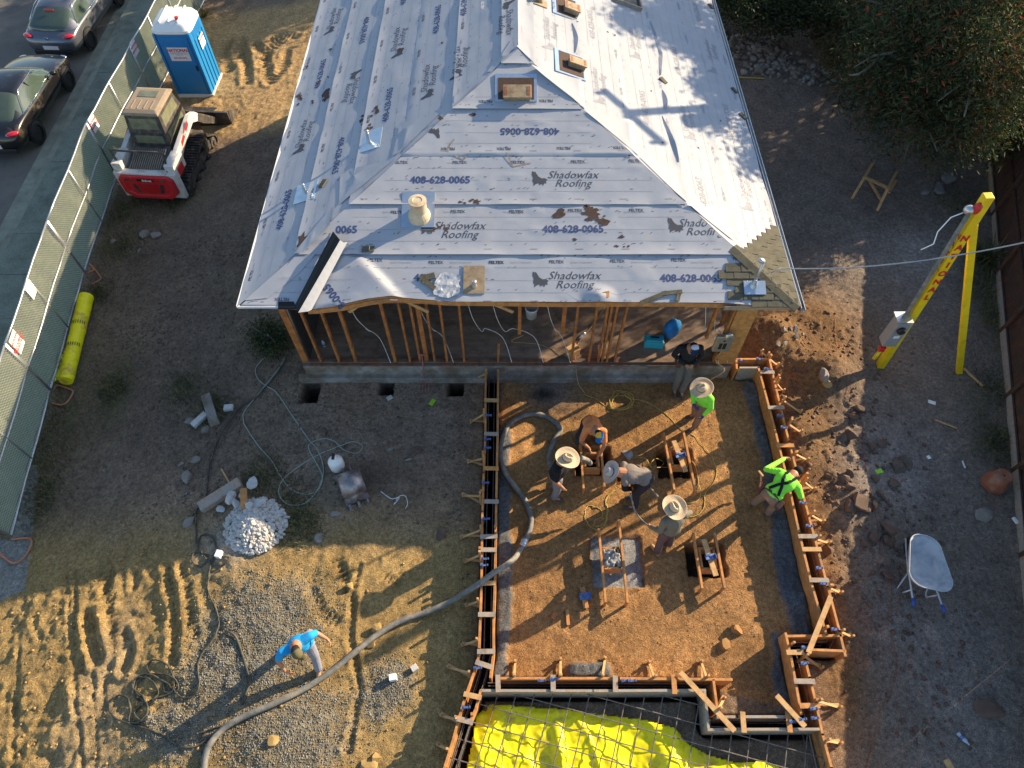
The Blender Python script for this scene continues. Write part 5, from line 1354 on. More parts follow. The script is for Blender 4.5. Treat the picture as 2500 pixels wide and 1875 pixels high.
# ------------------------------------------------------------------ portable toilet
M['potty_blue'] = pmat('blue_toilet_plastic', (.015, .20, .48), .42, var=.06, vscale=2)
M['potty_white'] = pmat('white_toilet_plastic', (.80, .80, .78), .4, var=.03)
p = GG(440, 237); q = GG(520, 233); W_ = (q - p).length; rz = math.atan2(q.y - p.y, q.x - p.x) + .02
pt = thing('portable_toilet', 'tall blue portable toilet with a white domed roof beside the fence', 'portable toilet', (p.x, p.y, min(p.z, q.z)), rz)
w, dp, hh = W_, 1.15, 2.15
def lb(c, s, nm, m, par, bev=.01, rot=None, taper=1.0):
    b = MB(); b.box(c, s, rot, taper); return b.build(nm, m, par, world=False, bevel=bev)
lb((w / 2, dp / 2, .06), (w + .06, dp + .06, .12), 'skid_base', M['potty_white'], pt)
body = lb((w / 2, dp / 2, 1.15), (w, dp, 2.06), 'cabin_wall', M['potty_blue'], pt, .03)
lb((w / 2, -.012, 1.10), (w * .80, .03, 1.90), 'door', M['potty_blue'], pt, .012)
for i in range(5): lb((w / 2, -.032, 1.78 + i * .055), (w * .74, .02, .018), 'louver', M['potty_blue'], pt, .004)
for x in (.03, w - .03): lb((x, -.02, 1.15), (.07, .05, 2.02), 'corner_post', M['potty_blue'], pt, .01)
for i in range(4):
    lb((w + .012, .2 + i * .25, 1.0), (.03, .035, 1.7), 'side_rib', M['potty_blue'], pt, .008)
for i in range(6): lb((w + .012, .58, 1.86 + i * .045), (.025, .8, .016), 'louver', M['potty_blue'], pt, .004)
b = MB()
rings = []
for k, (s_, z) in enumerate([(1.03, 2.16), (1.03, 2.24), (.98, 2.27), (.90, 2.36), (.72, 2.43), (.40, 2.47)]):
    rings.append([(w / 2 + math.copysign(abs(math.cos(t)) ** .35, math.cos(t)) * (w / 2 + .03) * s_, dp / 2 + math.copysign(abs(math.sin(t)) ** .35, math.sin(t)) * (dp / 2 + .03) * s_, z) for t in np.arange(0, 2 * math.pi, math.pi / 20)])
b.loft(rings); rf = b.build('roof', M['potty_white'], pt, world=False, smooth=True, fix=True)
md = rf.modifiers.new('e', 'EDGE_SPLIT'); md.split_angle = R(40)
for x in (.25, .5, .75): lb((w * x, dp / 2, 2.45), (.05, dp * .8, .05), 'roof_rib', M['potty_white'], pt, .012)
b = MB(); b.lathe([(.05, 0), (.05, .12), (.06, .13), (.06, .16)], (w * .72, .25, 2.38), 14); b.build('vent_cap', M['red'], pt, world=False, smooth=False)
sg = lb((w * .52, -.04, 1.52), (.62, .012, .44), 'sign', M['sign_white'], pt, 0)
F4 = frame(Vector((w * .52, -.048, 1.52)), (1, 0, 0), (0, 0, 1))
def ltext(s, size, off, m, par, bold=.002, nm='lettering', F=None):
    v, f = text_geo(s, size, bold); b = MB(); Fm = F or F4; b.add([Fm @ Vector((x + off[0], y + off[1], .001)) for x, y in v], f); return b.build(nm, m, par, world=False, fix=False)
ltext('NATIONAL', .13, (0, .13), M['red'], sg, .006); ltext('CONSTRUCTION RENTALS\nPortable Toilets  Fence  Power\nStorage  Sinks', .042, (0, .02), M['ink_blue'], sg, 0); ltext('800-352-5675', .07, (0, -.12), M['red'], sg, .002)
sg2 = lb((w + .034, .62, 1.58), (.012, .42, .36), 'sign', M['sign_white'], pt, 0)
ltext('NATIONAL', .085, (0, .10), M['red'], sg2, .003, F=frame(Vector((w + .042, .62, 1.58)), (0, 1, 0), (0, 0, 1)))
lb((w * .86, -.05, 1.05), (.05, .04, .16), 'latch', M['black'], pt, .004)

# ------------------------------------------------------------------ compact track loader
c = GG(447, 395); 
ld = thing('track_loader', 'red and white compact track loader with a dusty tan cab roof parked by the fence', 'track loader', (c.x - .10, c.y - .30, c.z), R(-4)); ld.scale = (1.12, 1.10, 1.10)
M['ld_white'] = pmat('white_loader_paint', (.62, .60, .56), .45, var=.08, dirt=(.35, .27, .18), dirt_amt=.25, dscale=5)
M['ld_red'] = pmat('red_loader_paint', (.58, .025, .03), .4, var=.08, dirt=(.3, .1, .07), dirt_amt=.15)
M['ld_dark'] = pmat('dark_loader_metal', (.045, .045, .047), .55, var=.2, dirt=(.16, .12, .08), dirt_amt=.35, dscale=6)
M['dust'] = pmat('dusty_cab_roof', (.30, .235, .165), .85, var=.15, vscale=3, dirt=(.16, .12, .09), dirt_amt=.3, dscale=3)
M['glass'] = pmat('dark_window_glass', (.05, .075, .06), .08, var=.1, spec=.8)
M['dusty_glass'] = pmat('dusty_cab_glass', (.16, .17, .11), .25, var=.25, vscale=6, spec=.6)
def L_(c, s, nm, m, par=None, bev=.02, rot=None, taper=1.0): return lb(c, s, nm, M[m], par or ld, bev, rot, taper)
def track(x):
    prof = []
    cs_ = [(-.95, .28, .27, 100, 270), (.85, .24, .23, 270, 395), (.45, .55, .22, 35, 95)]
    for (y, z, r, a0, a1) in cs_:
        for a in np.linspace(a0, a1, 9): prof.append((y + r * math.cos(R(a)), z + r * math.sin(R(a))))
    b = MB(); n = len(prof); V = []
    for (ox, k) in ((-.17, 1), (.17, 1), (.17, .80), (-.17, .80)):
        cy = sum(p[0] for p in prof) / n; cz = sum(p[1] for p in prof) / n
        V += [(x + ox, cy + (p[0] - cy) * (k if k == 1 else .93), cz + (p[1] - cz) * k) for p in prof]
    F_ = []
    for a in range(4):
        a2 = (a + 1) % 4
        for i in range(n): F_.append((a * n + i, a * n + (i + 1) % n, a2 * n + (i + 1) % n, a2 * n + i))
    b.add(V, F_)
    for i in range(n):
        p0, p1 = prof[i], prof[(i + 1) % n]; L0 = math.hypot(p1[0] - p0[0], p1[1] - p0[1]); m_ = max(1, int(L0 / .09)); ang = math.atan2(p1[1] - p0[1], p1[0] - p0[0])
        for j in range(m_):
            t = (j + .5) / m_; b.box((x, p0[0] + (p1[0] - p0[0]) * t, p0[1] + (p1[1] - p0[1]) * t), (.335, .045, .05), (ang, 0, 0))
    tk = b.build('track', M['rubber'], ld, world=False)
    for (y, z, r) in ((-.95, .28, .19), (.85, .24, .16), (.42, .55, .17), (-.5, .14, .1), (-.1, .14, .1), (.35, .14, .1)):
        b = MB(); b.lathe([(r, -.13), (r, .13), (r * .4, .14), (r * .4, .17)], (x, y, z), 18, (0, R(90), 0)); b.build('roller', M['ld_dark'], tk, world=False)
    b = MB(); b.box((x, -.05, .33), (.22, 1.5, .22)); b.build('track_frame', M['ld_dark'], tk, world=False, bevel=.01)
track(.70); track(-.70)
L_((0, 0, .55), (1.0, 2.3, .55), 'chassis', 'ld_dark')
b = MB(); b.loft([[(-.80, -1.22, .18), (.80, -1.22, .18), (.80, -1.22, 1.0), (-.80, -1.22, 1.0)], [(-.78, -1.36, .20), (.78, -1.36, .20), (.78, -1.40, .98), (-.78, -1.40, .98)]]); tg = b.build('tailgate_frame', M['ld_white'], ld, world=False, bevel=.02)
b = MB(); P_ = [(-.50, .24), (.50, .24), (.70, .42), (.70, .84), (.60, .95), (-.60, .95), (-.70, .84), (-.70, .42)]
b.loft([[(x, -1.36, z) for x, z in P_], [(x * .97, -1.47, .62 + (z - .62) * .96) for x, z in P_], [(x * .80, -1.47, .60 + (z - .60) * .72) for x, z in P_], [(x * .76, -1.44, .60 + (z - .60) * .68) for x, z in P_]]); td = b.build('tail_door', M['ld_red'], ld, world=False, bevel=.012)
for i in range(8): lb((0, -1.452, .44 + i * .035), (.5, .012, .012), 'louver', M['ld_red'], td, 0)
for x in (-.36, .36):
    for i in range(8): lb((x * (1 - .03 * (7 - i)), -1.452, .44 + i * .035), (.09, .014, .018), 'vent_slot', M['ld_dark'], td, 0)
lb((0, -1.476, .845), (.42, .012, .075), 'badge', M['black'], td, 0)
ltext('Bobcat', .085, (.05, 0), M['white'], td, .003, F=frame(Vector((0, -1.484, .845)), (1, 0, 0), (0, 0, 1)))
for x in (-.44, .44): lb((x, -1.475, .85), (.14, .02, .05), 'tail_lamp', M['ld_dark'], td, .004)
for s_ in (-1, 1):
    L_((s_ * .66, -1.0, .98), (.24, .62, .42), 'rear_upright', 'ld_white')
    L_((s_ * .79, -1.02, .90), (.02, .30, .22), 'side_grille', 'ld_red', bev=.006)
b = MB(); b.add([(-.46, -1.36, .97), (.46, -1.36, .97), (.46, -.50, 1.16), (-.46, -.50, 1.16), (-.46, -1.36, .7), (.46, -1.36, .7), (.46, -.50, .7), (-.46, -.50, .7)], [(0, 1, 2, 3), (7, 6, 5, 4), (0, 4, 5, 1), (1, 5, 6, 2), (2, 6, 7, 3), (3, 7, 4, 0)]); ec = b.build('engine_cover', M['ld_dark'], ld, world=False, bevel=.015)
M['grille'] = pmat('dusty_grille_slat', (.22, .19, .15), .6, var=.2)
for i in range(15):
    x = -.38 + i * .054; b = MB(); b.beam((x, -1.25, 1.012), (x, -.62, 1.15), .022, .022); b.build('grille_slat', M['grille'], ec, world=False)
b = MB(); b.tube([(-.78, -1.05, 1.42), (-.70, -1.12, 1.45), (.0, -1.14, 1.46), (.52, -1.12, 1.45), (.58, -1.12, 1.36), (.58, -1.30, 1.0)], .028, 8); b.tube([(-.78, -1.05, 1.42), (-.60, -1.25, 1.0)], .028, 8); b.build('guard_bar', M['ld_dark'], ld, world=False, smooth=True)
# cab
b = MB(); rings = [[(-.46, -.50, 1.05), (.46, -.50, 1.05), (.46, .80, .95), (-.46, .80, .95)], [(-.46, -.48, 1.5), (.46, -.48, 1.5), (.46, .74, 1.5), (-.46, .74, 1.5)], [(-.43, -.40, 1.97), (.43, -.40, 1.97), (.43, .60, 1.97), (-.43, .60, 1.97)]]
b.loft(rings); cab = b.build('cab', M['ld_dark'], ld, world=False, bevel=.02)
b = MB(); rings = [[(-.46, -.46, 1.972), (.46, -.46, 1.972), (.46, .66, 1.972), (-.46, .66, 1.972)], [(-.45, -.44, 2.03), (.45, -.44, 2.03), (.45, .62, 2.03), (-.45, .62, 2.03)], [(-.37, -.32, 2.075), (.37, -.32, 2.075), (.37, .52, 2.075), (-.37, .52, 2.075)]]
b.loft(rings); rf = b.build('cab_roof', M['dust'], ld, world=False, bevel=.02)
for x in (-.24, -.08, .08, .24): lb((x, -.12, 2.08), (.03, .34, .014), 'roof_rib', M['dust'], rf, .004)
lb((0, .3, 2.078), (.48, .26, .02), 'skylight', M['dusty_glass'], rf, .03)
b = MB(); b.add([(-.36, -.508, 1.22), (.36, -.508, 1.22), (.34, -.43, 1.88), (-.34, -.43, 1.88), (-.36, -.49, 1.22), (.36, -.49, 1.22), (.34, -.415, 1.88), (-.34, -.415, 1.88)], [(0, 1, 2, 3), (7, 6, 5, 4), (0, 4, 5, 1), (1, 5, 6, 2), (2, 6, 7, 3), (3, 7, 4, 0)]); b.build('rear_window', M['dusty_glass'], cab, world=False)
for s_ in (-1, 1):
    b = MB(); b.add([(s_ * .468, -.36, 1.25), (s_ * .468, .60, 1.25), (s_ * .442, .5, 1.88), (s_ * .442, -.30, 1.88)], [(0, 1, 2, 3)]); w_ = b.build('side_window', M['dusty_glass'], cab, world=False); md = w_.modifiers.new('s', 'SOLIDIFY'); md.thickness = .01
# lift arms
for s_ in (-1, 1):
    b = MB(); pr = [(-1.10, 1.18), (-.98, 1.02), (-.2, 1.24), (.45, 1.34), (.70, 1.20), (.86, 1.34), (.72, 1.48), (.45, 1.58), (-.3, 1.46), (-1.0, 1.34)]
    b.prism([(p[0] - .0, p[1]) for p in pr], -.065, .065, Matrix(((0, 0, 1, s_ * .66), (1, 0, 0, 0), (0, 1, 0, -.18), (0, 0, 0, 1)))); ar = b.build('lift_arm', M['ld_white'], ld, world=False, bevel=.015)
    b = MB(); b.prism([(-.45, 1.30), (.20, 1.47), (.22, 1.58), (-.42, 1.42)], .066, .074, Matrix(((0, 0, 1, s_ * .66), (1, 0, 0, 0), (0, 1, 0, -.18), (0, 0, 0, 1)))) if s_ > 0 else b.prism([(-.45, 1.30), (.20, 1.47), (.22, 1.58), (-.42, 1.42)], -.074, -.066, Matrix(((0, 0, 1, s_ * .66), (1, 0, 0, 0), (0, 1, 0, -.18), (0, 0, 0, 1)))); b.build('decal', M['ld_red'], ar, world=False)
    if s_ > 0: ltext('T66', .10, (0, 0), M['white'], ar, .003, F=frame(Vector((.737, -.12, 1.265)), (0, 1, .26), (0, -.26, 1)))
    b = MB(); b.prism([(.705, 1.19), (.95, .95), (1.62, .45), (1.78, .52), (1.12, 1.12), (.865, 1.335)], -.06, .06, Matrix(((0, 0, 1, s_ * .66), (1, 0, 0, 0), (0, 1, 0, -.18), (0, 0, 0, 1)))); b.build('arm_link', M['ld_dark'], ar, world=False, bevel=.01)
    b = MB(); b.tube([(s_ * .66, -.95, .75), (s_ * .62, -.1, 1.0)], .035, 8); b.build('cylinder', M['galv'], ar, world=False, smooth=True)
b = MB(); pr = [(1.75, .06), (2.45, .03), (2.60, .08), (1.92, .10), (1.80, .55), (1.70, .57)]
b.prism(pr, -.93, .93, Matrix(((0, 0, 1, .12), (1, 0, 0, 0), (0, 1, 0, 0), (0, 0, 0, 1)))); bk = b.build('bucket', M['ld_dark'], ld, world=False, bevel=.01)
for s_ in (-1, 1): b = MB(); b.prism([(1.72, .06), (2.56, .06), (2.3, .30), (1.80, .57)], s_ * .93 - .012, s_ * .93 + .012, Matrix(((0, 0, 1, .12), (1, 0, 0, 0), (0, 1, 0, 0), (0, 0, 0, 1)))); b.build('side_plate', M['ld_dark'], bk, world=False)

# ------------------------------------------------------------------ parked cars
M['car_black'] = pmat('dark_brown_black_paint', (.007, .006, .006), .25, var=.05, coat=1.0, dirt=(.10, .08, .06), dirt_amt=.18, dscale=2)
M['car_grey'] = pmat('silver_grey_paint', (.12, .13, .155), .3, metal=.5, var=.05, coat=1.0)
M['tyre'] = pmat('tyre', (.02, .02, .02), .85, var=.2)
M['rim'] = pmat('alloy_rim', (.42, .42, .43), .3, metal=.8, var=.05)
M['lamp_red'] = pmat('red_lamp', (.45, .01, .02), .15, var=.05, coat=1)
M['chrome'] = pmat('chrome', (.75, .75, .76), .12, metal=1, var=.02)
def car(label, paint, P0, P1, hatch, spoke=5, vin=1.0, plate=None):
    """P0: rear right wheel foot, P1: front right wheel foot"""
    d = (P1 - P0); wb = d.length; ang = math.atan2(d.y, d.x) - math.pi / 2
    c = (P0 + P1) / 2; sd = Vector((-math.cos(ang), -math.sin(ang), 0)); c = c + sd * .80
    wb = 2.78
    t = thing('parked_car', label, 'car', (c.x, c.y, ZST - .135), ang, group='cars parked along the kerb')
    hw = .92
    st = [(-2.30, .50, .40, .62), (-2.22, .86, .28, .78), (-1.95, .90, .22, .92 if hatch else .98), (-1.4, hw, .20, .96 if hatch else 1.00), (-.6, hw, .20, .96), (.3, hw, .20, .94), (1.0, hw, .20, .92), (1.5, .91, .20, .86), (1.95, .88, .22, .76), (2.25, .78, .30, .64), (2.33, .45, .38, .55)]
    rings = []
    for y, w_, z0, z1 in st:
        half = [(w_ * .80, z0), (w_, z0 + .14), (w_ * 1.0, (z0 + z1) / 2 + .02), (w_ * .985, z1 - .09), (w_ * .90, z1 - .01), (w_ * .5, z1 + .035), (0, z1 + .045)]
        r_ = [(x, y, z) for x, z in half] + [(-x, y, z) for x, z in half[:-1][::-1]]
        rings.append(r_)
    b = MB(); b.loft(rings); bd = b.build('body', M[paint], t, world=False, smooth=True, subsurf=2)
    # wheel wells
    for y in (-wb / 2, wb / 2):
        for s_ in (-1, 1):
            b = MB(); b.lathe([(.385, -.02), (.385, .035)], (s_ * (hw - .01), y, .335), 28, (0, R(90) * s_, 0)); b.build('wheel_arch', M['black'], bd, world=False)
            w = MB(); w.lathe([(.22, -.10), (.31, -.10), (.335, -.07), (.335, .07), (.31, .10), (.22, .10)], (0, 0, 0), 28, (0, R(90), 0), cap=False); wh = w.build('wheel', M['tyre'], t, world=False, smooth=True); wh.location = (s_ * (hw - .045), y, .335)
            b = MB(); b.lathe([(.225, -.02), (.225, .045), (.20, .06), (.19, .03), (.06, .03), (.05, .06), (.0, .06)], (0, 0, 0), 28, (0, R(90) * s_, 0))
            for k in range(spoke * 2): a = k * math.pi / spoke; b.beam((s_ * .055, .05 * math.cos(a), .05 * math.sin(a)), (s_ * .055, .205 * math.cos(a + .12), .205 * math.sin(a + .12)), .03, .018, (1, 0, 0))
            r_ = b.build('rim', M['rim'] if spoke == 5 else M['black'], wh, world=False)
    # glasshouse
    yb, yr, yf, yw = (-2.02, -1.15, .35, 1.12) if hatch else (-1.85, -.85, .25, 1.05)
    zr = 1.40 if hatch else 1.42
    zbelt = .93
    G_ = [[(yb, .70, zbelt + .02), (yr, .56, zr - .03), (yr + .7, .60, zr + .02), (yf, .58, zr - .02), (yw, .70, zbelt)]]
    low_, top_ = [], []
    for i in range(13):
        f_ = i / 12; y = yb + (yw - yb) * f_
        z = np.interp(y, [yb, yr, yr + .6, yf, yw], [zbelt + .05, zr - .02, zr + .02, zr, zbelt + .02]); wt = np.interp(y, [yb, yr, yf, yw], [.66, .57, .59, .70])
        low_.append((y, .86 if .05 < f_ < .95 else .74, zbelt - .03)); top_.append((y, wt, z))
    rings = []
    for (y, wl, zl), (_, wt, zt) in zip(low_, top_):
        zt = max(zt, zl + .03)
        rings.append([(wl, y, zl), (wt + (wl - wt) * .12, y, zl + (zt - zl) * .86), (wt * .9, y, zt), (0, y, zt + .035), (-wt * .9, y, zt), (-wt - (wl - wt) * .12, y, zl + (zt - zl) * .86), (-wl, y, zl)])
    b = MB(); n = 7
    for r_ in rings: b.v += [tuple(p) for p in r_]
    for i in range(len(rings) - 1):
        ymid = (rings[i][0][1] + rings[i + 1][0][1]) / 2
        for j in range(n - 1):
            top = j in (1, 2, 3, 4)
            isg = (j in (0, 5) and yb + .45 < ymid < yw - .25) or (top and (ymid > yf + .02 or ymid < yr - .02))
            b.f.append((i * n + j, i * n + j + 1, (i + 1) * n + j + 1, (i + 1) * n + j)); b.m.append(1 if isg else 0)
    b.f.append(tuple(range(n))[::-1]); b.m.append(1); b.f.append(tuple((len(rings) - 1) * n + j for j in range(n))); b.m.append(1)
    b.build('cabin', [M[paint], M['glass']], t, world=False, smooth=True, subsurf=1)
    # side trim, handles, mirrors, lamps
    for s_ in (-1, 1):
        b = MB(); b.tube([(s_ * .835, yb + .5, zbelt + .02), (s_ * .86, -.2, zbelt + .005), (s_ * .84, yw - .3, zbelt + .01), (s_ * .66, yf + .05, zr - .07), (s_ * .645, yr + .1, zr - .07), (s_ * .835, yb + .5, zbelt + .02)], .011, 6); b.build('window_trim', M['chrome'], t, world=False, smooth=True)
        b = MB(); b.tube([(s_ * .77, -.22, zbelt + .02), (s_ * .63, -.30, zr - .05)], .022, 6); b.build('pillar', M['black'], t, world=False)
        for y in (-.95, .05): b = MB(); b.box((s_ * .93, y, .83), (.03, .20, .025)); b.build('door_handle', M[paint], t, world=False, bevel=.008)
        b = MB(); b.ell((s_ * 1.02, yw - .38, 1.0), (.11, .07, .075)); b.build('mirror', M[paint if not hatch else 'black'], t, world=False, smooth=True)
        b = MB(); b.ell((s_ * .70, -2.12, .83), (.20, .12, .06), (0, 0, s_ * .5)); b.build('tail_lamp', M['lamp_red'], t, world=False, smooth=True)
        b = MB(); b.ell((s_ * .66, 2.13, .64), (.15, .10, .05), (0, 0, -s_ * .5)); b.build('headlight', M['chrome'], t, world=False, smooth=True)
    b = MB(); b.box((0, -2.30, .50), (.52, .02, .13)); pl = b.build('number_plate', M['sign_white'], t, world=False, bevel=.004)
    b = MB(); b.box((0, -2.28, .33), (1.3, .06, .16)); b.build('bumper_trim', M['black'], t, world=False, bevel=.02)
    b = MB(); b.lathe([(.05, 0), (.045, .012)], (0, -2.27, .80), 16, (R(90), 0, 0)); b.build('emblem', M['chrome'], t, world=False)
    if hatch: b = MB(); b.box((0, -1.42, 1.33), (.34, .05, .02), (.4, 0, 0)); b.build('brake_lamp', M['lamp_red'], t, world=False)
    return t
zs = ZST - .135
car('glossy dark brown sedan cut by the left edge of the photo', 'car_black', G(97, 345, zs), G(170, 214, zs), False)
car('silver grey hatchback with black wheels parked ahead of the dark sedan', 'car_grey', G(228, 108, zs), G(287, 18, zs), True, 7)

# ------------------------------------------------------------------ yellow roll beside the fence
p0, p1 = GG(218, 735), GG(170, 940)
t = thing('plastic_roll', 'long roll of yellow plastic lying along the foot of the fence', 'plastic roll', (p0 + p1) / 2)
ax = (p1 - p0).normalized(); z_ = Vector((0, 0, .17)); b = MB()
pts = [p0 + (p1 - p0) * (i / 12) + z_ + Vector((0, 0, .006 * math.sin(i * 2.2))) for i in range(13)]
b.tube(pts, [.185 - .002 * i + .004 * math.sin(i * 3) for i in range(13)], 22); ro = b.build('roll', M['vinyl'], t, smooth=True)
md = ro.modifiers.new('e', 'EDGE_SPLIT'); md.split_angle = R(50)
sd = Vector((-ax.y, ax.x, 0)); sd = sd if sd.x < 0 else -sd
b = MB(); e = p1 - ax * .12; g = p0.lerp(p1, .5)
V = []
for i in range(9):
    q = g.lerp(e, i / 8); w = .22 + .16 * i / 8
    for j in range(4): V.append(q + sd * (.10 + (w) * j / 3) + Vector((0, 0, .20 * (1 - j / 3) ** 1.5 + .012 + .01 * math.sin(i * 2 + j))))
b.add(V, [(i * 4 + j, i * 4 + j + 1, (i + 1) * 4 + j + 1, (i + 1) * 4 + j) for i in range(8) for j in range(3)]); o = b.build('loose_edge', M['vinyl'], t, smooth=True, fix=False); md = o.modifiers.new('s', 'SOLIDIFY'); md.thickness = .004
for f_ in (.36, .62):
    q = p0.lerp(p1, f_) + z_; b = MB(); k = 0
    u = Vector((0, 0, 1)); s2 = -sd
    for a0 in np.arange(-.5, 1.3, .26):
        V = []
        for a in (a0, a0 + .1):
            for off in (-.05, .05):
                V.append(q + ax * off + (u * math.cos(a) + s2 * math.sin(a)) * .190)
        b.add(V, [(0, 1, 3, 2)])
    b.build('printed_mark', M['black'], t, fix=False)

# ------------------------------------------------------------------ excavator bucket and white jug
c = GG(862, 1188)
t = thing('excavator_bucket', 'worn steel digger bucket with three teeth lying in the shaded yard', 'digger bucket', (c.x, c.y, c.z), R(24)); t.scale = (.86, .86, .95)
b = MB(); W_ = .27; n = 12; V = []
M['steel'] = pmat('worn_bucket_steel', (.30, .28, .29), .4, metal=.7, var=.3, vscale=6, dirt=(.2, .12, .08), dirt_amt=.4, dscale=4)
arc = [(.34 * math.cos(a), .04 + .40 * math.sin(a) ** .8) for a in np.linspace(R(8), R(172), n)] + [(-.42, .03)]
arc = [(-.46, .06)] + arc[::-1][1:]
for y, z in arc:
    for x in (-W_, W_): V.append((x, y, z))
b.add(V, [(2 * i, 2 * i + 1, 2 * i + 3, 2 * i + 2) for i in range(len(arc) - 1)]); sh = b.build('shell', M['steel'], t, world=False, smooth=True, fix=False); md = sh.modifiers.new('s', 'SOLIDIFY'); md.thickness = .02
for x in (-W_, W_):
    b = MB(); b.prism([(y, z) for y, z in arc], x - .01, x + .01, Matrix(((0, 0, 1, 0), (1, 0, 0, 0), (0, 1, 0, 0), (0, 0, 0, 1)))); b.build('side_plate', M['steel'], t, world=False)
for x in (-.22, 0, .22):
    b = MB(); b.box((x, -.52, .06), (.07, .18, .05), (.1, 0, 0), .6); b.build('tooth', M['steel'], t, world=False, bevel=.006)
for x in (-.09, .09):
    b = MB(); b.box((x, .36, .12), (.03, .16, .20)); b.build('ear', M['steel'], t, world=False)
c = GG(825, 1140)
b = MB(); b.lathe([(.02, 0), (.155, .02), (.16, .10), (.16, .26), (.12, .33), (.05, .36), (.04, .40), (.055, .41), (.055, .45), (.0, .45)], (0, 0, 0), 24); o = b.build('propane_tank', M['potty_white'], None, smooth=True); o.location = c; tag(o, 'small white gas tank standing behind the digger bucket', 'tank')
b = MB(); b.box((0, 0, .48), (.05, .12, .06)); k = b.build('valve', M['black'], o, world=False)

# ------------------------------------------------------------------ temporary power pole
b0 = G(2150, 893); top = Vector((8.20, 9.40, 5.10))
t = thing('power_pole', 'tall yellow temporary power pole lettered down its face with a slanting yellow brace', 'power pole', (b0.x, b0.y, 0))
b = MB(); b.beam(b0 + Vector((0, 0, -.2)), top, .16, .16, (0, -1, 0)); post = b.build('post', M['yellow'], t, bevel=.012)
br0 = G(2346, 910); jn = b0.lerp(top, .865)
b = MB(); b.beam(br0 + Vector((0, 0, -.1)), jn + Vector((.07, .01, .0)), .13, .09, (0, -1, 0)); b.build('brace', M['yellow'], t, bevel=.008)
ax = (top - b0).normalized(); xr = Vector((1, 0, 0)); xr = (xr - ax * xr.dot(ax)).normalized()
for i, ch in enumerate('NATIONAL'):
    zc = 4.16 - i * .235; q = b0 + ax * zc + Vector((-.003, -.083, 0))
    text_obj('lettering', ch, .19, frame(q, xr, ax), M['red'], post, .010, .004)
    q = b0 + ax * zc + Vector((-.083, 0, 0)); text_obj('lettering', ch, .17, frame(q, Vector((0, -1, 0)), ax), M['red'], post, .004, .002)
pp = lambda z, dx=0, dy=0: b0 + ax * z + Vector((dx, dy, 0))
b = MB(); b.tube([pp(4.72, -.17, -.03), pp(2.2, -.17, -.03), pp(2.05, -.19, -.06), pp(1.86, -.26, -.12)], .042, 10); b.build('conduit', M['hosegrey'], t, smooth=True)
b = MB(); b.ell(pp(4.80, -.20, -.02), (.10, .09, .09)); b.build('weatherhead', M['galv'], t, smooth=True)
b = MB(); b.ell(pp(4.86, -.10, -.05), (.07, .08, .13)); b.build('insulator', M['red'], t, smooth=True)
M['panel'] = pmat('grey_meter_panel', (.33, .36, .37), .5, metal=.3, var=.08)
b = MB(); b.box(pp(1.45, -.24, -.10), (.30, .26, .80)); pn = b.build('meter_panel', M['panel'], t, bevel=.015)
b = MB(); b.box(pp(1.90, -.24, -.10), (.33, .30, .03)); b.build('rain_cap', M['galv'], pn)
b = MB(); b.lathe([(.09, 0), (.09, .05), (.07, .08)], pp(1.65, -.24, -.235), 18, (R(90), 0, 0)); b.build('meter', M['black'], pn)
b = MB(); b.box(pp(1.40, -.24, -.236), (.12, .006, .08)); b.build('label_plate', M['sign_white'], pn)
b = MB(); b.box(pp(.92, -.36, -.18), (.12, .10, .16)); b.build('plug_box', M['red'], pn, bevel=.01)
b = MB(); b.tube([pp(.86, -.38, -.2), pp(.62, -.44, -.24)], .045, 10); b.build('plug', M['yellow'], pn, smooth=True)
b = MB(); b.tube([pp(4.76, -.3, -.05), pp(4.70, -.5, -.1), pp(4.45, -.66, -.2), pp(4.25, -.68, -.3), pp(4.1, -.85, -.3)], .012, 6); b.build('service_tail', M['white'], t, smooth=True)
hose('extension_cord', 'thin pinkish cord curling on the dirt below the yellow power pole', 'cord', [(2135, 905), (2140, 912), (2165, 907), (2178, 918), (2165, 925), (2150, 918), (2160, 930), (2190, 938), (2210, 945)], .007, 'rust', 6, 5)
# overhead service wire
A_ = mt + Vector((-.05, 0, 0)); Bw = G(2640, 560, 5.2)
pts = [A_ + Vector((.25, -.05, -.25)), A_ + Vector((.5, .15, -.35))] + [(A_ + Vector((.5, .15, -.35))).lerp(Bw, i / 16) - Vector((0, 0, 1.2 * (i / 16) * (1 - i / 16))) for i in range(1, 17)]
c0 = pts[0].copy(); b = MB(); b.tube([p - c0 for p in pts], .013, 6); o = b.build('service_wire', M['panel'], None, smooth=True); o.location = c0; tag(o, 'thin overhead service wire running from the roof corner past the yellow pole', 'wire')

# ------------------------------------------------------------------ wooden right fence
M['fence_wood'] = pmat('dark_redwood_boards', (.085, .042, .027), .85, var=.4, vscale=6, bump=.4, dirt=(.05, .04, .035), dirt_amt=.4)
F0 = Vector((8.9, .8, 0)); F1 = Vector((10.05, 4.8, 0)); F2 = Vector((12.35, 12.2, 0)); F3 = Vector((15.0, 20.5, 0))
t = thing('board_fence', 'dark brown wooden board fence along the right side of the yard', 'fence', F1)
b = MB(); rs = np.random.RandomState(9)
for A, C_ in ((F0, F1), (F1, F2), (F2, F3)):
    L = (C_ - A).length; d = (C_ - A).normalized(); nn_ = Vector((d.y, -d.x, 0)); k = int(L / .145)
    for i in range(k):
        p = A + d * ((i + .5) * L / k) + nn_ * (.01 + .012 * rs.rand()); hgt = 1.92 + .03 * rs.rand() + (.05 if L > 5 else 0)
        Mx = Matrix((d, nn_, Vector((0, 0, 1)))).transposed(); b.box(p + Vector((0, 0, hgt / 2)), (.135, .018, hgt), Mx)
b.build('board_panel', M['fence_wood'], t)
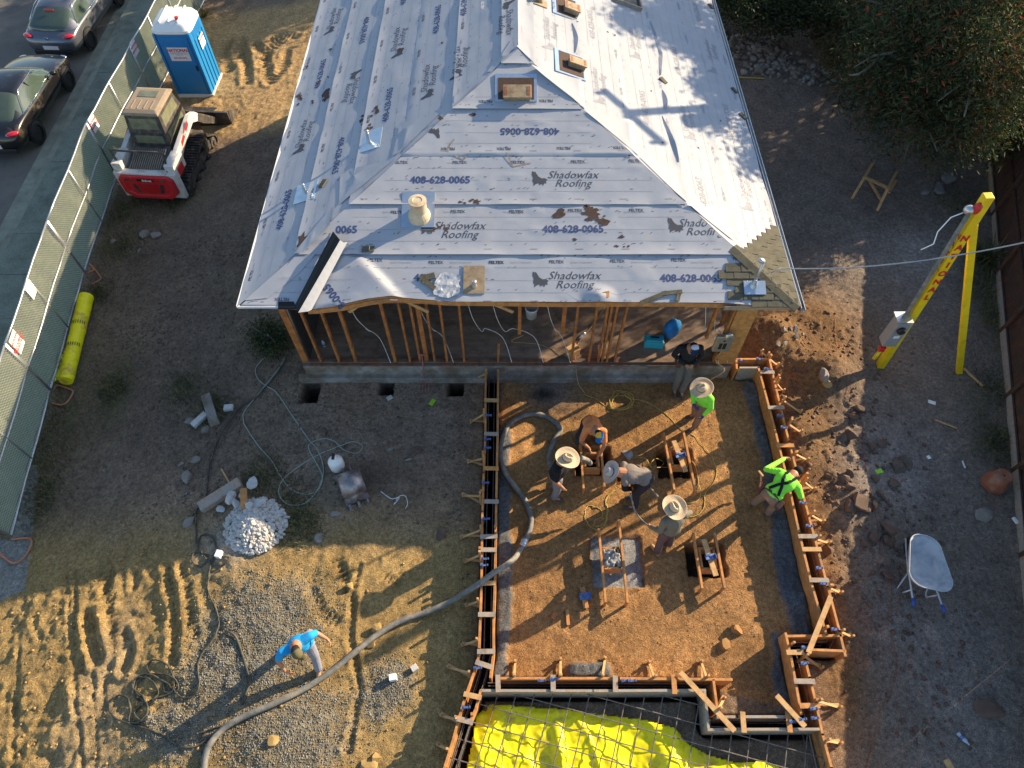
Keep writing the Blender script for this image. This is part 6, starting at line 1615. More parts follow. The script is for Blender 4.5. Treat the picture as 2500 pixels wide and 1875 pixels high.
for A, C_ in ((F0, F1), (F1, F2), (F2, F3)):
    d = (C_ - A).normalized(); nn_ = Vector((-d.y, d.x, 0)) * .04
    for z in (.15, .95, 1.75):
        b = MB(); b.beam(A + nn_ + Vector((0, 0, z)), C_ + nn_ + Vector((0, 0, z)), .04, .09); b.build('rail', M['fence_wood'], t)
    k = int((C_ - A).length / 2.4) + 1
    for i in range(k + 1):
        p = A.lerp(C_, i / k) + nn_ * 1.4; b = MB(); b.beam(p, p + Vector((0, 0, 1.9)), .09, .09); b.build('post', M['fence_wood'], t)
b = MB()
for A, C_ in ((F0, F1), (F1, F2), (F2, F3)):
    d = (C_ - A).normalized(); nn_ = Vector((-d.y, d.x, 0)) * .07; b.beam(A + nn_ + Vector((0, 0, .09)), C_ + nn_ + Vector((0, 0, .09)), .03, .2)
b.build('kickboard', M['wood_grey'], t)

# ------------------------------------------------------------------ wheelbarrow, pot, trestle, fork
c = GG(2236, 1400)
t = thing('wheelbarrow', 'pale blue grey wheelbarrow with blue grips standing on the shaded dirt', 'wheelbarrow', (c.x - .10, c.y, 0), R(-11))
M['barrow'] = pmat('faded_blue_barrow', (.22, .29, .38), .7, var=.12, vscale=4, dirt=(.46, .49, .52), dirt_amt=.75, dscale=3)
M['barrow_blue'] = pmat('blue_grip', (.01, .08, .50), .4, var=.1)
def rr(w0, w1, l, y0, z, tilt=0, n=6, r=.12):
    pts = []
    for (cx, cy, a0) in ((w1 / 2 - r, y0 + l - r, 0), (-w1 / 2 + r, y0 + l - r, 90), (-w0 / 2 + r, y0 + r, 180), (w0 / 2 - r, y0 + r, 270)):
        for i in range(n + 1): a = R(a0 + 90 * i / n); pts.append((cx + r * math.cos(a), cy + r * math.sin(a), z))
    return pts
TL = Euler((R(-3), R(5), 0)).to_matrix()
b = MB(); rings = [rr(.80, .60, 1.08, -.54, .32, r=.25), rr(.74, .56, .98, -.50, .24, r=.24), rr(.56, .42, .66, -.34, .06, r=.19), rr(.30, .22, .34, -.20, .0, r=.1)]
rings = [[tuple(TL @ Vector(p) + Vector((0, 0, .32))) for p in r_] for r_ in rings]
b.loft(rings, cap=False); nR = len(rings[0]); b.f.append(tuple(3 * nR + j for j in range(nR))); b.m.append(0); b.cm = 0
tr = b.build('tray', M['barrow'], t, world=False, smooth=True, fix=False); md = tr.modifiers.new('s', 'SOLIDIFY'); md.thickness = .006
b = MB(); b.tube([tuple(Vector(p)) for p in rings[0]], .010, 6, closed=True); b.build('rim', M['barrow'], tr, world=False, smooth=True)
for s_ in (-1, 1):
    b = MB(); b.tube([TL @ Vector((s_ * .12, .62, .0)) + Vector((0, 0, .22)), TL @ Vector((s_ * .20, .1, .0)) + Vector((0, 0, .30)), TL @ Vector((s_ * .27, -.70, .08)) + Vector((0, 0, .34))], .018, 8); hd = b.build('handle', M['barrow'], t, world=False, smooth=True)
    b = MB(); b.tube([TL @ Vector((s_ * .27, -.70, .08)) + Vector((0, 0, .34)), TL @ Vector((s_ * .28, -.84, .09)) + Vector((0, 0, .35))], .022, 8); b.build('grip', M['barrow_blue'], hd, world=False, smooth=True)
    b = MB(); b.tube([TL @ Vector((s_ * .22, -.15, .02)) + Vector((0, 0, .28)), (s_ * .26 - .04, -.36, .03), (s_ * .22, -.44, .03), TL @ Vector((s_ * .24, -.5, .06)) + Vector((0, 0, .3))], .015, 8); b.build('leg', M['barrow'], t, world=False, smooth=True)
b = MB(); b.lathe([(.08, -.04), (.17, -.05), (.20, -.03), (.20, .03), (.17, .05), (.08, .04)], (-.05, .46, .20), 22, (0, R(90), 0)); b.build('wheel', M['tyre'], t, world=False, smooth=True)
c = GG(2424, 1182)
b = MB(); b.lathe([(.245, 0), (.25, .09), (.225, .095), (.215, .12), (.165, .40), (.16, .41), (.03, .412), (.025, .38), (.0, .38)], (0, 0, 0), 32, sx=1); b.lathe([(.175, .28), (.18, .30), (.172, .32)], (0, 0, 0), 32, cap=False)
o = b.build('flower_pot', M['terra'], None, smooth=True); o.location = c; md = o.modifiers.new('e', 'EDGE_SPLIT'); md.split_angle = R(45); tag(o, 'upturned terracotta flower pot near the right fence', 'flower pot')
c = GG(2135, 460)
t = thing('sawhorse', 'wooden sawhorse tipped on its side near the bush', 'sawhorse', (c.x, c.y, 0))
for nm, a, e, za, zb2 in (('beam', (2108, 431), (2172, 461), .34, .34), ('leg', (2131, 398), (2110, 434), .06, .36), ('leg', (2110, 434), (2079, 486), .36, .04), ('leg', (2190, 418), (2166, 463), .05, .37), ('leg', (2166, 463), (2141, 515), .37, .04), ('leg', (2188, 440), (2170, 470), .1, .3), ('brace', (2120, 436), (2152, 491), .30, .05)):
    b = MB(); b.beam(G(*a, za), G(*e, zb2), .07 if nm != 'beam' else .09, .035); b.build(nm, M['wood_pale'], t)
# garden fork leaning on the foundation
t0 = G(1030, 866, .9); t1 = G(1036, 925, .10)
t = thing('garden_fork', 'dusty red digging fork leaning against the old foundation', 'garden fork', (t1.x, t1.y, 0))
M['fork_red'] = pmat('faded_red_handle', (.38, .12, .11), .7, var=.2)
b = MB(); b.tube([t0, t1], .014, 8); sh = b.build('shaft', M['fork_red'], t, smooth=True)
b = MB(); b.tube([t0 + Vector((-.09, 0, 0)), t0 + Vector((.09, 0, 0))], .016, 8); b.build('handle', M['fork_red'], t, smooth=True)
b = MB(); dwn = (t1 - t0).normalized()
b.tube([t1 + Vector((-.10, 0, 0)), t1 + Vector((.10, 0, 0))], .012, 6)
for k in range(4): x = -.10 + k * .0667; b.tube([t1 + Vector((x, 0, 0)), t1 + Vector((x, -.02, 0)) + Vector((0, -.26, -.08))], [.008, .004], 6)
b.build('tines', M['fork_red'], t, smooth=True)

# ------------------------------------------------------------------ things inside the opened house
def sit(o, p, label, cat, rz=0, group=None): o.location = p; o.rotation_euler.z = rz; return tag(o, label, cat, group)
fl = lambda sx, sy: G(sx, sy, ZF + .0)
M['bag_blue'] = pmat('bright_blue_fabric', (.012, .20, .52), .6, var=.15, bump=.5, bscale=15)
M['box_teal'] = pmat('turquoise_toolbox', (.03, .38, .50), .4, var=.08)
b = MB(); v, f_ = ICO3
pv = [(x * .20 * (1 + .12 * math.sin(z * 5)), y * .16, .30 + z * .31 + .02 * math.sin(x * 9)) for x, y, z in v]; b.add(pv, f_); sit(b.build('tool_bag', M['bag_blue'], None, smooth=True), fl(1635, 822), 'bright blue fabric bag standing on the house floor', 'bag', .5)
b = MB(); b.box((0, 0, .11), (.44, .22, .22)); o = b.build('toolbox', M['box_teal'], None, bevel=.02); sit(o, fl(1594, 842), 'turquoise plastic toolbox on the house floor left of the sitting man', 'toolbox', -.08)
b = MB(); b.box((0, 0, .245), (.40, .19, .05)); b.build('lid', M['box_teal'], o, world=False, bevel=.02)
b = MB(); b.box((0, 0, .285), (.18, .035, .03)); b.build('handle', M['black'], o, world=False, bevel=.006)
b = MB(); b.lathe([(.12, 0), (.145, .30), (.155, .31), (.155, .34), (.14, .34), (.13, .05), (0, .05)], (0, 0, 0), 24); sit(b.build('bucket', M['potty_white'], None, smooth=True), fl(1297, 772), 'white plastic bucket at the back of the opened room', 'bucket')
b = MB(); b.box((0, 0, .12), (.26, .22, .24)); sit(b.build('plywood_box', M['wood_pale'], None, bevel=.01), fl(1397, 865), 'small pale wooden box near the sill behind a stud', 'box', .6)
def bottle(loc, label, tilt, rz, s_=1.0):
    b = MB(); b.lathe([(.03, 0), (.036, .01), (.036, .14), (.03, .17), (.014, .20), (.014, .23), (0, .23)], (0, 0, 0), 16); M['pet'] = M.get('pet') or pmat('clear_bottle', (.55, .68, .85), .15, var=.05, trans=.4)
    o = b.build('water_bottle', M['pet'], None, smooth=True); o.location = loc; o.rotation_euler = (tilt, 0, rz); tag(o, label, 'bottle', None)
    b = MB(); b.lathe([(.0365, .05), (.0368, .11)], (0, 0, 0), 16, cap=False); b.build('label_band', M['blue_metal'], o, world=False)
    return o
bottle(GG(*B4(1690, 1390), .04), 'plastic water bottle lying on the dirt at the lower right', R(88), R(35))
bottle(fl(1428, 815) + Vector((0, 0, .04)), 'clear plastic bottle lying on the house floor in the light', R(88), R(-40))
bottle(fl(792, 845), 'clear blue bottle standing on the house floor between the left studs', 0, 0)
for (sx, sy, lab, m, sz, z) in [(1148, 1650, None, None, None, None)]: pass
def block(sx, sy, size, m, label, name='block', cat='block', rz=.3, z=0):
    b = MB(); b.box((0, 0, size[2] / 2), size); o = b.build(name, M[m], None, bevel=.006); sit(o, GG(sx, sy, z), label, cat, rz); return o
M['lime'] = pmat('lime_plastic', (.30, .60, .03), .5, var=.05)
block(*B2(1140, 968), (.13, .11, .14), 'white', 'white cube block on the small gravel patch', rz=.2)
block(*B2(1305, 895), (.12, .11, .12), 'stone', 'white block lying right of the small gravel patch', rz=.6)
block(*R1(1440, 262), (.10, .16, .03), 'lime', 'lime green plastic piece on the shaded dirt', 'plastic_piece', 'litter', -.5)
block(*R1(1110, 228), (.13, .10, .03), 'stone', 'flat grey tile scrap above the lime green piece', 'tile_scrap', 'litter', .6)
block(*L1(1770, 312), (.20, .14, .10), 'stone', 'whitish block right of the long curb piece', 'concrete_block', 'block', .1)
block(*L1(1697, 1440), (.11, .14, .12), 'potty_white', 'small white and blue carton inside the hose loop', 'carton', 'carton', -.2)
block(*R4(1500, 262), (.16, .09, .02), 'white', 'white litter scrap on the dirt right of the string line', 'litter_scrap', 'litter', -.4)
block(*R4(1475, 685), (.08, .08, .02), 'white', 'small white scrap above the row of stones', 'litter_scrap', 'litter', .3)
block(*R4(1745, 740), (.03, .17, .02), 'white', 'thin white strip left of the terracotta pot', 'litter_scrap', 'litter', 0)
block(*R4(2140, 1175), (.06, .14, .05), 'white', 'small white tube at the foot of the right fence', 'litter_scrap', 'litter', .3)
block(*R4(1090, 795), (.16, .10, .03), 'lime', 'yellow green leaf scrap near the three round stones', 'litter_scrap', 'litter', .3)
# ------------------------------------------------------------------ people
def caps(b, p, q, r0, r1, n=12):
    p, q = Vector(p), Vector(q); d = q - p; L = d.length
    if L < 1e-5: b.ell(p, r0, base=ICO2); return
    R3_ = d.to_track_quat('Z', 'Y').to_matrix(); prof = []
    for k in range(5): a = R(-90 + 90 * k / 4); prof.append((max(r0 * math.cos(a), .0005), r0 * math.sin(a)))
    for k in range(5): a = R(90 * k / 4); prof.append((max(r1 * math.cos(a), .0005), L + r1 * math.sin(a)))
    b.lathe(prof, p, n, R3_)
def remesh(b, name, m, parent, vox=.009, smooth_it=3):
    me = bpy.data.meshes.new('tmp'); me.from_pydata(b.v, [], b.f); o = bpy.data.objects.new('tmp', me); col.objects.link(o)
    md = o.modifiers.new('r', 'REMESH'); md.mode = 'VOXEL'; md.voxel_size = vox; md.use_smooth_shade = True
    ms = o.modifiers.new('s', 'SMOOTH'); ms.iterations = smooth_it; ms.factor = .5
    dg = bpy.context.evaluated_depsgraph_get(); dg.update(); ev = o.evaluated_get(dg); m2 = bpy.data.meshes.new_from_object(ev)
    bpy.data.objects.remove(o); m2.name = name; m2.materials.clear(); m2.materials.append(m)
    m2.polygons.foreach_set('use_smooth', [True] * len(m2.polygons)); m2.polygons.foreach_set('material_index', [0] * len(m2.polygons))
    r = bpy.data.objects.new(name, m2); col.objects.link(r); r.parent = parent; return r
def cloth(name, c, var=.12, **k):
    if name not in M: M[name] = pmat(name, c, .85, var=var, vscale=7, bump=.5, bscale=25, spec=.2, **k)
    return M[name]
cloth('black_cotton', (.014, .014, .017)); cloth('grey_cotton', (.20, .17, .15)); cloth('grey_green_cotton', (.17, .155, .12)); cloth('orange_cotton', (.72, .25, .09))
cloth('hiviz_green', (.26, .82, .07), .10); cloth('blue_cotton', (.02, .30, .66)); cloth('grey_jeans', (.19, .18, .20)); cloth('dark_jeans', (.035, .033, .040)); cloth('khaki', (.26, .17, .115))
cloth('faded_jeans', (.24, .25, .30)); cloth('dusty_grey', (.14, .135, .125)); cloth('dark_jacket', (.022, .022, .026)); cloth('plum_trousers', (.12, .075, .075)); cloth('tan_boot', (.36, .24, .14)); cloth('grey_boot', (.08, .075, .07)); cloth('orange_glove', (.60, .17, .02)); cloth('blue_glove', (.05, .06, .20)); cloth('brown_leather', (.12, .06, .045)); cloth('olive_cap', (.13, .115, .06)); cloth('black_wool', (.02, .02, .024)); cloth('white_cap', (.55, .57, .65)); cloth('navy_cap', (.01, .03, .12)); cloth('cap_blue', (.02, .16, .50)); cloth('cap_yellow', (.80, .48, .03))
M['straw'] = pmat('straw', (.56, .42, .27), .8, var=.12, vscale=30, bump=.5, bscale=60)
M['straw_pale'] = pmat('pale_straw', (.52, .45, .40), .8, var=.12, vscale=30, bump=.5, bscale=60)
M['hair'] = pmat('dark_hair', (.015, .011, .009), .7, var=.2)
M['eye'] = pmat('eye_white', (.6, .58, .55), .3, var=.02)
def hand(b, w, d, palm_n, curl=.6, side=1, s=1.0):
    """w wrist, d direction along the fingers, palm_n palm normal"""
    d = Vector(d).normalized(); pn = Vector(palm_n); pn = (pn - d * pn.dot(d)).normalized(); sd = d.cross(pn) * side
    c = w + d * .045 * s
    Mx = Matrix((sd, d, pn)).transposed()
    b.ell(c, (.040 * s, .052 * s, .017 * s), Mx); caps(b, w - d * .01, c, .024 * s, .028 * s)
    for i, L in enumerate((.072, .080, .074, .058)):
        off = (-.028 + i * .0187) * s; p = c + d * .038 * s + sd * off
        a1 = curl * (.5 + .08 * i); a2 = curl * (1.3 + .1 * i)
        q = p + (d * math.cos(a1) + pn * math.sin(a1)) * L * .55 * s
        r_ = q + (d * math.cos(a2) + pn * math.sin(a2)) * L * .45 * s
        caps(b, p, q, .0092 * s, .0085 * s, 8); caps(b, q, r_, .0085 * s, .0072 * s, 8)
    p = c - d * .02 * s - sd * .034 * s; q = p + (d * .55 - sd * .75 + pn * .35).normalized() * .036 * s; r_ = q + (d * .9 - sd * .15 + pn * .5 * (1 + curl)).normalized() * .030 * s
    caps(b, p, q, .0115 * s, .010 * s, 8); caps(b, q, r_, .010 * s, .008 * s, 8)
def person(label, loc, rz, J, shirt, trousers, boots, sleeves='short', hat='straw', glove=None, look=(0, 1, -.3), curl=.7, extras=None, group='construction workers'):
    t = thing('person', label, 'person', loc, rz, group=group)
    D_ = dict(pel=(0, 0, .95), chest=(0, .02, 1.28), neck=(0, .02, 1.47), head=(0, .04, 1.62), sR=(.185, .01, 1.41), sL=(-.185, .01, 1.41), eR=(.23, 0, 1.13), eL=(-.23, 0, 1.13), wR=(.24, .10, .89), wL=(-.24, .10, .89),
              hR=(.09, 0, .92), hL=(-.09, 0, .92), kR=(.10, .03, .50), kL=(-.10, .03, .50), aR=(.11, -.02, .09), aL=(-.11, -.02, .09), tR=(.12, .16, .035), tL=(-.12, .16, .035), dR=(0, .3, -1), dL=(0, .3, -1), nR=(-1, 0, 0), nL=(1, 0, 0))
    D_.update(J); K = {k: Vector(v) for k, v in D_.items()}
    f = Vector(look).normalized(); upv = (K['head'] - K['neck']).normalized(); rt = f.cross(upv).normalized(); upv = rt.cross(f).normalized()
    HM = Matrix((rt, f, upv)).transposed(); hc = K['head']
    b = MB()
    b.ell(hc + upv * .02 - f * .01, (.075, .093, .095), HM, ICO3); b.ell(hc - upv * .045 + f * .025, (.058, .066, .065), HM, ICO3); b.ell(hc + f * .098 - upv * .012, (.013, .018, .024), HM)
    b.ell(hc + f * .075 - upv * .060, (.024, .014, .009), HM); b.ell(hc + f * .078 + upv * .022, (.045, .014, .010), HM)
    for s_ in (-1, 1): b.ell(hc + rt * s_ * .078 - upv * .005 - f * .01, (.012, .020, .032), HM)
    caps(b, K['neck'] - upv * .05, hc - upv * .05, .058, .052)
    caps(b, K['neck'], K['chest'], .10, .14); caps(b, K['chest'], K['pel'], .13, .13)
    for s_, S_, E_, W__, Hh, Kn, An, Tn, dd, nn_ in ((1, 'sR', 'eR', 'wR', 'hR', 'kR', 'aR', 'tR', 'dR', 'nR'), (-1, 'sL', 'eL', 'wL', 'hL', 'kL', 'aL', 'tL', 'dL', 'nL')):
        caps(b, K[S_], K['chest'].lerp(K['neck'], .4), .06, .09)
        caps(b, K[S_], K[E_], .052, .040); caps(b, K[E_], K[E_].lerp(K[W__], .35), .040, .041); caps(b, K[E_].lerp(K[W__], .35), K[W__], .041, .026)
        hand(b, K[W__], K[dd], K[nn_], curl, s_)
        caps(b, K[Hh], K[Kn], .078, .052); caps(b, K[Kn], K[Kn].lerp(K[An], .35), .050, .054); caps(b, K[Kn].lerp(K[An], .35), K[An], .054, .036); caps(b, K[An], K[Tn], .036, .028)
    remesh(b, 'body', M['skin'], t, .0075, 2)
    # eyes
    for s_ in (-1, 1):
        e = MB(); e.ell(hc + rt * s_ * .030 + f * .083 + upv * .004, (.011, .007, .008), HM); e.build('eye', M['eye'], t, world=False, smooth=True)
    b = MB(); b.ell(hc + upv * .028 - f * .022, (.081, .092, .093), HM, ICO3); b.ell(hc - upv * .02 - f * .05, (.070, .055, .07), HM, ICO3); b.build('hair', M['hair'], t, world=False, smooth=True)
    # shirt
    b = MB(); ch, ne, pe = K['chest'], K['neck'], K['pel']
    sh = (K['sR'] - K['sL']).normalized(); fw = (ne - pe).normalized().cross(sh); fw = -fw if fw.dot(Vector((0, 1, 0)) + f * .2) < 0 else fw
    TMx = Matrix((sh, fw, sh.cross(fw))).transposed()
    b.ell(ch, (.21, .145, .21), TMx, ICO3); b.ell(pe + (ch - pe) * .25, (.195, .15, .16), TMx, ICO3); caps(b, ch, pe + (ch - pe) * .15, .155, .155)
    b.ell(ch.lerp(ne, .55), (.17, .105, .11), TMx, ICO3); b.ell(ch.lerp(pe, .45) + fw * .03, (.165, .135, .15), TMx, ICO3)
    rs = np.random.RandomState(int(abs(loc[0] * 100)))
    for k in range(10):   # folds
        a = rs.rand() * 6.28; q = pe.lerp(ch, rs.rand() * .9) + (sh * math.cos(a) * .15 + fw * math.sin(a) * .115); q2 = q + (ch - pe).normalized() * .14 + sh * (rs.rand() - .5) * .16; caps(b, q, q2, .018, .012, 6)
    for S_, E_, W__ in (('sR', 'eR', 'wR'), ('sL', 'eL', 'wL')):
        caps(b, ch.lerp(ne, .5), K[S_], .10, .078)
        if sleeves == 'short': caps(b, K[S_], K[S_].lerp(K[E_], .72), .074, .066)
        else:
            caps(b, K[S_], K[E_], .074, .056); caps(b, K[E_], K[E_].lerp(K[W__], .92), .058, .042)
            for k in range(3): q = K[S_].lerp(K[E_], .3 + .25 * k); caps(b, q + fw * .05, q - fw * .04 + Vector((0, 0, .03)), .022, .018, 6)
    shm = remesh(b, 'shirt', M[shirt], t, .010, 2)
    # trousers
    b = MB(); b.ell(pe, (.168, .135, .12), TMx, ICO3)
    for Hh, Kn, An in (('hR', 'kR', 'aR'), ('hL', 'kL', 'aL')):
        caps(b, K[Hh], K[Kn], .112, .082); caps(b, K[Kn], K[An] + (K[Kn] - K[An]) * .08, .080, .074); caps(b, pe, K[Hh], .125, .115)
        for k in range(4): q = K[Kn].lerp(K[An], .2 + k * .22); caps(b, q + Vector((.05, .03, 0)), q + Vector((-.04, .04, .03)), .026, .02, 6)
        q = K[Kn]; caps(b, q + Vector((.05, -.04, .02)), q + Vector((-.05, -.05, .0)), .026, .02, 6)
    remesh(b, 'trousers', M[trousers], t, .010, 2)
    for An, Tn in (('aR', 'tR'), ('aL', 'tL')):
        b = MB(); a, to = K[An], K[Tn]; dn = (to - a); dn.z = 0
        if dn.length < .01: dn = Vector((0, 1, 0))
        dn.normalize(); caps(b, a + Vector((0, 0, .06)), a, .055, .052); caps(b, a - dn * .03 - Vector((0, 0, .03)), to, .046, .040); b.ell(to - dn * .02, (.048, .052, .038), Matrix((Vector((dn.y, -dn.x, 0)), dn, Vector((0, 0, 1)))).transposed())
        remesh(b, 'boot', M[boots], t, .010, 1)
    # gloves
    if glove:
        for W__, dd, nn_, s_ in (('wR', 'dR', 'nR', 1), ('wL', 'dL', 'nL', -1)):
            b = MB(); hand(b, K[W__], K[dd], K[nn_], curl, s_, 1.13); caps(b, K[W__] - K[dd].normalized() * .03, K[W__], .036, .034); remesh(b, 'glove', M[glove], t, .0075, 1)
    # hat
    b = MB(); top_ = hc + upv * .055
    if isinstance(hat, str) and hat.startswith('straw'):
        n = 44; rings = []
        for (r, z, k) in [(.088, -.012, 0), (.10, -.014, 0), (.14, -.020, .3), (.18, -.018, .7), (.215, -.004, 1), (.222, .004, 1), (.216, .004, 1), (.18, -.010, .7), (.14, -.012, .3), (.104, -.006, 0), (.099, .0, 0), (.095, .05, 0), (.088, .085, 0), (.074, .108, 0), (.052, .115, 0), (.028, .112, 0), (.006, .108, 0)]:
            ring = []
            for j in range(n):
                a = 2 * math.pi * j / n; x, y = r * math.cos(a), r * 1.08 * math.sin(a); zz = z + k * .030 * abs(math.cos(a)) ** 2 - k * .012 * abs(math.sin(a))
                if z > .07: x *= .82; zz -= .042 * math.exp(-(x / .022) ** 2) * (1 if y > -.05 else .3); 
                if z > .03 and y > .02: x *= .86
                ring.append(tuple(top_ + HM @ Vector((x, y, zz))))
            rings.append(ring)
        b.loft(rings); h_ = b.build('straw_hat', M['straw' if hat == 'straw' else 'straw_pale'], t, world=False, smooth=True)
        b = MB(); b.lathe([(.101, .0), (.100, .022)], top_, 32, HM, 1, 1.08, cap=False); b.build('hat_band', M['brown_leather'], h_, world=False, smooth=True)
    elif hat == 'beanie':
        b.ell(hc + upv * .035 - f * .012, (.090, .104, .100), HM, ICO3); b.build('beanie', M['black_wool'], t, world=False, smooth=True)
    elif hat:
        cm, bm_ = hat
        v, fc = ICO3; V = [(x * .088, y * .103, max(z, -.15) * .092) for x, y, z in v]
        h_ = MB(); h_.add([hc + upv * .045 + HM @ Vector(p) for p in V], fc)
        if cm == 'cap_blue':
            h_.m = [1 if (sum(V[i][0] for i in q_) > 0.0 and sum(V[i][1] for i in q_) < .06) else 0 for q_ in h_.f]; mats = [M['cap_blue'], M['cap_yellow']]
        elif cm == 'white_cap': h_.m = [1 if sum(V[i][1] for i in q_) > 0.03 else 0 for q_ in h_.f]; mats = [M['white_cap'], M['navy_cap']]
        else: mats = [M[cm]]
        cp = h_.build('cap', mats, t, world=False, smooth=True, fix=False)
        b = MB(); nb = 12; V = []
        for zz in (0, -.006):
            V += [top_ + HM @ Vector((.072 * math.cos(a), .080 + .0 * math.sin(a), -.012 + zz)) for a in np.linspace(math.pi, 0, nb)] + [top_ + HM @ Vector((.080 * math.cos(a), .075 + .105 * math.sin(a), -.025 + zz - .012 * abs(math.cos(a)))) for a in np.linspace(math.pi, 0, nb)]
        F_ = [(i, i + 1, nb + i + 1, nb + i) for i in range(nb - 1)] + [(2 * nb + i, 3 * nb + i, 3 * nb + i + 1, 2 * nb + i + 1) for i in range(nb - 1)] + [(nb + i, nb + i + 1, 3 * nb + i + 1, 3 * nb + i) for i in range(nb - 1)]
        b.add(V, F_); b.build('cap_peak', M[bm_], cp, world=False, smooth=True)
    if extras: extras(t, K, sh, fw, TMx)
    return t
def gp(sx, sy, z): p = G(sx, sy, z); return p
def loc_of(sx, sy): p = GG(sx, sy); return (p.x, p.y, p.z)
def LJ(loc, rz, **pts):
    Mi = Matrix.LocRotScale(Vector(loc), Euler((0, 0, rz)), None).inverted(); return {k: Mi @ v for k, v in pts.items()}

# A: black tee, straw hat, holds the hose end
lA = loc_of(1356, 1208); rA = R(-98)
hA = LJ(lA, rA, w=gp(1393, 1123, 1.00))['w']
person('man in black t-shirt and wide straw hat holding the end of the thick grey hose', lA, rA,
       dict(pel=(0, -.04, .96), chest=(0, .03, 1.30), neck=(0, .06, 1.49), head=(0, .13, 1.63), sL=(-.17, .10, 1.42), sR=(.19, .0, 1.42), eL=(-.20, .28, 1.20), wL=hA - Vector((0, .03, -.02)), dL=(.5, .6, -.2), nL=(0, 0, -1), eR=(.26, -.02, 1.14), wR=(.27, .14, .92), dR=(0, .3, -1)),
       'black_cotton', 'grey_jeans', 'grey_boot', hat='straw', look=(0.15, 1, -.2))
# B: orange tee bent over the pier form
lB = (1.66, 7.52, 0); rB = R(183)
jB = LJ(lB, rB, wR=gp(1438, 1094, .42), wL=gp(1459, 1118, .26))
person('man in orange t-shirt and blue and yellow cap crouching over a pier form', lB, rB,
       dict(pel=(0, -.02, .60), chest=(.0, .26, .80), neck=(-.03, .43, .93), head=(-.06, .53, .98), sR=(.17, .36, .90), sL=(-.19, .40, .88), eR=(.27, .50, .68), eL=(-.22, .56, .60), wR=jB['wR'], wL=jB['wL'], dR=(-.3, .5, -.6), dL=(.1, .5, -.8),
            hR=(.10, .0, .58), hL=(-.10, 0, .58), kR=(.26, .34, .46), kL=(-.24, .34, .44), aR=(.22, .02, .09), aL=(-.2, .02, .09), tR=(.26, .2, .035), tL=(-.24, .2, .035)),
       'orange_cotton', 'dark_jeans', 'grey_boot', hat=('cap_blue', 'cap_blue'), look=(0, .75, -.75))
# C: bending to the left, grey shirt with dark sleeves
lC = (2.46, 5.95, .0); rC = R(92)
jC = LJ(lC, rC, w=gp(1540, 1196, .62))
def ex_sleeves(t, K, sh, fw, TM):
    b = MB()
    for S_, E_, W__ in (('sR', 'eR', 'wR'), ('sL', 'eL', 'wL')): caps(b, K[S_].lerp(K[E_], .15), K[E_], .079, .060); caps(b, K[E_], K[E_].lerp(K[W__], .93), .060, .046)
    remesh(b, 'sleeves', M['black_cotton'], t, .010, 2)
person('man in grey shirt with dark sleeves bending far forward', lC, rC,
       dict(pel=(.12, -.20, .92), chest=(.15, .14, 1.04), neck=(.16, .36, 1.10), head=(.16, .50, 1.09), sR=(.34, .26, 1.05), sL=(-.03, .28, 1.04), eL=(-.05, .26, .80), wL=jC['w'] + Vector((0, 0, .05)), dL=(0, .2, -1), eR=(.32, .30, .82), wR=(.20, .32, .66), dR=(-.3, .1, -1),
            hR=(.20, -.18, .88), hL=(.03, -.18, .88), kR=(.14, .0, .50), kL=(-.02, -.02, .50), aR=(.10, -.08, .09), aL=(-.12, -.04, .09), tR=(.10, .10, .035), tL=(-.12, .14, .035)),
       'grey_cotton', 'dark_jeans', 'grey_boot', sleeves='long', hat='straw_pale', glove='orange_glove', look=(0, .55, -.85), extras=ex_sleeves)
# D: grey-green shirt, straw hat, back to the camera
lD = loc_of(1616, 1338); rD = R(14)
jD = LJ(lD, rD, w=gp(1587, 1286, .74))
person('man in loose grey green shirt and straw hat seen from behind', lD, rD,
       dict(pel=(0, 0, .95), chest=(0.02, .05, 1.27), neck=(0, .10, 1.45), head=(-.01, .17, 1.58), sR=(.20, .08, 1.38), sL=(-.19, .04, 1.37), eL=(-.25, -.02, 1.10), wL=jD['w'], dL=(.1, .5, -.8), eR=(.36, .13, 1.26), wR=(.30, .30, 1.06), dR=(-.5, .6, -.3), kR=(.12, .06, .5), aR=(.14, .02, .09), kL=(-.11, .0, .5), aL=(-.15, -.08, .09), tL=(-.18, .08, .035), tR=(.14, .18, .035)),
       'grey_green_cotton', 'plum_trousers', 'tan_boot', sleeves='long', hat='straw', look=(-.2, 1, .12))
# E: green hi-viz, straw hat
lE = loc_of(1692, 1036); rE = R(118)
def ex_vest(t, K, sh, fw, TM):
    b = MB(); c = K['chest'].lerp(K['pel'], .55); b.lathe([(.1, -.02), (.1, .02)], c, 36, TM, 1.80, 1.46, cap=False); o = b.build('reflective_band', cloth('lime_band', (.45, .75, .10)), t, world=False, smooth=True)
person('man in bright green shirt and straw hat standing on the pad', lE, rE,
       dict(pel=(0, -.04, .93), chest=(0, .06, 1.26), neck=(0, .12, 1.44), head=(0, .20, 1.57), sL=(-.19, .06, 1.36), sR=(.19, .08, 1.37), eL=(-.26, .02, 1.08), wL=(-.24, .12, .84), eR=(.20, .14, 1.10), wR=(.02, .24, 1.02), dR=(-1, .2, 0), aL=(-.10, .05, .09), aR=(.16, -.14, .09), kR=(.13, -.02, .5), tL=(-.10, .24, .035), tR=(.2, .04, .035)),
       'hiviz_green', 'khaki', 'grey_boot', sleeves='long', hat='straw', glove='blue_glove', look=(.1, 1, -.25), extras=ex_vest)
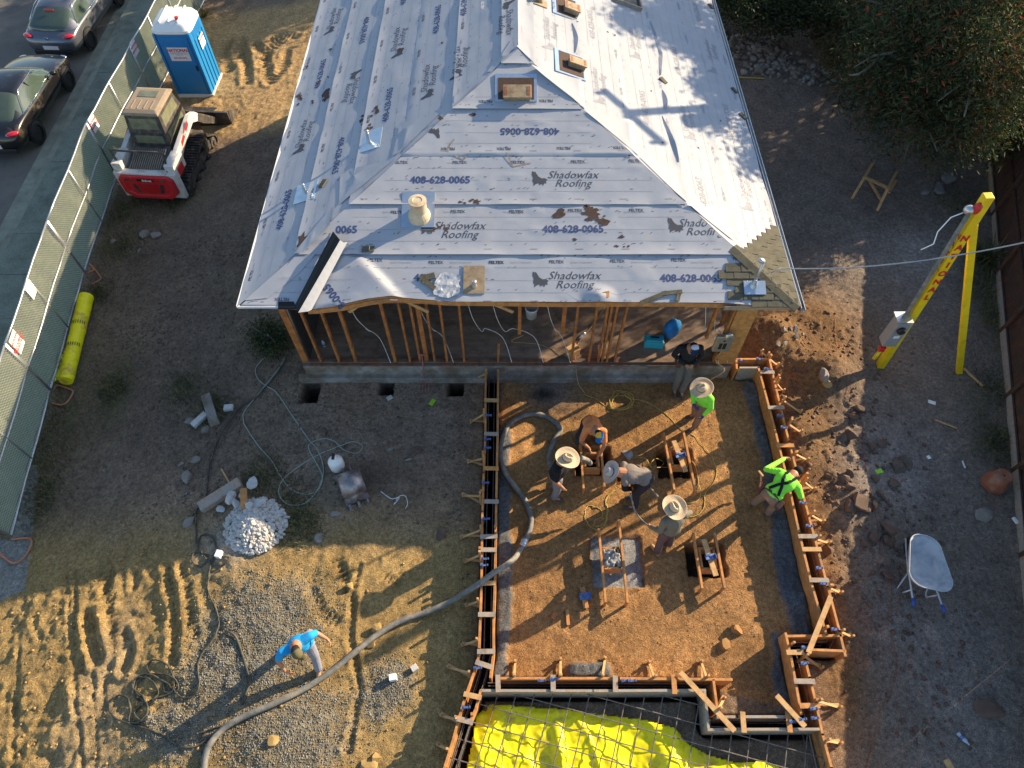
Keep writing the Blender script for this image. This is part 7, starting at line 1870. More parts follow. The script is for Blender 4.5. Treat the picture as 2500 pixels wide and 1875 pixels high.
# F: sitting on the sill
lF = (3.80, 9.02, 0); rF = R(180)
def ex_belt(t, K, sh, fw, TM):
    for s_ in (-1, 1):
        b = MB(); q = K['pel'] + sh * s_ * .20 + Vector((0, .06, .02)); b.box(q, (.07, .20, .18), (0, .1 * s_, .2)); b.build('tool_pouch', M['brown_leather'], t, world=False, bevel=.012)
        for k in range(3): b = MB(); b.tube([q + Vector((.01 * k, -.05 + .05 * k, .06)), q + Vector((.01 * k + .02, -.04 + .05 * k, .19))], .009, 6); b.build('tool', M[('wood_pale', 'red', 'galv')[k]], t, world=False)
person('man in dark jacket and white backed cap leaning against the house sill', lF, rF,
       dict(pel=(0, .12, .88), chest=(0, .08, 1.19), neck=(0, .13, 1.38), head=(-.02, .21, 1.49), sR=(.21, .09, 1.31), sL=(-.21, .09, 1.31), eR=(.30, .08, 1.05), eL=(-.30, .08, 1.05), wR=(.08, .34, 1.02), wL=(-.08, .34, 1.02), dR=(-.9, .3, -.1), dL=(.9, .3, -.1), nR=(0, 0, -1), nL=(0, 0, -1),
            hR=(.10, .13, .84), hL=(-.10, .13, .84), kR=(.12, .32, .48), kL=(-.06, .34, .48), aR=(.13, .34, .10), aL=(-.02, .40, .10), tR=(.14, .50, .035), tL=(-.02, .57, .035)),
       'dark_jacket', 'dusty_grey', 'grey_boot', sleeves='long', hat=('white_cap', 'navy_cap'), look=(0, .6, -.85), extras=ex_belt)
# G: green shirt bending over the right form
lG = (5.02, 5.72, 0); rG = R(-52)
def ex_harness(t, K, sh, fw, TM):
    bk = -fw; pe, ch, ne = K['pel'], K['chest'], K['neck']
    for s_ in (-1, 1):
        b = MB(); pts = [pe + sh * s_ * .11 + bk * .15 + (ch - pe) * .15, ch.lerp(pe, .4) + sh * s_ * .04 + bk * .150, ch - sh * s_ * .06 + bk * .138, ne + sh * -s_ * .10 + bk * .09, ne - sh * s_ * .13 + fw * .02]
        for p, q in zip(pts[:-1], pts[1:]): b.beam(p + bk * .012, q + bk * .012, .055, .012, bk)
        b.build('harness_strap', M['black_cotton'], t, world=False)
    b = MB(); b.lathe([(.1, -.035), (.1, .035)], pe.lerp(ch, .12), 36, TM, 1.80, 1.52, cap=False); b.build('tool_belt', M['brown_leather'], t, world=False, smooth=True)
    for s_ in (-1, 1):
        b = MB(); q = pe + sh * s_ * .23 + Vector((0, 0, -.06)); b.box(q, (.09, .18, .20), (.3, 0, 0)); b.build('tool_pouch', M['brown_leather'], t, world=False, bevel=.015)
    for k in range(4): b = MB(); q = pe - sh * .24 + Vector((.0, -.06 + .04 * k, .0)); b.tube([q, q + Vector((-.02 * k, -.06, .16))], .010, 6); b.build('tool', M[('red', 'wood_pale', 'galv', 'red')[k]], t, world=False)
    b = MB(); q = pe - sh * .26 + Vector((0, .02, 0)); b.beam(q, q + Vector((-.14, .10, .16)), .025, .025); b.beam(q + Vector((-.21, .12, .15)), q + Vector((-.08, .08, .18)), .035, .03); b.build('hammer', M['wood_pale'], t, world=False)
jG = LJ(lG, rG, wL=gp(1917, 1118, .62), wR=gp(1948, 1198, .55))
person('man in bright green shirt with dark harness leaning over the right form', lG, rG,
       dict(pel=(.0, -.05, .93), chest=(.0, .28, 1.10), neck=(.0, .50, 1.14), head=(.0, .64, 1.09), sR=(.21, .40, 1.08), sL=(-.21, .38, 1.08), eR=(.36, .44, .84), eL=(-.42, .28, .98), wR=jG['wR'], wL=jG['wL'], dR=(-.2, .6, -.7), dL=(.3, .6, -.4),
            hR=(.09, -.05, .88), hL=(-.09, -.05, .88), kR=(.12, .12, .48), kL=(-.14, .10, .48), aR=(.13, .10, .09), aL=(-.20, .04, .09), tR=(.15, .28, .035), tL=(-.22, .22, .035)),
       'hiviz_green', 'khaki', 'grey_boot', sleeves='long', hat='beanie', look=(0, .6, -.8), extras=ex_harness)
# H: blue tee, olive cap
lH = (-3.62, 2.98, 0); rH = R(209)
jH = LJ(lH, rH, wR=gp(697, 1640, .78), eR=gp(678, 1612, 1.02), eL=gp(772, 1545, 1.25), wL=gp(797, 1559, 1.12), aL=gp(778, 1634, .10), tL=gp(778, 1652, .04), kL=gp(768, 1600, .50), aR=gp(757, 1545, .10), tR=gp(752, 1558, .04), kR=gp(742, 1560, .50), sR=gp(688, 1592, 1.33), sL=gp(756, 1553, 1.37), h=gp(725, 1591, 1.46), hL=gp(752, 1572, .90), hR=gp(735, 1568, .90))
person('man in bright blue t-shirt and olive cap stepping across the gravel beside the hose', lH, rH,
       dict(pel=(jH['hL'] + jH['hR']) / 2 + Vector((0, 0, .02)), chest=((jH['sR'] + jH['sL']) / 2) * .75 + ((jH['hL'] + jH['hR']) / 2) * .25, neck=(jH['sR'] + jH['sL']) / 2 + Vector((0, .04, .04)), head=jH['h'], sR=jH['sR'], sL=jH['sL'], eR=jH['eR'], eL=jH['eL'], wR=jH['wR'], wL=jH['wL'], dR=(-.5, .5, -.4), dL=(-.3, .8, -.3), nR=(-1, 0, .2), hR=jH['hR'], hL=jH['hL'], kR=jH['kR'], kL=jH['kL'], aR=jH['aR'], aL=jH['aL'], tR=jH['tR'], tL=jH['tL']),
       'blue_cotton', 'faded_jeans', 'tan_boot', hat=('olive_cap', 'olive_cap'), look=(-.25, .7, -.75))
# ------------------------------------------------------------------ trees and plants
def leafmat(name, c, var=.35):
    m = pmat(name, c, .65, var=var, vscale=1.2, spec=.25); nt = m.node_tree; N = nt.nodes; L = nt.links; b = N['Principled BSDF']; o = N['Material Output']
    tr = N.new('ShaderNodeBsdfTranslucent'); tr.inputs[0].default_value = (c[0] * 1.3, c[1] * 1.5, c[2] * .8, 1)
    mx = N.new('ShaderNodeMixShader'); mx.inputs[0].default_value = .25; L.new(b.outputs[0], mx.inputs[1]); L.new(tr.outputs[0], mx.inputs[2]); L.new(mx.outputs[0], o.inputs[0]); return m
LM = [leafmat('leaf_dark', (.026, .042, .018)), leafmat('leaf_mid', (.045, .064, .026)), leafmat('leaf_olive', (.075, .08, .032)), leafmat('leaf_brown', (.14, .075, .035)), leafmat('leaf_red', (.26, .055, .03))]
M['bark'] = pmat('grey_bark', (.17, .15, .13), .9, var=.3, vscale=8, bump=.8, bscale=20)
def leaves(lobes, n, lw, ll, weights, seed, droop=.5, hollow=.55, clump=14):
    rs = np.random.RandomState(seed); V = []; F_ = []; Mi = []
    vol = np.array([l[3] ** 2 for l in lobes], float); vol /= vol.sum(); nc = n // clump
    which = rs.choice(len(lobes), nc, p=vol); P_ = []; mats = []
    L = np.array([[l[0], l[1], l[2], l[3], l[4] if len(l) > 4 else l[3] * .7] for l in lobes])
    d = rs.randn(nc, 3); d /= np.linalg.norm(d, axis=1)[:, None]; r = (hollow + (1.12 - hollow) * rs.rand(nc)) * (.82 + .36 * rs.rand(nc))
    c = L[which, :3] + d * r[:, None] * np.stack([L[which, 3], L[which, 3], L[which, 4]], 1)
    cm = rs.choice(len(weights), nc, p=np.array(weights) / sum(weights))
    p = np.repeat(c, clump, 0) + rs.randn(nc * clump, 3) * np.array([.17, .17, .14]) * (ll / .14) ** .5
    mi = np.repeat(cm, clump); flip = rs.rand(len(mi)) < .2; mi[flip] = rs.choice(3, flip.sum())
    N_ = len(p); a = rs.rand(N_) * 6.283; di = np.stack([np.cos(a), np.sin(a), -droop * (.3 + rs.rand(N_))], 1); di /= np.linalg.norm(di, axis=1)[:, None]
    q = rs.randn(N_, 3); sd = np.cross(di, q); sd /= np.linalg.norm(sd, axis=1)[:, None]
    sc_ = (.6 + .8 * rs.rand(N_))[:, None]
    v0 = p; v1 = p + di * ll * .5 * sc_ + sd * lw * .5 * sc_; v2 = p + di * ll * sc_; v3 = p + di * ll * .5 * sc_ - sd * lw * .5 * sc_
    return np.stack([v0, v1, v2, v3], 1).reshape(-1, 3), mi
def leaf_obj(name, v, mi, parent=None, mats=None):
    v = v.copy()
    if parent is not None:
        Mi = np.array(wmat(parent).inverted()); v = v @ Mi[:3, :3].T + Mi[:3, 3]
    n = len(mi); me = bpy.data.meshes.new(name); me.vertices.add(n * 4); me.vertices.foreach_set('co', v.ravel().astype(np.float32)); me.loops.add(n * 4); me.loops.foreach_set('vertex_index', np.arange(n * 4, dtype=np.int32)); me.polygons.add(n)
    me.polygons.foreach_set('loop_start', np.arange(0, n * 4, 4, dtype=np.int32)); me.polygons.foreach_set('loop_total', np.full(n, 4, np.int32)); 
    for m in (mats or LM): me.materials.append(m)
    me.polygons.foreach_set('material_index', mi.astype(np.int32)); me.update(calc_edges=True)
    o = bpy.data.objects.new(name, me); col.objects.link(o); o.parent = parent; return o
def tree(label, base_, lobes, n, lw=.05, ll=.16, w=(4, 4, 2, .5, .1), seed=1, name='tree', limbs=None, droop=.5, cat='tree', group=None, trunk_r=.2, hollow=.55):
    t = thing(name, label, cat, base_, group=group); B = Vector(base_); rs = np.random.RandomState(seed)
    b = MB(); cz = sum(l[2] for l in lobes) / len(lobes); fork = B + Vector((0, 0, max(.5, (min(l[2] for l in lobes) - B.z) * .6)))
    b.tube([B - Vector((0, 0, .3)), B.lerp(fork, .5) + Vector((.06, .03, 0)), fork], [trunk_r * 1.25, trunk_r, trunk_r * .85], 10); b.build('trunk', M['bark'], t, smooth=True)
    for l in lobes:
        e = Vector(l[:3]); m_ = fork.lerp(e, .5) + Vector((rs.randn() * .2, rs.randn() * .2, .1)); b = MB(); b.tube([fork - Vector((0, 0, .1)), m_, e], [trunk_r * .5, trunk_r * .33, trunk_r * .12], 7)
        for k in range(4):
            d = Vector(rs.randn(3)).normalized() * l[3] * .9; b.tube([m_.lerp(e, .3 + .2 * k), e.lerp(e + d, .5), e + d], [trunk_r * .16, trunk_r * .1, .01], 5)
        b.build('limb', M['bark'], t, smooth=True)
    if limbs:
        for pts, r in limbs: b = MB(); S_ = spline([Vector(p) for p in pts], 5); k = len(S_); b.tube(S_, [r * (1 - .85 * i / (k - 1)) + .006 for i in range(k)], 7); b.build('limb', M['bark'], t, smooth=True)
    v, mi = leaves(lobes, n, lw, ll, w, seed, droop, hollow); leaf_obj('crown', v, mi, t); return t
def LB(x, y, h, r, rz_=None): p = G(x * 1.1302, y * 1.1302, h); return (p.x, p.y, p.z, r, rz_ or r * .6)
Z4 = lambda x, y: (1800 + x * .31646, y * .31646)
lim = []
for pts, h, r in [([(1700, 255), (1530, 345), (1280, 375), (1100, 450), (960, 560), (860, 580)], 3.4, .09), ([(1200, 410), (1060, 430), (900, 520)], 3.35, .04), ([(1640, 300), (1550, 420)], 3.5, .05), ([(1860, 370), (1800, 450), (1790, 560), (1800, 680), (1750, 900)], 3.5, .07), ([(1790, 610), (1680, 680), (1550, 780)], 3.3, .035), ([(1800, 620), (1900, 640), (1940, 740)], 3.3, .03), ([(1420, 0), (1400, 120), (1355, 215)], 4.2, .06)]:
    lim.append(([G(*Z4(*p), h - .12 * i) for i, p in enumerate(pts)], r))
tree('wide pepper tree with drooping dark foliage and red berry clusters in the upper right corner', (13.0, 18.2, 0),
     [LB(1990, 240, 2.2, 1.5), LB(2085, 260, 2.2, 1.3), LB(2140, 180, 3.0, 1.5), LB(2150, 300, 1.3, .7), LB(1960, 150, 2.8, 1.5), LB(2060, 90, 3.6, 1.7), LB(2180, 60, 4.2, 1.8), LB(1890, 190, 1.9, 1.0), LB(1950, 20, 3.8, 1.6), LB(2080, -60, 4.6, 2)],
     52000, .033, .15, (5, 5, 3.0, 1.5, .55), 3, 'pepper_tree', lim, .8, trunk_r=.28)
tree('low brown leaved shrub in front of the pepper tree beside the rubble row', (10.1, 18.2, 0), [LB(1830, 110, 1.1, .8), LB(1790, 60, .9, .6), LB(1860, 60, 1.2, .8)], 9000, .035, .12, (1, 1.5, 2, 3.5, .2), 4, 'shrub', None, .6, 'shrub', trunk_r=.05)
tree('dense green shrub at the top edge just right of the roof', (8.5, 23.0, 0), [LB(1620, 15, 1.2, 1.0), LB(1690, 30, 1.0, .8), LB(1590, -40, 1.5, 1.3), LB(1740, -10, 1.6, 1.1), LB(1820, -20, 2.0, 1.3)], 20000, .05, .11, (4, 5, 1.5, .1, 0), 5, 'shrub', None, .3, 'shrub', trunk_r=.08)
# neighbours' trees beyond the fence, they shade the right of the yard; back ones, unseen, added to shade the top left
k = 0
rs = np.random.RandomState(31)
for (x, y, h, r) in [(16.2, 18.8, 4.7, 2.0), (16.8, 21.6, 5.2, 2.3), (15.5, 24.4, 5.6, 2.3), (12.0, 27.0, 5.0, 2.4), (17.5, 27.5, 6.5, 2.8), (15.0, 31.0, 6.2, 2.8), (9.0, 31.5, 5.6, 2.6), (5.5, 33.5, 6.4, 2.2), (.2, 31.2, 6.2, 2.2), (-3.5, 34, 7.5, 2.6)]:
    lobes = [(x + rs.randn() * r * .3, y + rs.randn() * r * .3, h * .62 + rs.randn() * .5, r * .75, h * .3) for _ in range(4)] + [(x, y, h * .35, r * .8, h * .3)]
    tree(['dark leafy tree beyond the fence', 'broad unseen tree added behind the house'][k > 4] + ' ' + ' ' + ['first from the right fence corner', 'behind the fence corner', 'far behind the pepper tree', 'at the very back right', 'farthest right', 'tallest at the back', 'right of the ridge end', 'straight behind the ridge', 'left behind the house', 'farthest left'][k], (x, y, 0), lobes, 7000, .14, .30, (5, 5, 1.5, .2, 0), 40 + k, 'shade_tree', None, .3, group='trees round the neighbouring lots', hollow=.1); k += 1
def toz(P_, z): return P_ + S2 * ((z - P_.z) / S2.z)
def SH(sx, sy, z, r): q = toz(onplane(sx, sy, FRt.O, FRt.N), z); return (q.x, q.y, q.z, r, r * .7)
tree('tall open crowned tree whose branches throw dappled shade on the right roof slope', (14.3, 22.6, 0), [SH(1800, 60, 7.5, .8), SH(1700, 110, 8.0, .7), SH(1620, 60, 8.5, .7), SH(1780, 170, 7.2, .8), SH(1540, 45, 8.5, .45), SH(1850, 240, 7.0, .6), SH(1740, 220, 7.4, .5), SH(1870, 330, 6.8, .5), SH(1840, 400, 6.6, .35), SH(1660, 20, 8.5, .6), SH(1740, 300, 7.0, .3), SH(1760, 120, 7.4, .7), SH(1830, 150, 7.2, .7)], 19000, .09, .20, (5, 5, 1.5, 0, 0), 61, 'tall_tree', None, .4)
# utility pole with a cross-arm off to the upper right
Q = onplane(1520, 278, FRt.O, FRt.N); ztop = 8.4; pt_ = toz(Q, ztop)
e1 = toz(onplane(1472, 221, FRt.O, FRt.N), ztop - .5); e2 = toz(onplane(1618, 354, FRt.O, FRt.N), ztop - .5)
t = thing('utility_pole', 'tall wooden utility pole with a cross arm', 'utility pole', (pt_.x, pt_.y, 0))
b = MB(); b.tube([(pt_.x, pt_.y, 0), pt_], [.16, .11], 14); b.build('shaft', M['fence_wood'], t)
b = MB(); b.beam(e1, e2, .12, .12); b.build('cross_arm', M['fence_wood'], t)
mid = (e1 + e2) / 2
for f_ in (.05, .5, .95): b = MB(); b.lathe([(.05, 0), (.07, .05), (.05, .1), (.06, .14), (0, .16)], e1.lerp(e2, f_) + Vector((0, 0, .06)), 12); b.build('insulator', M['galv'], t)
c = pt_ - Vector((0, 0, 1.6)); b = MB(); b.lathe([(.2, -.45), (.22, -.4), (.22, .4), (.2, .45)], c + Vector((.2, -.3, 0)), 18); b.build('transformer', M['panel'], t)
# bush by the left front corner of the house, ornamental grass near the yellow pole
c = GG(668, 848)
tree('leafy green weed bush against the front left corner of the house', (c.x, c.y, c.z), [(c.x, c.y, .2, .36, .22), (c.x - .2, c.y + .3, .22, .26, .2)], 2600, .03, .08, (3, 6, 2, 0, 0), 71, 'bush', None, .1, 'bush', trunk_r=.02)
def blades(name, label, cat, c, n, L, spread, seed, w=.012, mats=None, kind=None):
    rs = np.random.RandomState(seed); V = []; mi = []
    for i in range(n):
        a = rs.rand() * 6.28; tl = rs.rand() ** .6 * spread; l = L * (.5 + .6 * rs.rand()); d = Vector((math.cos(a), math.sin(a), 0)); s_ = Vector((-math.sin(a), math.cos(a), 0)) * w; p = c + d * rs.rand() * .12
        prev = p; pd = d * math.sin(tl) + Vector((0, 0, math.cos(tl)))
        for k in range(3):
            q = prev + pd * l / 3; ww = s_ * (1 - k / 3.2); w2 = s_ * (1 - (k + 1) / 3.2)
            V += [prev - ww, prev + ww, q + w2, q - w2]; mi.append(rs.randint(0, 3)); prev = q; pd = (pd + Vector((0, 0, -.5)) + d * .25).normalized()
    o = leaf_obj(name, np.array([list(v) for v in V]) - np.array(c), np.array(mi), None, mats or [LM[1], LM[2], leafmat('dry_blade', (.22, .19, .09))]); o.location = c; tag(o, label, cat, None, kind); return o
blades('grass_clump', 'large spiky ornamental grass clump behind the yellow pole brace', 'grass clump', Vector((*G(2410, 640)[:2], 0)), 420, .95, 1.35, 81)
blades('grass_tuft', 'dry grass tuft beside the blue portable toilet', 'grass tuft', GG(497, 40), 60, .7, 1.2, 82)
# thin weeds and low grass along the fences
def cover(name, label, spots, n, L, seed, mats=None):
    rs = np.random.RandomState(seed); V = []; mi = []
    for i in range(n):
        sx, sy, r = spots[rs.randint(len(spots))]; c = GB(sx, sy); x = c.x + rs.randn() * r * .5; y = c.y + rs.randn() * r * .6; z = gz(x, y); a = rs.rand() * 6.28; d = Vector((math.cos(a), math.sin(a), .5 + rs.rand())) * L * (.4 + .8 * rs.rand()); s_ = Vector((-math.sin(a), math.cos(a), 0)) * .007; p = Vector((x, y, z - .01))
        V += [p - s_, p + s_, p + d + s_ * .3, p + d - s_ * .3]; mi.append(rs.randint(0, 3))
    o = leaf_obj(name, np.array([list(v) for v in V]), np.array(mi), None, mats or [LM[1], LM[2], bpy.data.materials['dry_blade']]); return tag(o, label, 'ground cover', None, 'stuff')
cover('weeds', 'sparse dry weeds and short grass on the bare dirt', [(110, 1000, .8), (90, 1120, .7), (100, 1220, .6), (150, 900, .5), (290, 520, .6), (300, 600, .6), (430, 490, .5), (240, 720, .4), (280, 950, .4), (2440, 780, .5), (2430, 950, .5), (2430, 1080, .5), (2400, 700, .6), (700, 1230, .6), (640, 1160, .5), (740, 1280, .4), (420, 120, .5), (2330, 500, .6), (520, 1000, .5), (450, 950, .5)], 15000, .09, 5)
# ------------------------------------------------------------------ stones, gravel, rubble, clods
def scatter(name, label, cat, mask, n, rmin, rmax, m, seed, sub=None, flat=.65, power=2.2, sink=.3):
    rs = np.random.RandomState(seed); w = (mask * np.outer(np.gradient(gxs), np.gradient(gys))).ravel(); w[(GX.ravel() < -16) | (GX.ravel() > 14.5) | (GY.ravel() > 25)] = 0; w /= w.sum()
    idx = rs.choice(len(w), n, p=w); x = GX.ravel()[idx] + (rs.rand(n) - .5) * .05; y = GY.ravel()[idx] + (rs.rand(n) - .5) * .05; z = H.ravel()[idx]
    r = rmin + (rmax - rmin) * rs.rand(n) ** power
    bv, bf = sub or (np.array([[1, 0, 0], [-.9, .1, 0], [.1, 1, 0], [0, -1, .1], [0, .1, 1], [0, 0, -1]], float), [(0, 2, 4), (2, 1, 4), (1, 3, 4), (3, 0, 4), (2, 0, 5), (1, 2, 5), (3, 1, 5), (0, 3, 5)])
    bv = np.array(bv, float); k = len(bv); J_ = bv[None] * (1 + .35 * (rs.rand(n, k, 1) - .5)) * r[:, None, None] * (np.array([1, 1, flat]) * (.7 + .6 * rs.rand(n, 1, 3)))
    a = rs.rand(n) * 6.283; c_, s_ = np.cos(a)[:, None], np.sin(a)[:, None]
    X = J_[..., 0] * c_ - J_[..., 1] * s_ + x[:, None]; Y = J_[..., 0] * s_ + J_[..., 1] * c_ + y[:, None]; Zz = J_[..., 2] + (z + r * flat * (1 - sink) * .6)[:, None]
    V = np.stack([X, Y, Zz], -1).reshape(-1, 3).astype(np.float32); F_ = (np.array(bf)[None] + (np.arange(n) * k)[:, None, None]).reshape(-1, 3).astype(np.int32)
    me = bpy.data.meshes.new(name); me.vertices.add(len(V)); me.vertices.foreach_set('co', V.ravel()); me.loops.add(F_.size); me.loops.foreach_set('vertex_index', F_.ravel()); me.polygons.add(len(F_)); me.polygons.foreach_set('loop_start', np.arange(0, F_.size, 3, dtype=np.int32)); me.polygons.foreach_set('loop_total', np.full(len(F_), 3, np.int32)); me.materials.append(m); me.update(calc_edges=True)
    o = bpy.data.objects.new(name, me); col.objects.link(o); return tag(o, label, cat, None, 'stuff')
nohouse = 1 - house_m.astype(float); open_ = nohouse * (trm < .5) * (kd < -1.75)
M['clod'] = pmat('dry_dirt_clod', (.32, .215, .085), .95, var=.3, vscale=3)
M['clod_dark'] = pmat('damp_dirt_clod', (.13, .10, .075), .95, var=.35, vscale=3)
M['clod_pad'] = pmat('clay_clod', (.32, .175, .065), .95, var=.3, vscale=3)
M['pebble'] = pmat('mixed_pebbles', (.22, .19, .16), .9, var=.5, vscale=7)
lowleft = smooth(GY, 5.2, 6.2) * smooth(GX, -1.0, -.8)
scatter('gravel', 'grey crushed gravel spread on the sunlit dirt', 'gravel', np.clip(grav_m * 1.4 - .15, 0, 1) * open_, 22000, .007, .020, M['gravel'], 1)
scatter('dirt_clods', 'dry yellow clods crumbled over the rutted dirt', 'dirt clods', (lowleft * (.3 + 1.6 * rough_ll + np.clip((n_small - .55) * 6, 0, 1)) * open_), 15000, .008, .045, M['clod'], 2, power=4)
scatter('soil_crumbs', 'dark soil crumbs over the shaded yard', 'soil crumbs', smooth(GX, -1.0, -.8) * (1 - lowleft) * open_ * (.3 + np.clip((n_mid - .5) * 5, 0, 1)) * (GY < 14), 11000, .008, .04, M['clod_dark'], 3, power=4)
scatter('pebbles', 'small pale pebbles scattered over the yard', 'pebbles', (open_ * (1 - padm) * (.15 + np.clip((n_small - .55) * 4, 0, 1)) * (GY < 20)), 9000, .006, .035, M['pebble'], 4, power=4)
scatter('clay_crumbs', 'orange clay crumbs on the pad', 'clay crumbs', padm * open_ * (pitm < .5) * (.2 + np.clip((n_small - .5) * 5, 0, 1)), 3500, .005, .017, M['clod_pad'], 5, power=4)
rtm = np.clip(blob(2100, 1200, 1.2, 3.0) + blob(1990, 850, 1.4, 1.0) + blob(2150, 1650, 1.5, 1.5) * .7 + blob(1960, 1050, .6, 1.2), 0, 1)
scatter('stony_spoil', 'brown stones and lumps along the outside of the right form', 'stones', rtm * open_ * (1 - padm) * (GX > 5.9), 2400, .008, .06, M['rock'], 6, power=4.5)
scatter('broken_stone', 'grey broken stone row below the tree on the right', 'broken stone', (blob(1850, 120, .9, .6) + blob(1920, 165, 1.0, .45) + blob(1990, 190, .6, .3) + blob(1830, 95, .6, .5)) * open_ * (GX > 5.8), 520, .04, .14, M['conc'], 7, sub=(ICO1[0], ICO1[1]), power=2)
# rubble heap: fine part as one heap, its larger pieces as things
hp = GG(625, 1285)
b = MB(); rs = np.random.RandomState(21)
for i in range(2600):
    a = rs.rand() * 6.28; q = rs.rand() ** .6; x = hp.x + .62 * q * math.cos(a); y = hp.y + .60 * q * math.sin(a); z = hp.z + .30 * max(0, 1 - q) ** .9 + .02; r = .012 + .05 * rs.rand() ** 3
    v, f_ = ICO1 if r > .03 else ICO1
    b.ell((x, y, z), (r * (.7 + .6 * rs.rand()), r * (.7 + .6 * rs.rand()), r * .8), (rs.rand() * 3, rs.rand() * 3, 0), ICO1, .25, i)
b.v = [tuple(np.array(p) - np.array(hp)) for p in b.v]; o = b.build('rubble_heap', M['stone'], None, fix=False); o.location = hp; tag(o, 'pale heap of broken concrete rubble at the edge of the house shadow', 'rubble heap', None, 'stuff')
RC = {}
ORD = ['large middle', 'left hand', 'upper', 'right hand', 'lower right', 'small orange tinged', 'topmost', 'second from the top', 'far upper', 'small upper', 'lone right', 'dull grey', 'small grey', 'long dark', 'high', 'higher flat', 'flat wide', 'broad upper', 'half buried', 'half buried left', 'big lower', 'long lower', 'lower middle', 'small lower', 'reddish right', 'bottom']
def rock(p, r, m, label, seed, name='rock', cat='rock', group=None, flat=.75):
    b = MB(); rs = np.random.RandomState(seed); v, f_ = ICO2; V = v.copy()
    for k in range(7):
        d = rs.randn(3); d /= np.linalg.norm(d); t_ = .30 + .35 * rs.rand(); dd_ = V @ d; V = V - np.outer(np.maximum(dd_ - t_, 0), d)
    V *= np.array([1.15 * (.8 + .4 * rs.rand()), .8 + .4 * rs.rand(), flat]) * r * 1.25; V *= (1 + .05 * (rs.rand(len(V), 1) - .5))
    RC[group] = RC.get(group, -1) + 1
    if group in ('field stones right of the forms', 'pale lumps on the rubble heap', 'pale stones on the lit spoil', 'three dark round stones', 'grey tarp bundles'): label = ORD[RC[group]] + ' ' + label
    b.add(V.tolist(), f_); o = b.build(name, m, None, fix=False); o.location = (p.x, p.y, p.z + r * flat * .45); o.rotation_euler = (0, 0, rs.rand() * 6.28); return tag(o, label, cat, group)
for i, (x, y, r) in enumerate([(2010, 1060, .13), (1930, 1085, .12), (1830, 1060, .11), (1800, 1025, .12), (1960, 905, .12), (1700, 1100, .08), (1880, 985, .07)]):
    rock(GG(*L1(x, y), .14 if i < 5 else .06), r, M['stone'], 'fist sized pale lump on the upper side of the rubble heap', 300 + i, 'concrete_lump', 'rubble', 'pale lumps on the rubble heap', .55)
for i, (x, y, r) in enumerate([(925, 1060, .22), (865, 1080, .16), (900, 975, .12), (985, 1060, .11), (980, 1095, .12), (880, 925, .13), (835, 870, .12), (870, 820, .13), (750, 870, .08), (700, 840, .09), (1065, 865, .14), (1095, 970, .10), (1120, 1000, .09), (1210, 890, .12), (935, 305, .13), (890, 350, .11), (895, 375, .10), (880, 530, .15), (1120, 580, .12), (1040, 610, .12), (1170, 1230, .17), (1050, 1290, .13), (1160, 1330, .13), (970, 1350, .10), (1060, 1070, .10), (1165, 1605, .16)]):
    rock(GG(*R4(x, y)), r * .8, M['rock'], 'brown field stone in the stony strip right of the forms', 400 + i, group='field stones right of the forms')
for i, (x, y) in enumerate([(1228, 735), (1300, 728), (1232, 782)]): rock(GG(*R4(x, y)), .13, M['clod_dark'], 'dark round stone of the trio left of the terracotta pot', 440 + i, group='three dark round stones', flat=.9)
rock(GG(*R4(1878, 1130)), .13, M['conc'], 'pale grey stone below the terracotta pot', 450)
rock(GG(*B4(1935, 1215)), .20, M['rock'], 'large flat stone lying alone at the lower right', 451, flat=.35)
rock(GG(*R4(700, 1410)), .15, M['rock'], 'rounded stone close outside the lower part of the right form', 452)
rock(GG(*R4(640, 80), .1), .13, M['conc'], 'sunlit cream stone on top of the spoil heap', 453)
rock(GG(*R4(690, 125), .05), .10, M['clod'], 'tan stone on the spoil heap below the cream stone', 454)
for i, (x, y, r) in enumerate([(985, 575, .09), (1075, 570, .07), (1150, 580, .11), (905, 795, .07), (1010, 805, .07), (1280, 665, .07), (1170, 690, .09)]): rock(GG(*K1(x, y), .05), r * .8, M['conc'], 'small pale stone on the lit spoil by the roof corner', 460 + i, group='pale stones on the lit spoil')
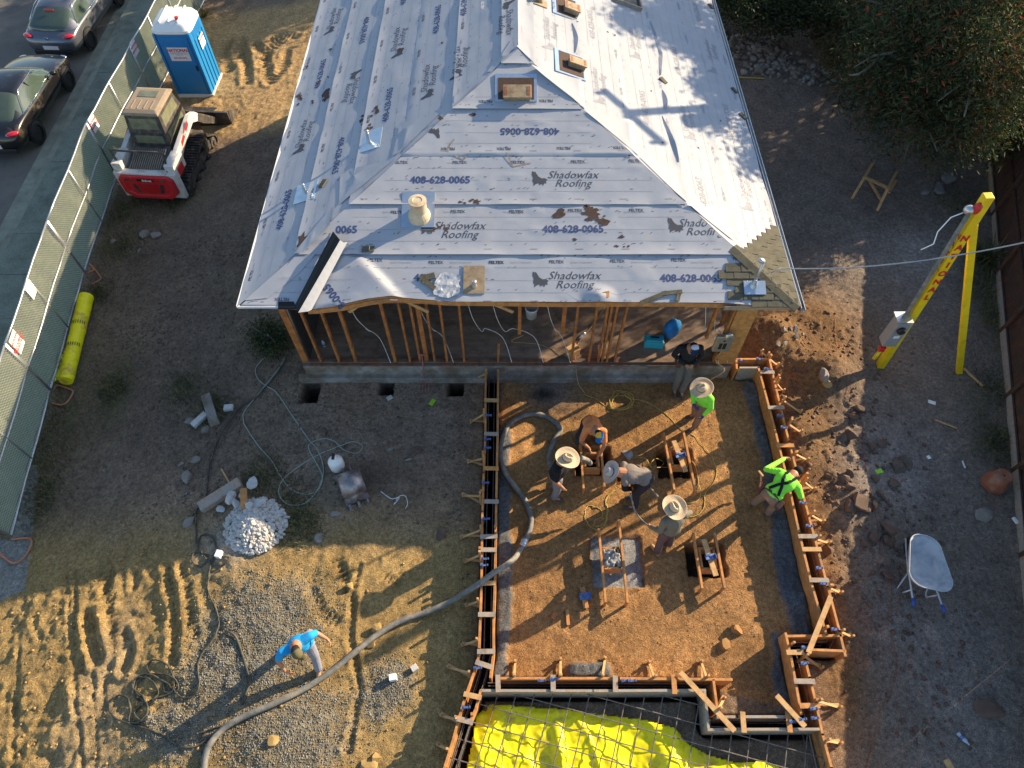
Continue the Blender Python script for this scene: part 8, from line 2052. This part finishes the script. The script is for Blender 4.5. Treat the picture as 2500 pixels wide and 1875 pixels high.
for i, (x, y, r, lab) in enumerate([(1465, 400, .13, 'pale stone left of the broken curb pieces'), (1580, 470, .12, 'dull stone below the broken curb pieces'), (1735, 180, .13, 'brown flat stone above the broken curb piece'), (1470, 1180, .16, 'grey stone left of the rubble heap'), (1450, 825, .18, 'crumpled grey stone in the middle of the shaded yard'), (1505, 720, .14, 'greenish stone above the crumpled grey one'), (1395, 740, .08, 'small pale stone beside the greenish one'), (1440, 965, .08, 'small stone above the grey timber baulk')]): rock(GG(*L1(x, y)), r * .75, M['conc'] if i != 2 else M['rock'], lab, 480 + i, flat=.5)
for i, (x, y, r, lab) in enumerate([(1110, 395, .17, 'left flat stone of the pair below the loader'), (1200, 410, .17, 'right flat stone of the pair below the loader'), (870, 445, .1, 'small grey stone left of the pair below the loader'), (1080, 510, .09, 'small pale stone under the pair below the loader')]): rock(GG(x * .31646, 450 + y * .31646), r * .8, M['conc'], lab, 490 + i, flat=.4)
for i, (x, y, r, lab) in enumerate([(1510, 1280, .14, 'orange brown stone near the left form'), (605, 500, .13, 'brown stone below the green hose loop'), (1310, 620, .14, 'flat brown stone among crumbs left of the form'), (575, 1300, .12, 'long pale stone right of the rubble heap'), (690, 1125, .10, 'white stone above the long pale stone'), (1110, 625, .09, 'pale stone upper right of the digger bucket'), (1255, 705, .09, 'grey stone in the middle of the shaded dirt')]): rock(GG(*R1(x, y)), r * .75, M['conc'] if i not in (0, 1, 2) else M['rock'], lab, 500 + i, flat=.5)
for i, (x, y, r, lab) in enumerate([(1010, 580, .10, 'tan stone above the grey hose'), (970, 700, .08, 'small tan stone below the grey hose'), (805, 250, .08, 'small pale stone in the tyre track'), (220, 1445, .08, 'pale pebble on the lower gravel'), (990, 1580, .09, 'elongated stone near the bottom edge'), (975, 1640, .12, 'pale stone at the bottom edge')]): rock(GG(*B2(x, y)), r, M['clod'], lab, 520 + i)
for i, (x, y) in enumerate([(2200, 590), (2100, 705)]): rock(GG(*B3(x, y)), .11, M['clod_pad'], 'clay lump at the ' + ('right', 'lower right')[i] + ' of the sunlit pad', 530 + i)
rock(GG(1530, 1110), .12, M['conc_wet'], 'grey concrete splash behind the bending man', 540, 'concrete_splash', 'concrete', flat=.3)
for i, (x, y, r) in enumerate([(2310, 440, .22), (2290, 462, .18), (2262, 470, .14)]): rock(GG(x, y), r, M['slurry'], 'crumpled grey tarp bundle lying right of the sawhorse', 550 + i, 'tarp_bundle', 'tarp', 'grey tarp bundles', .5)
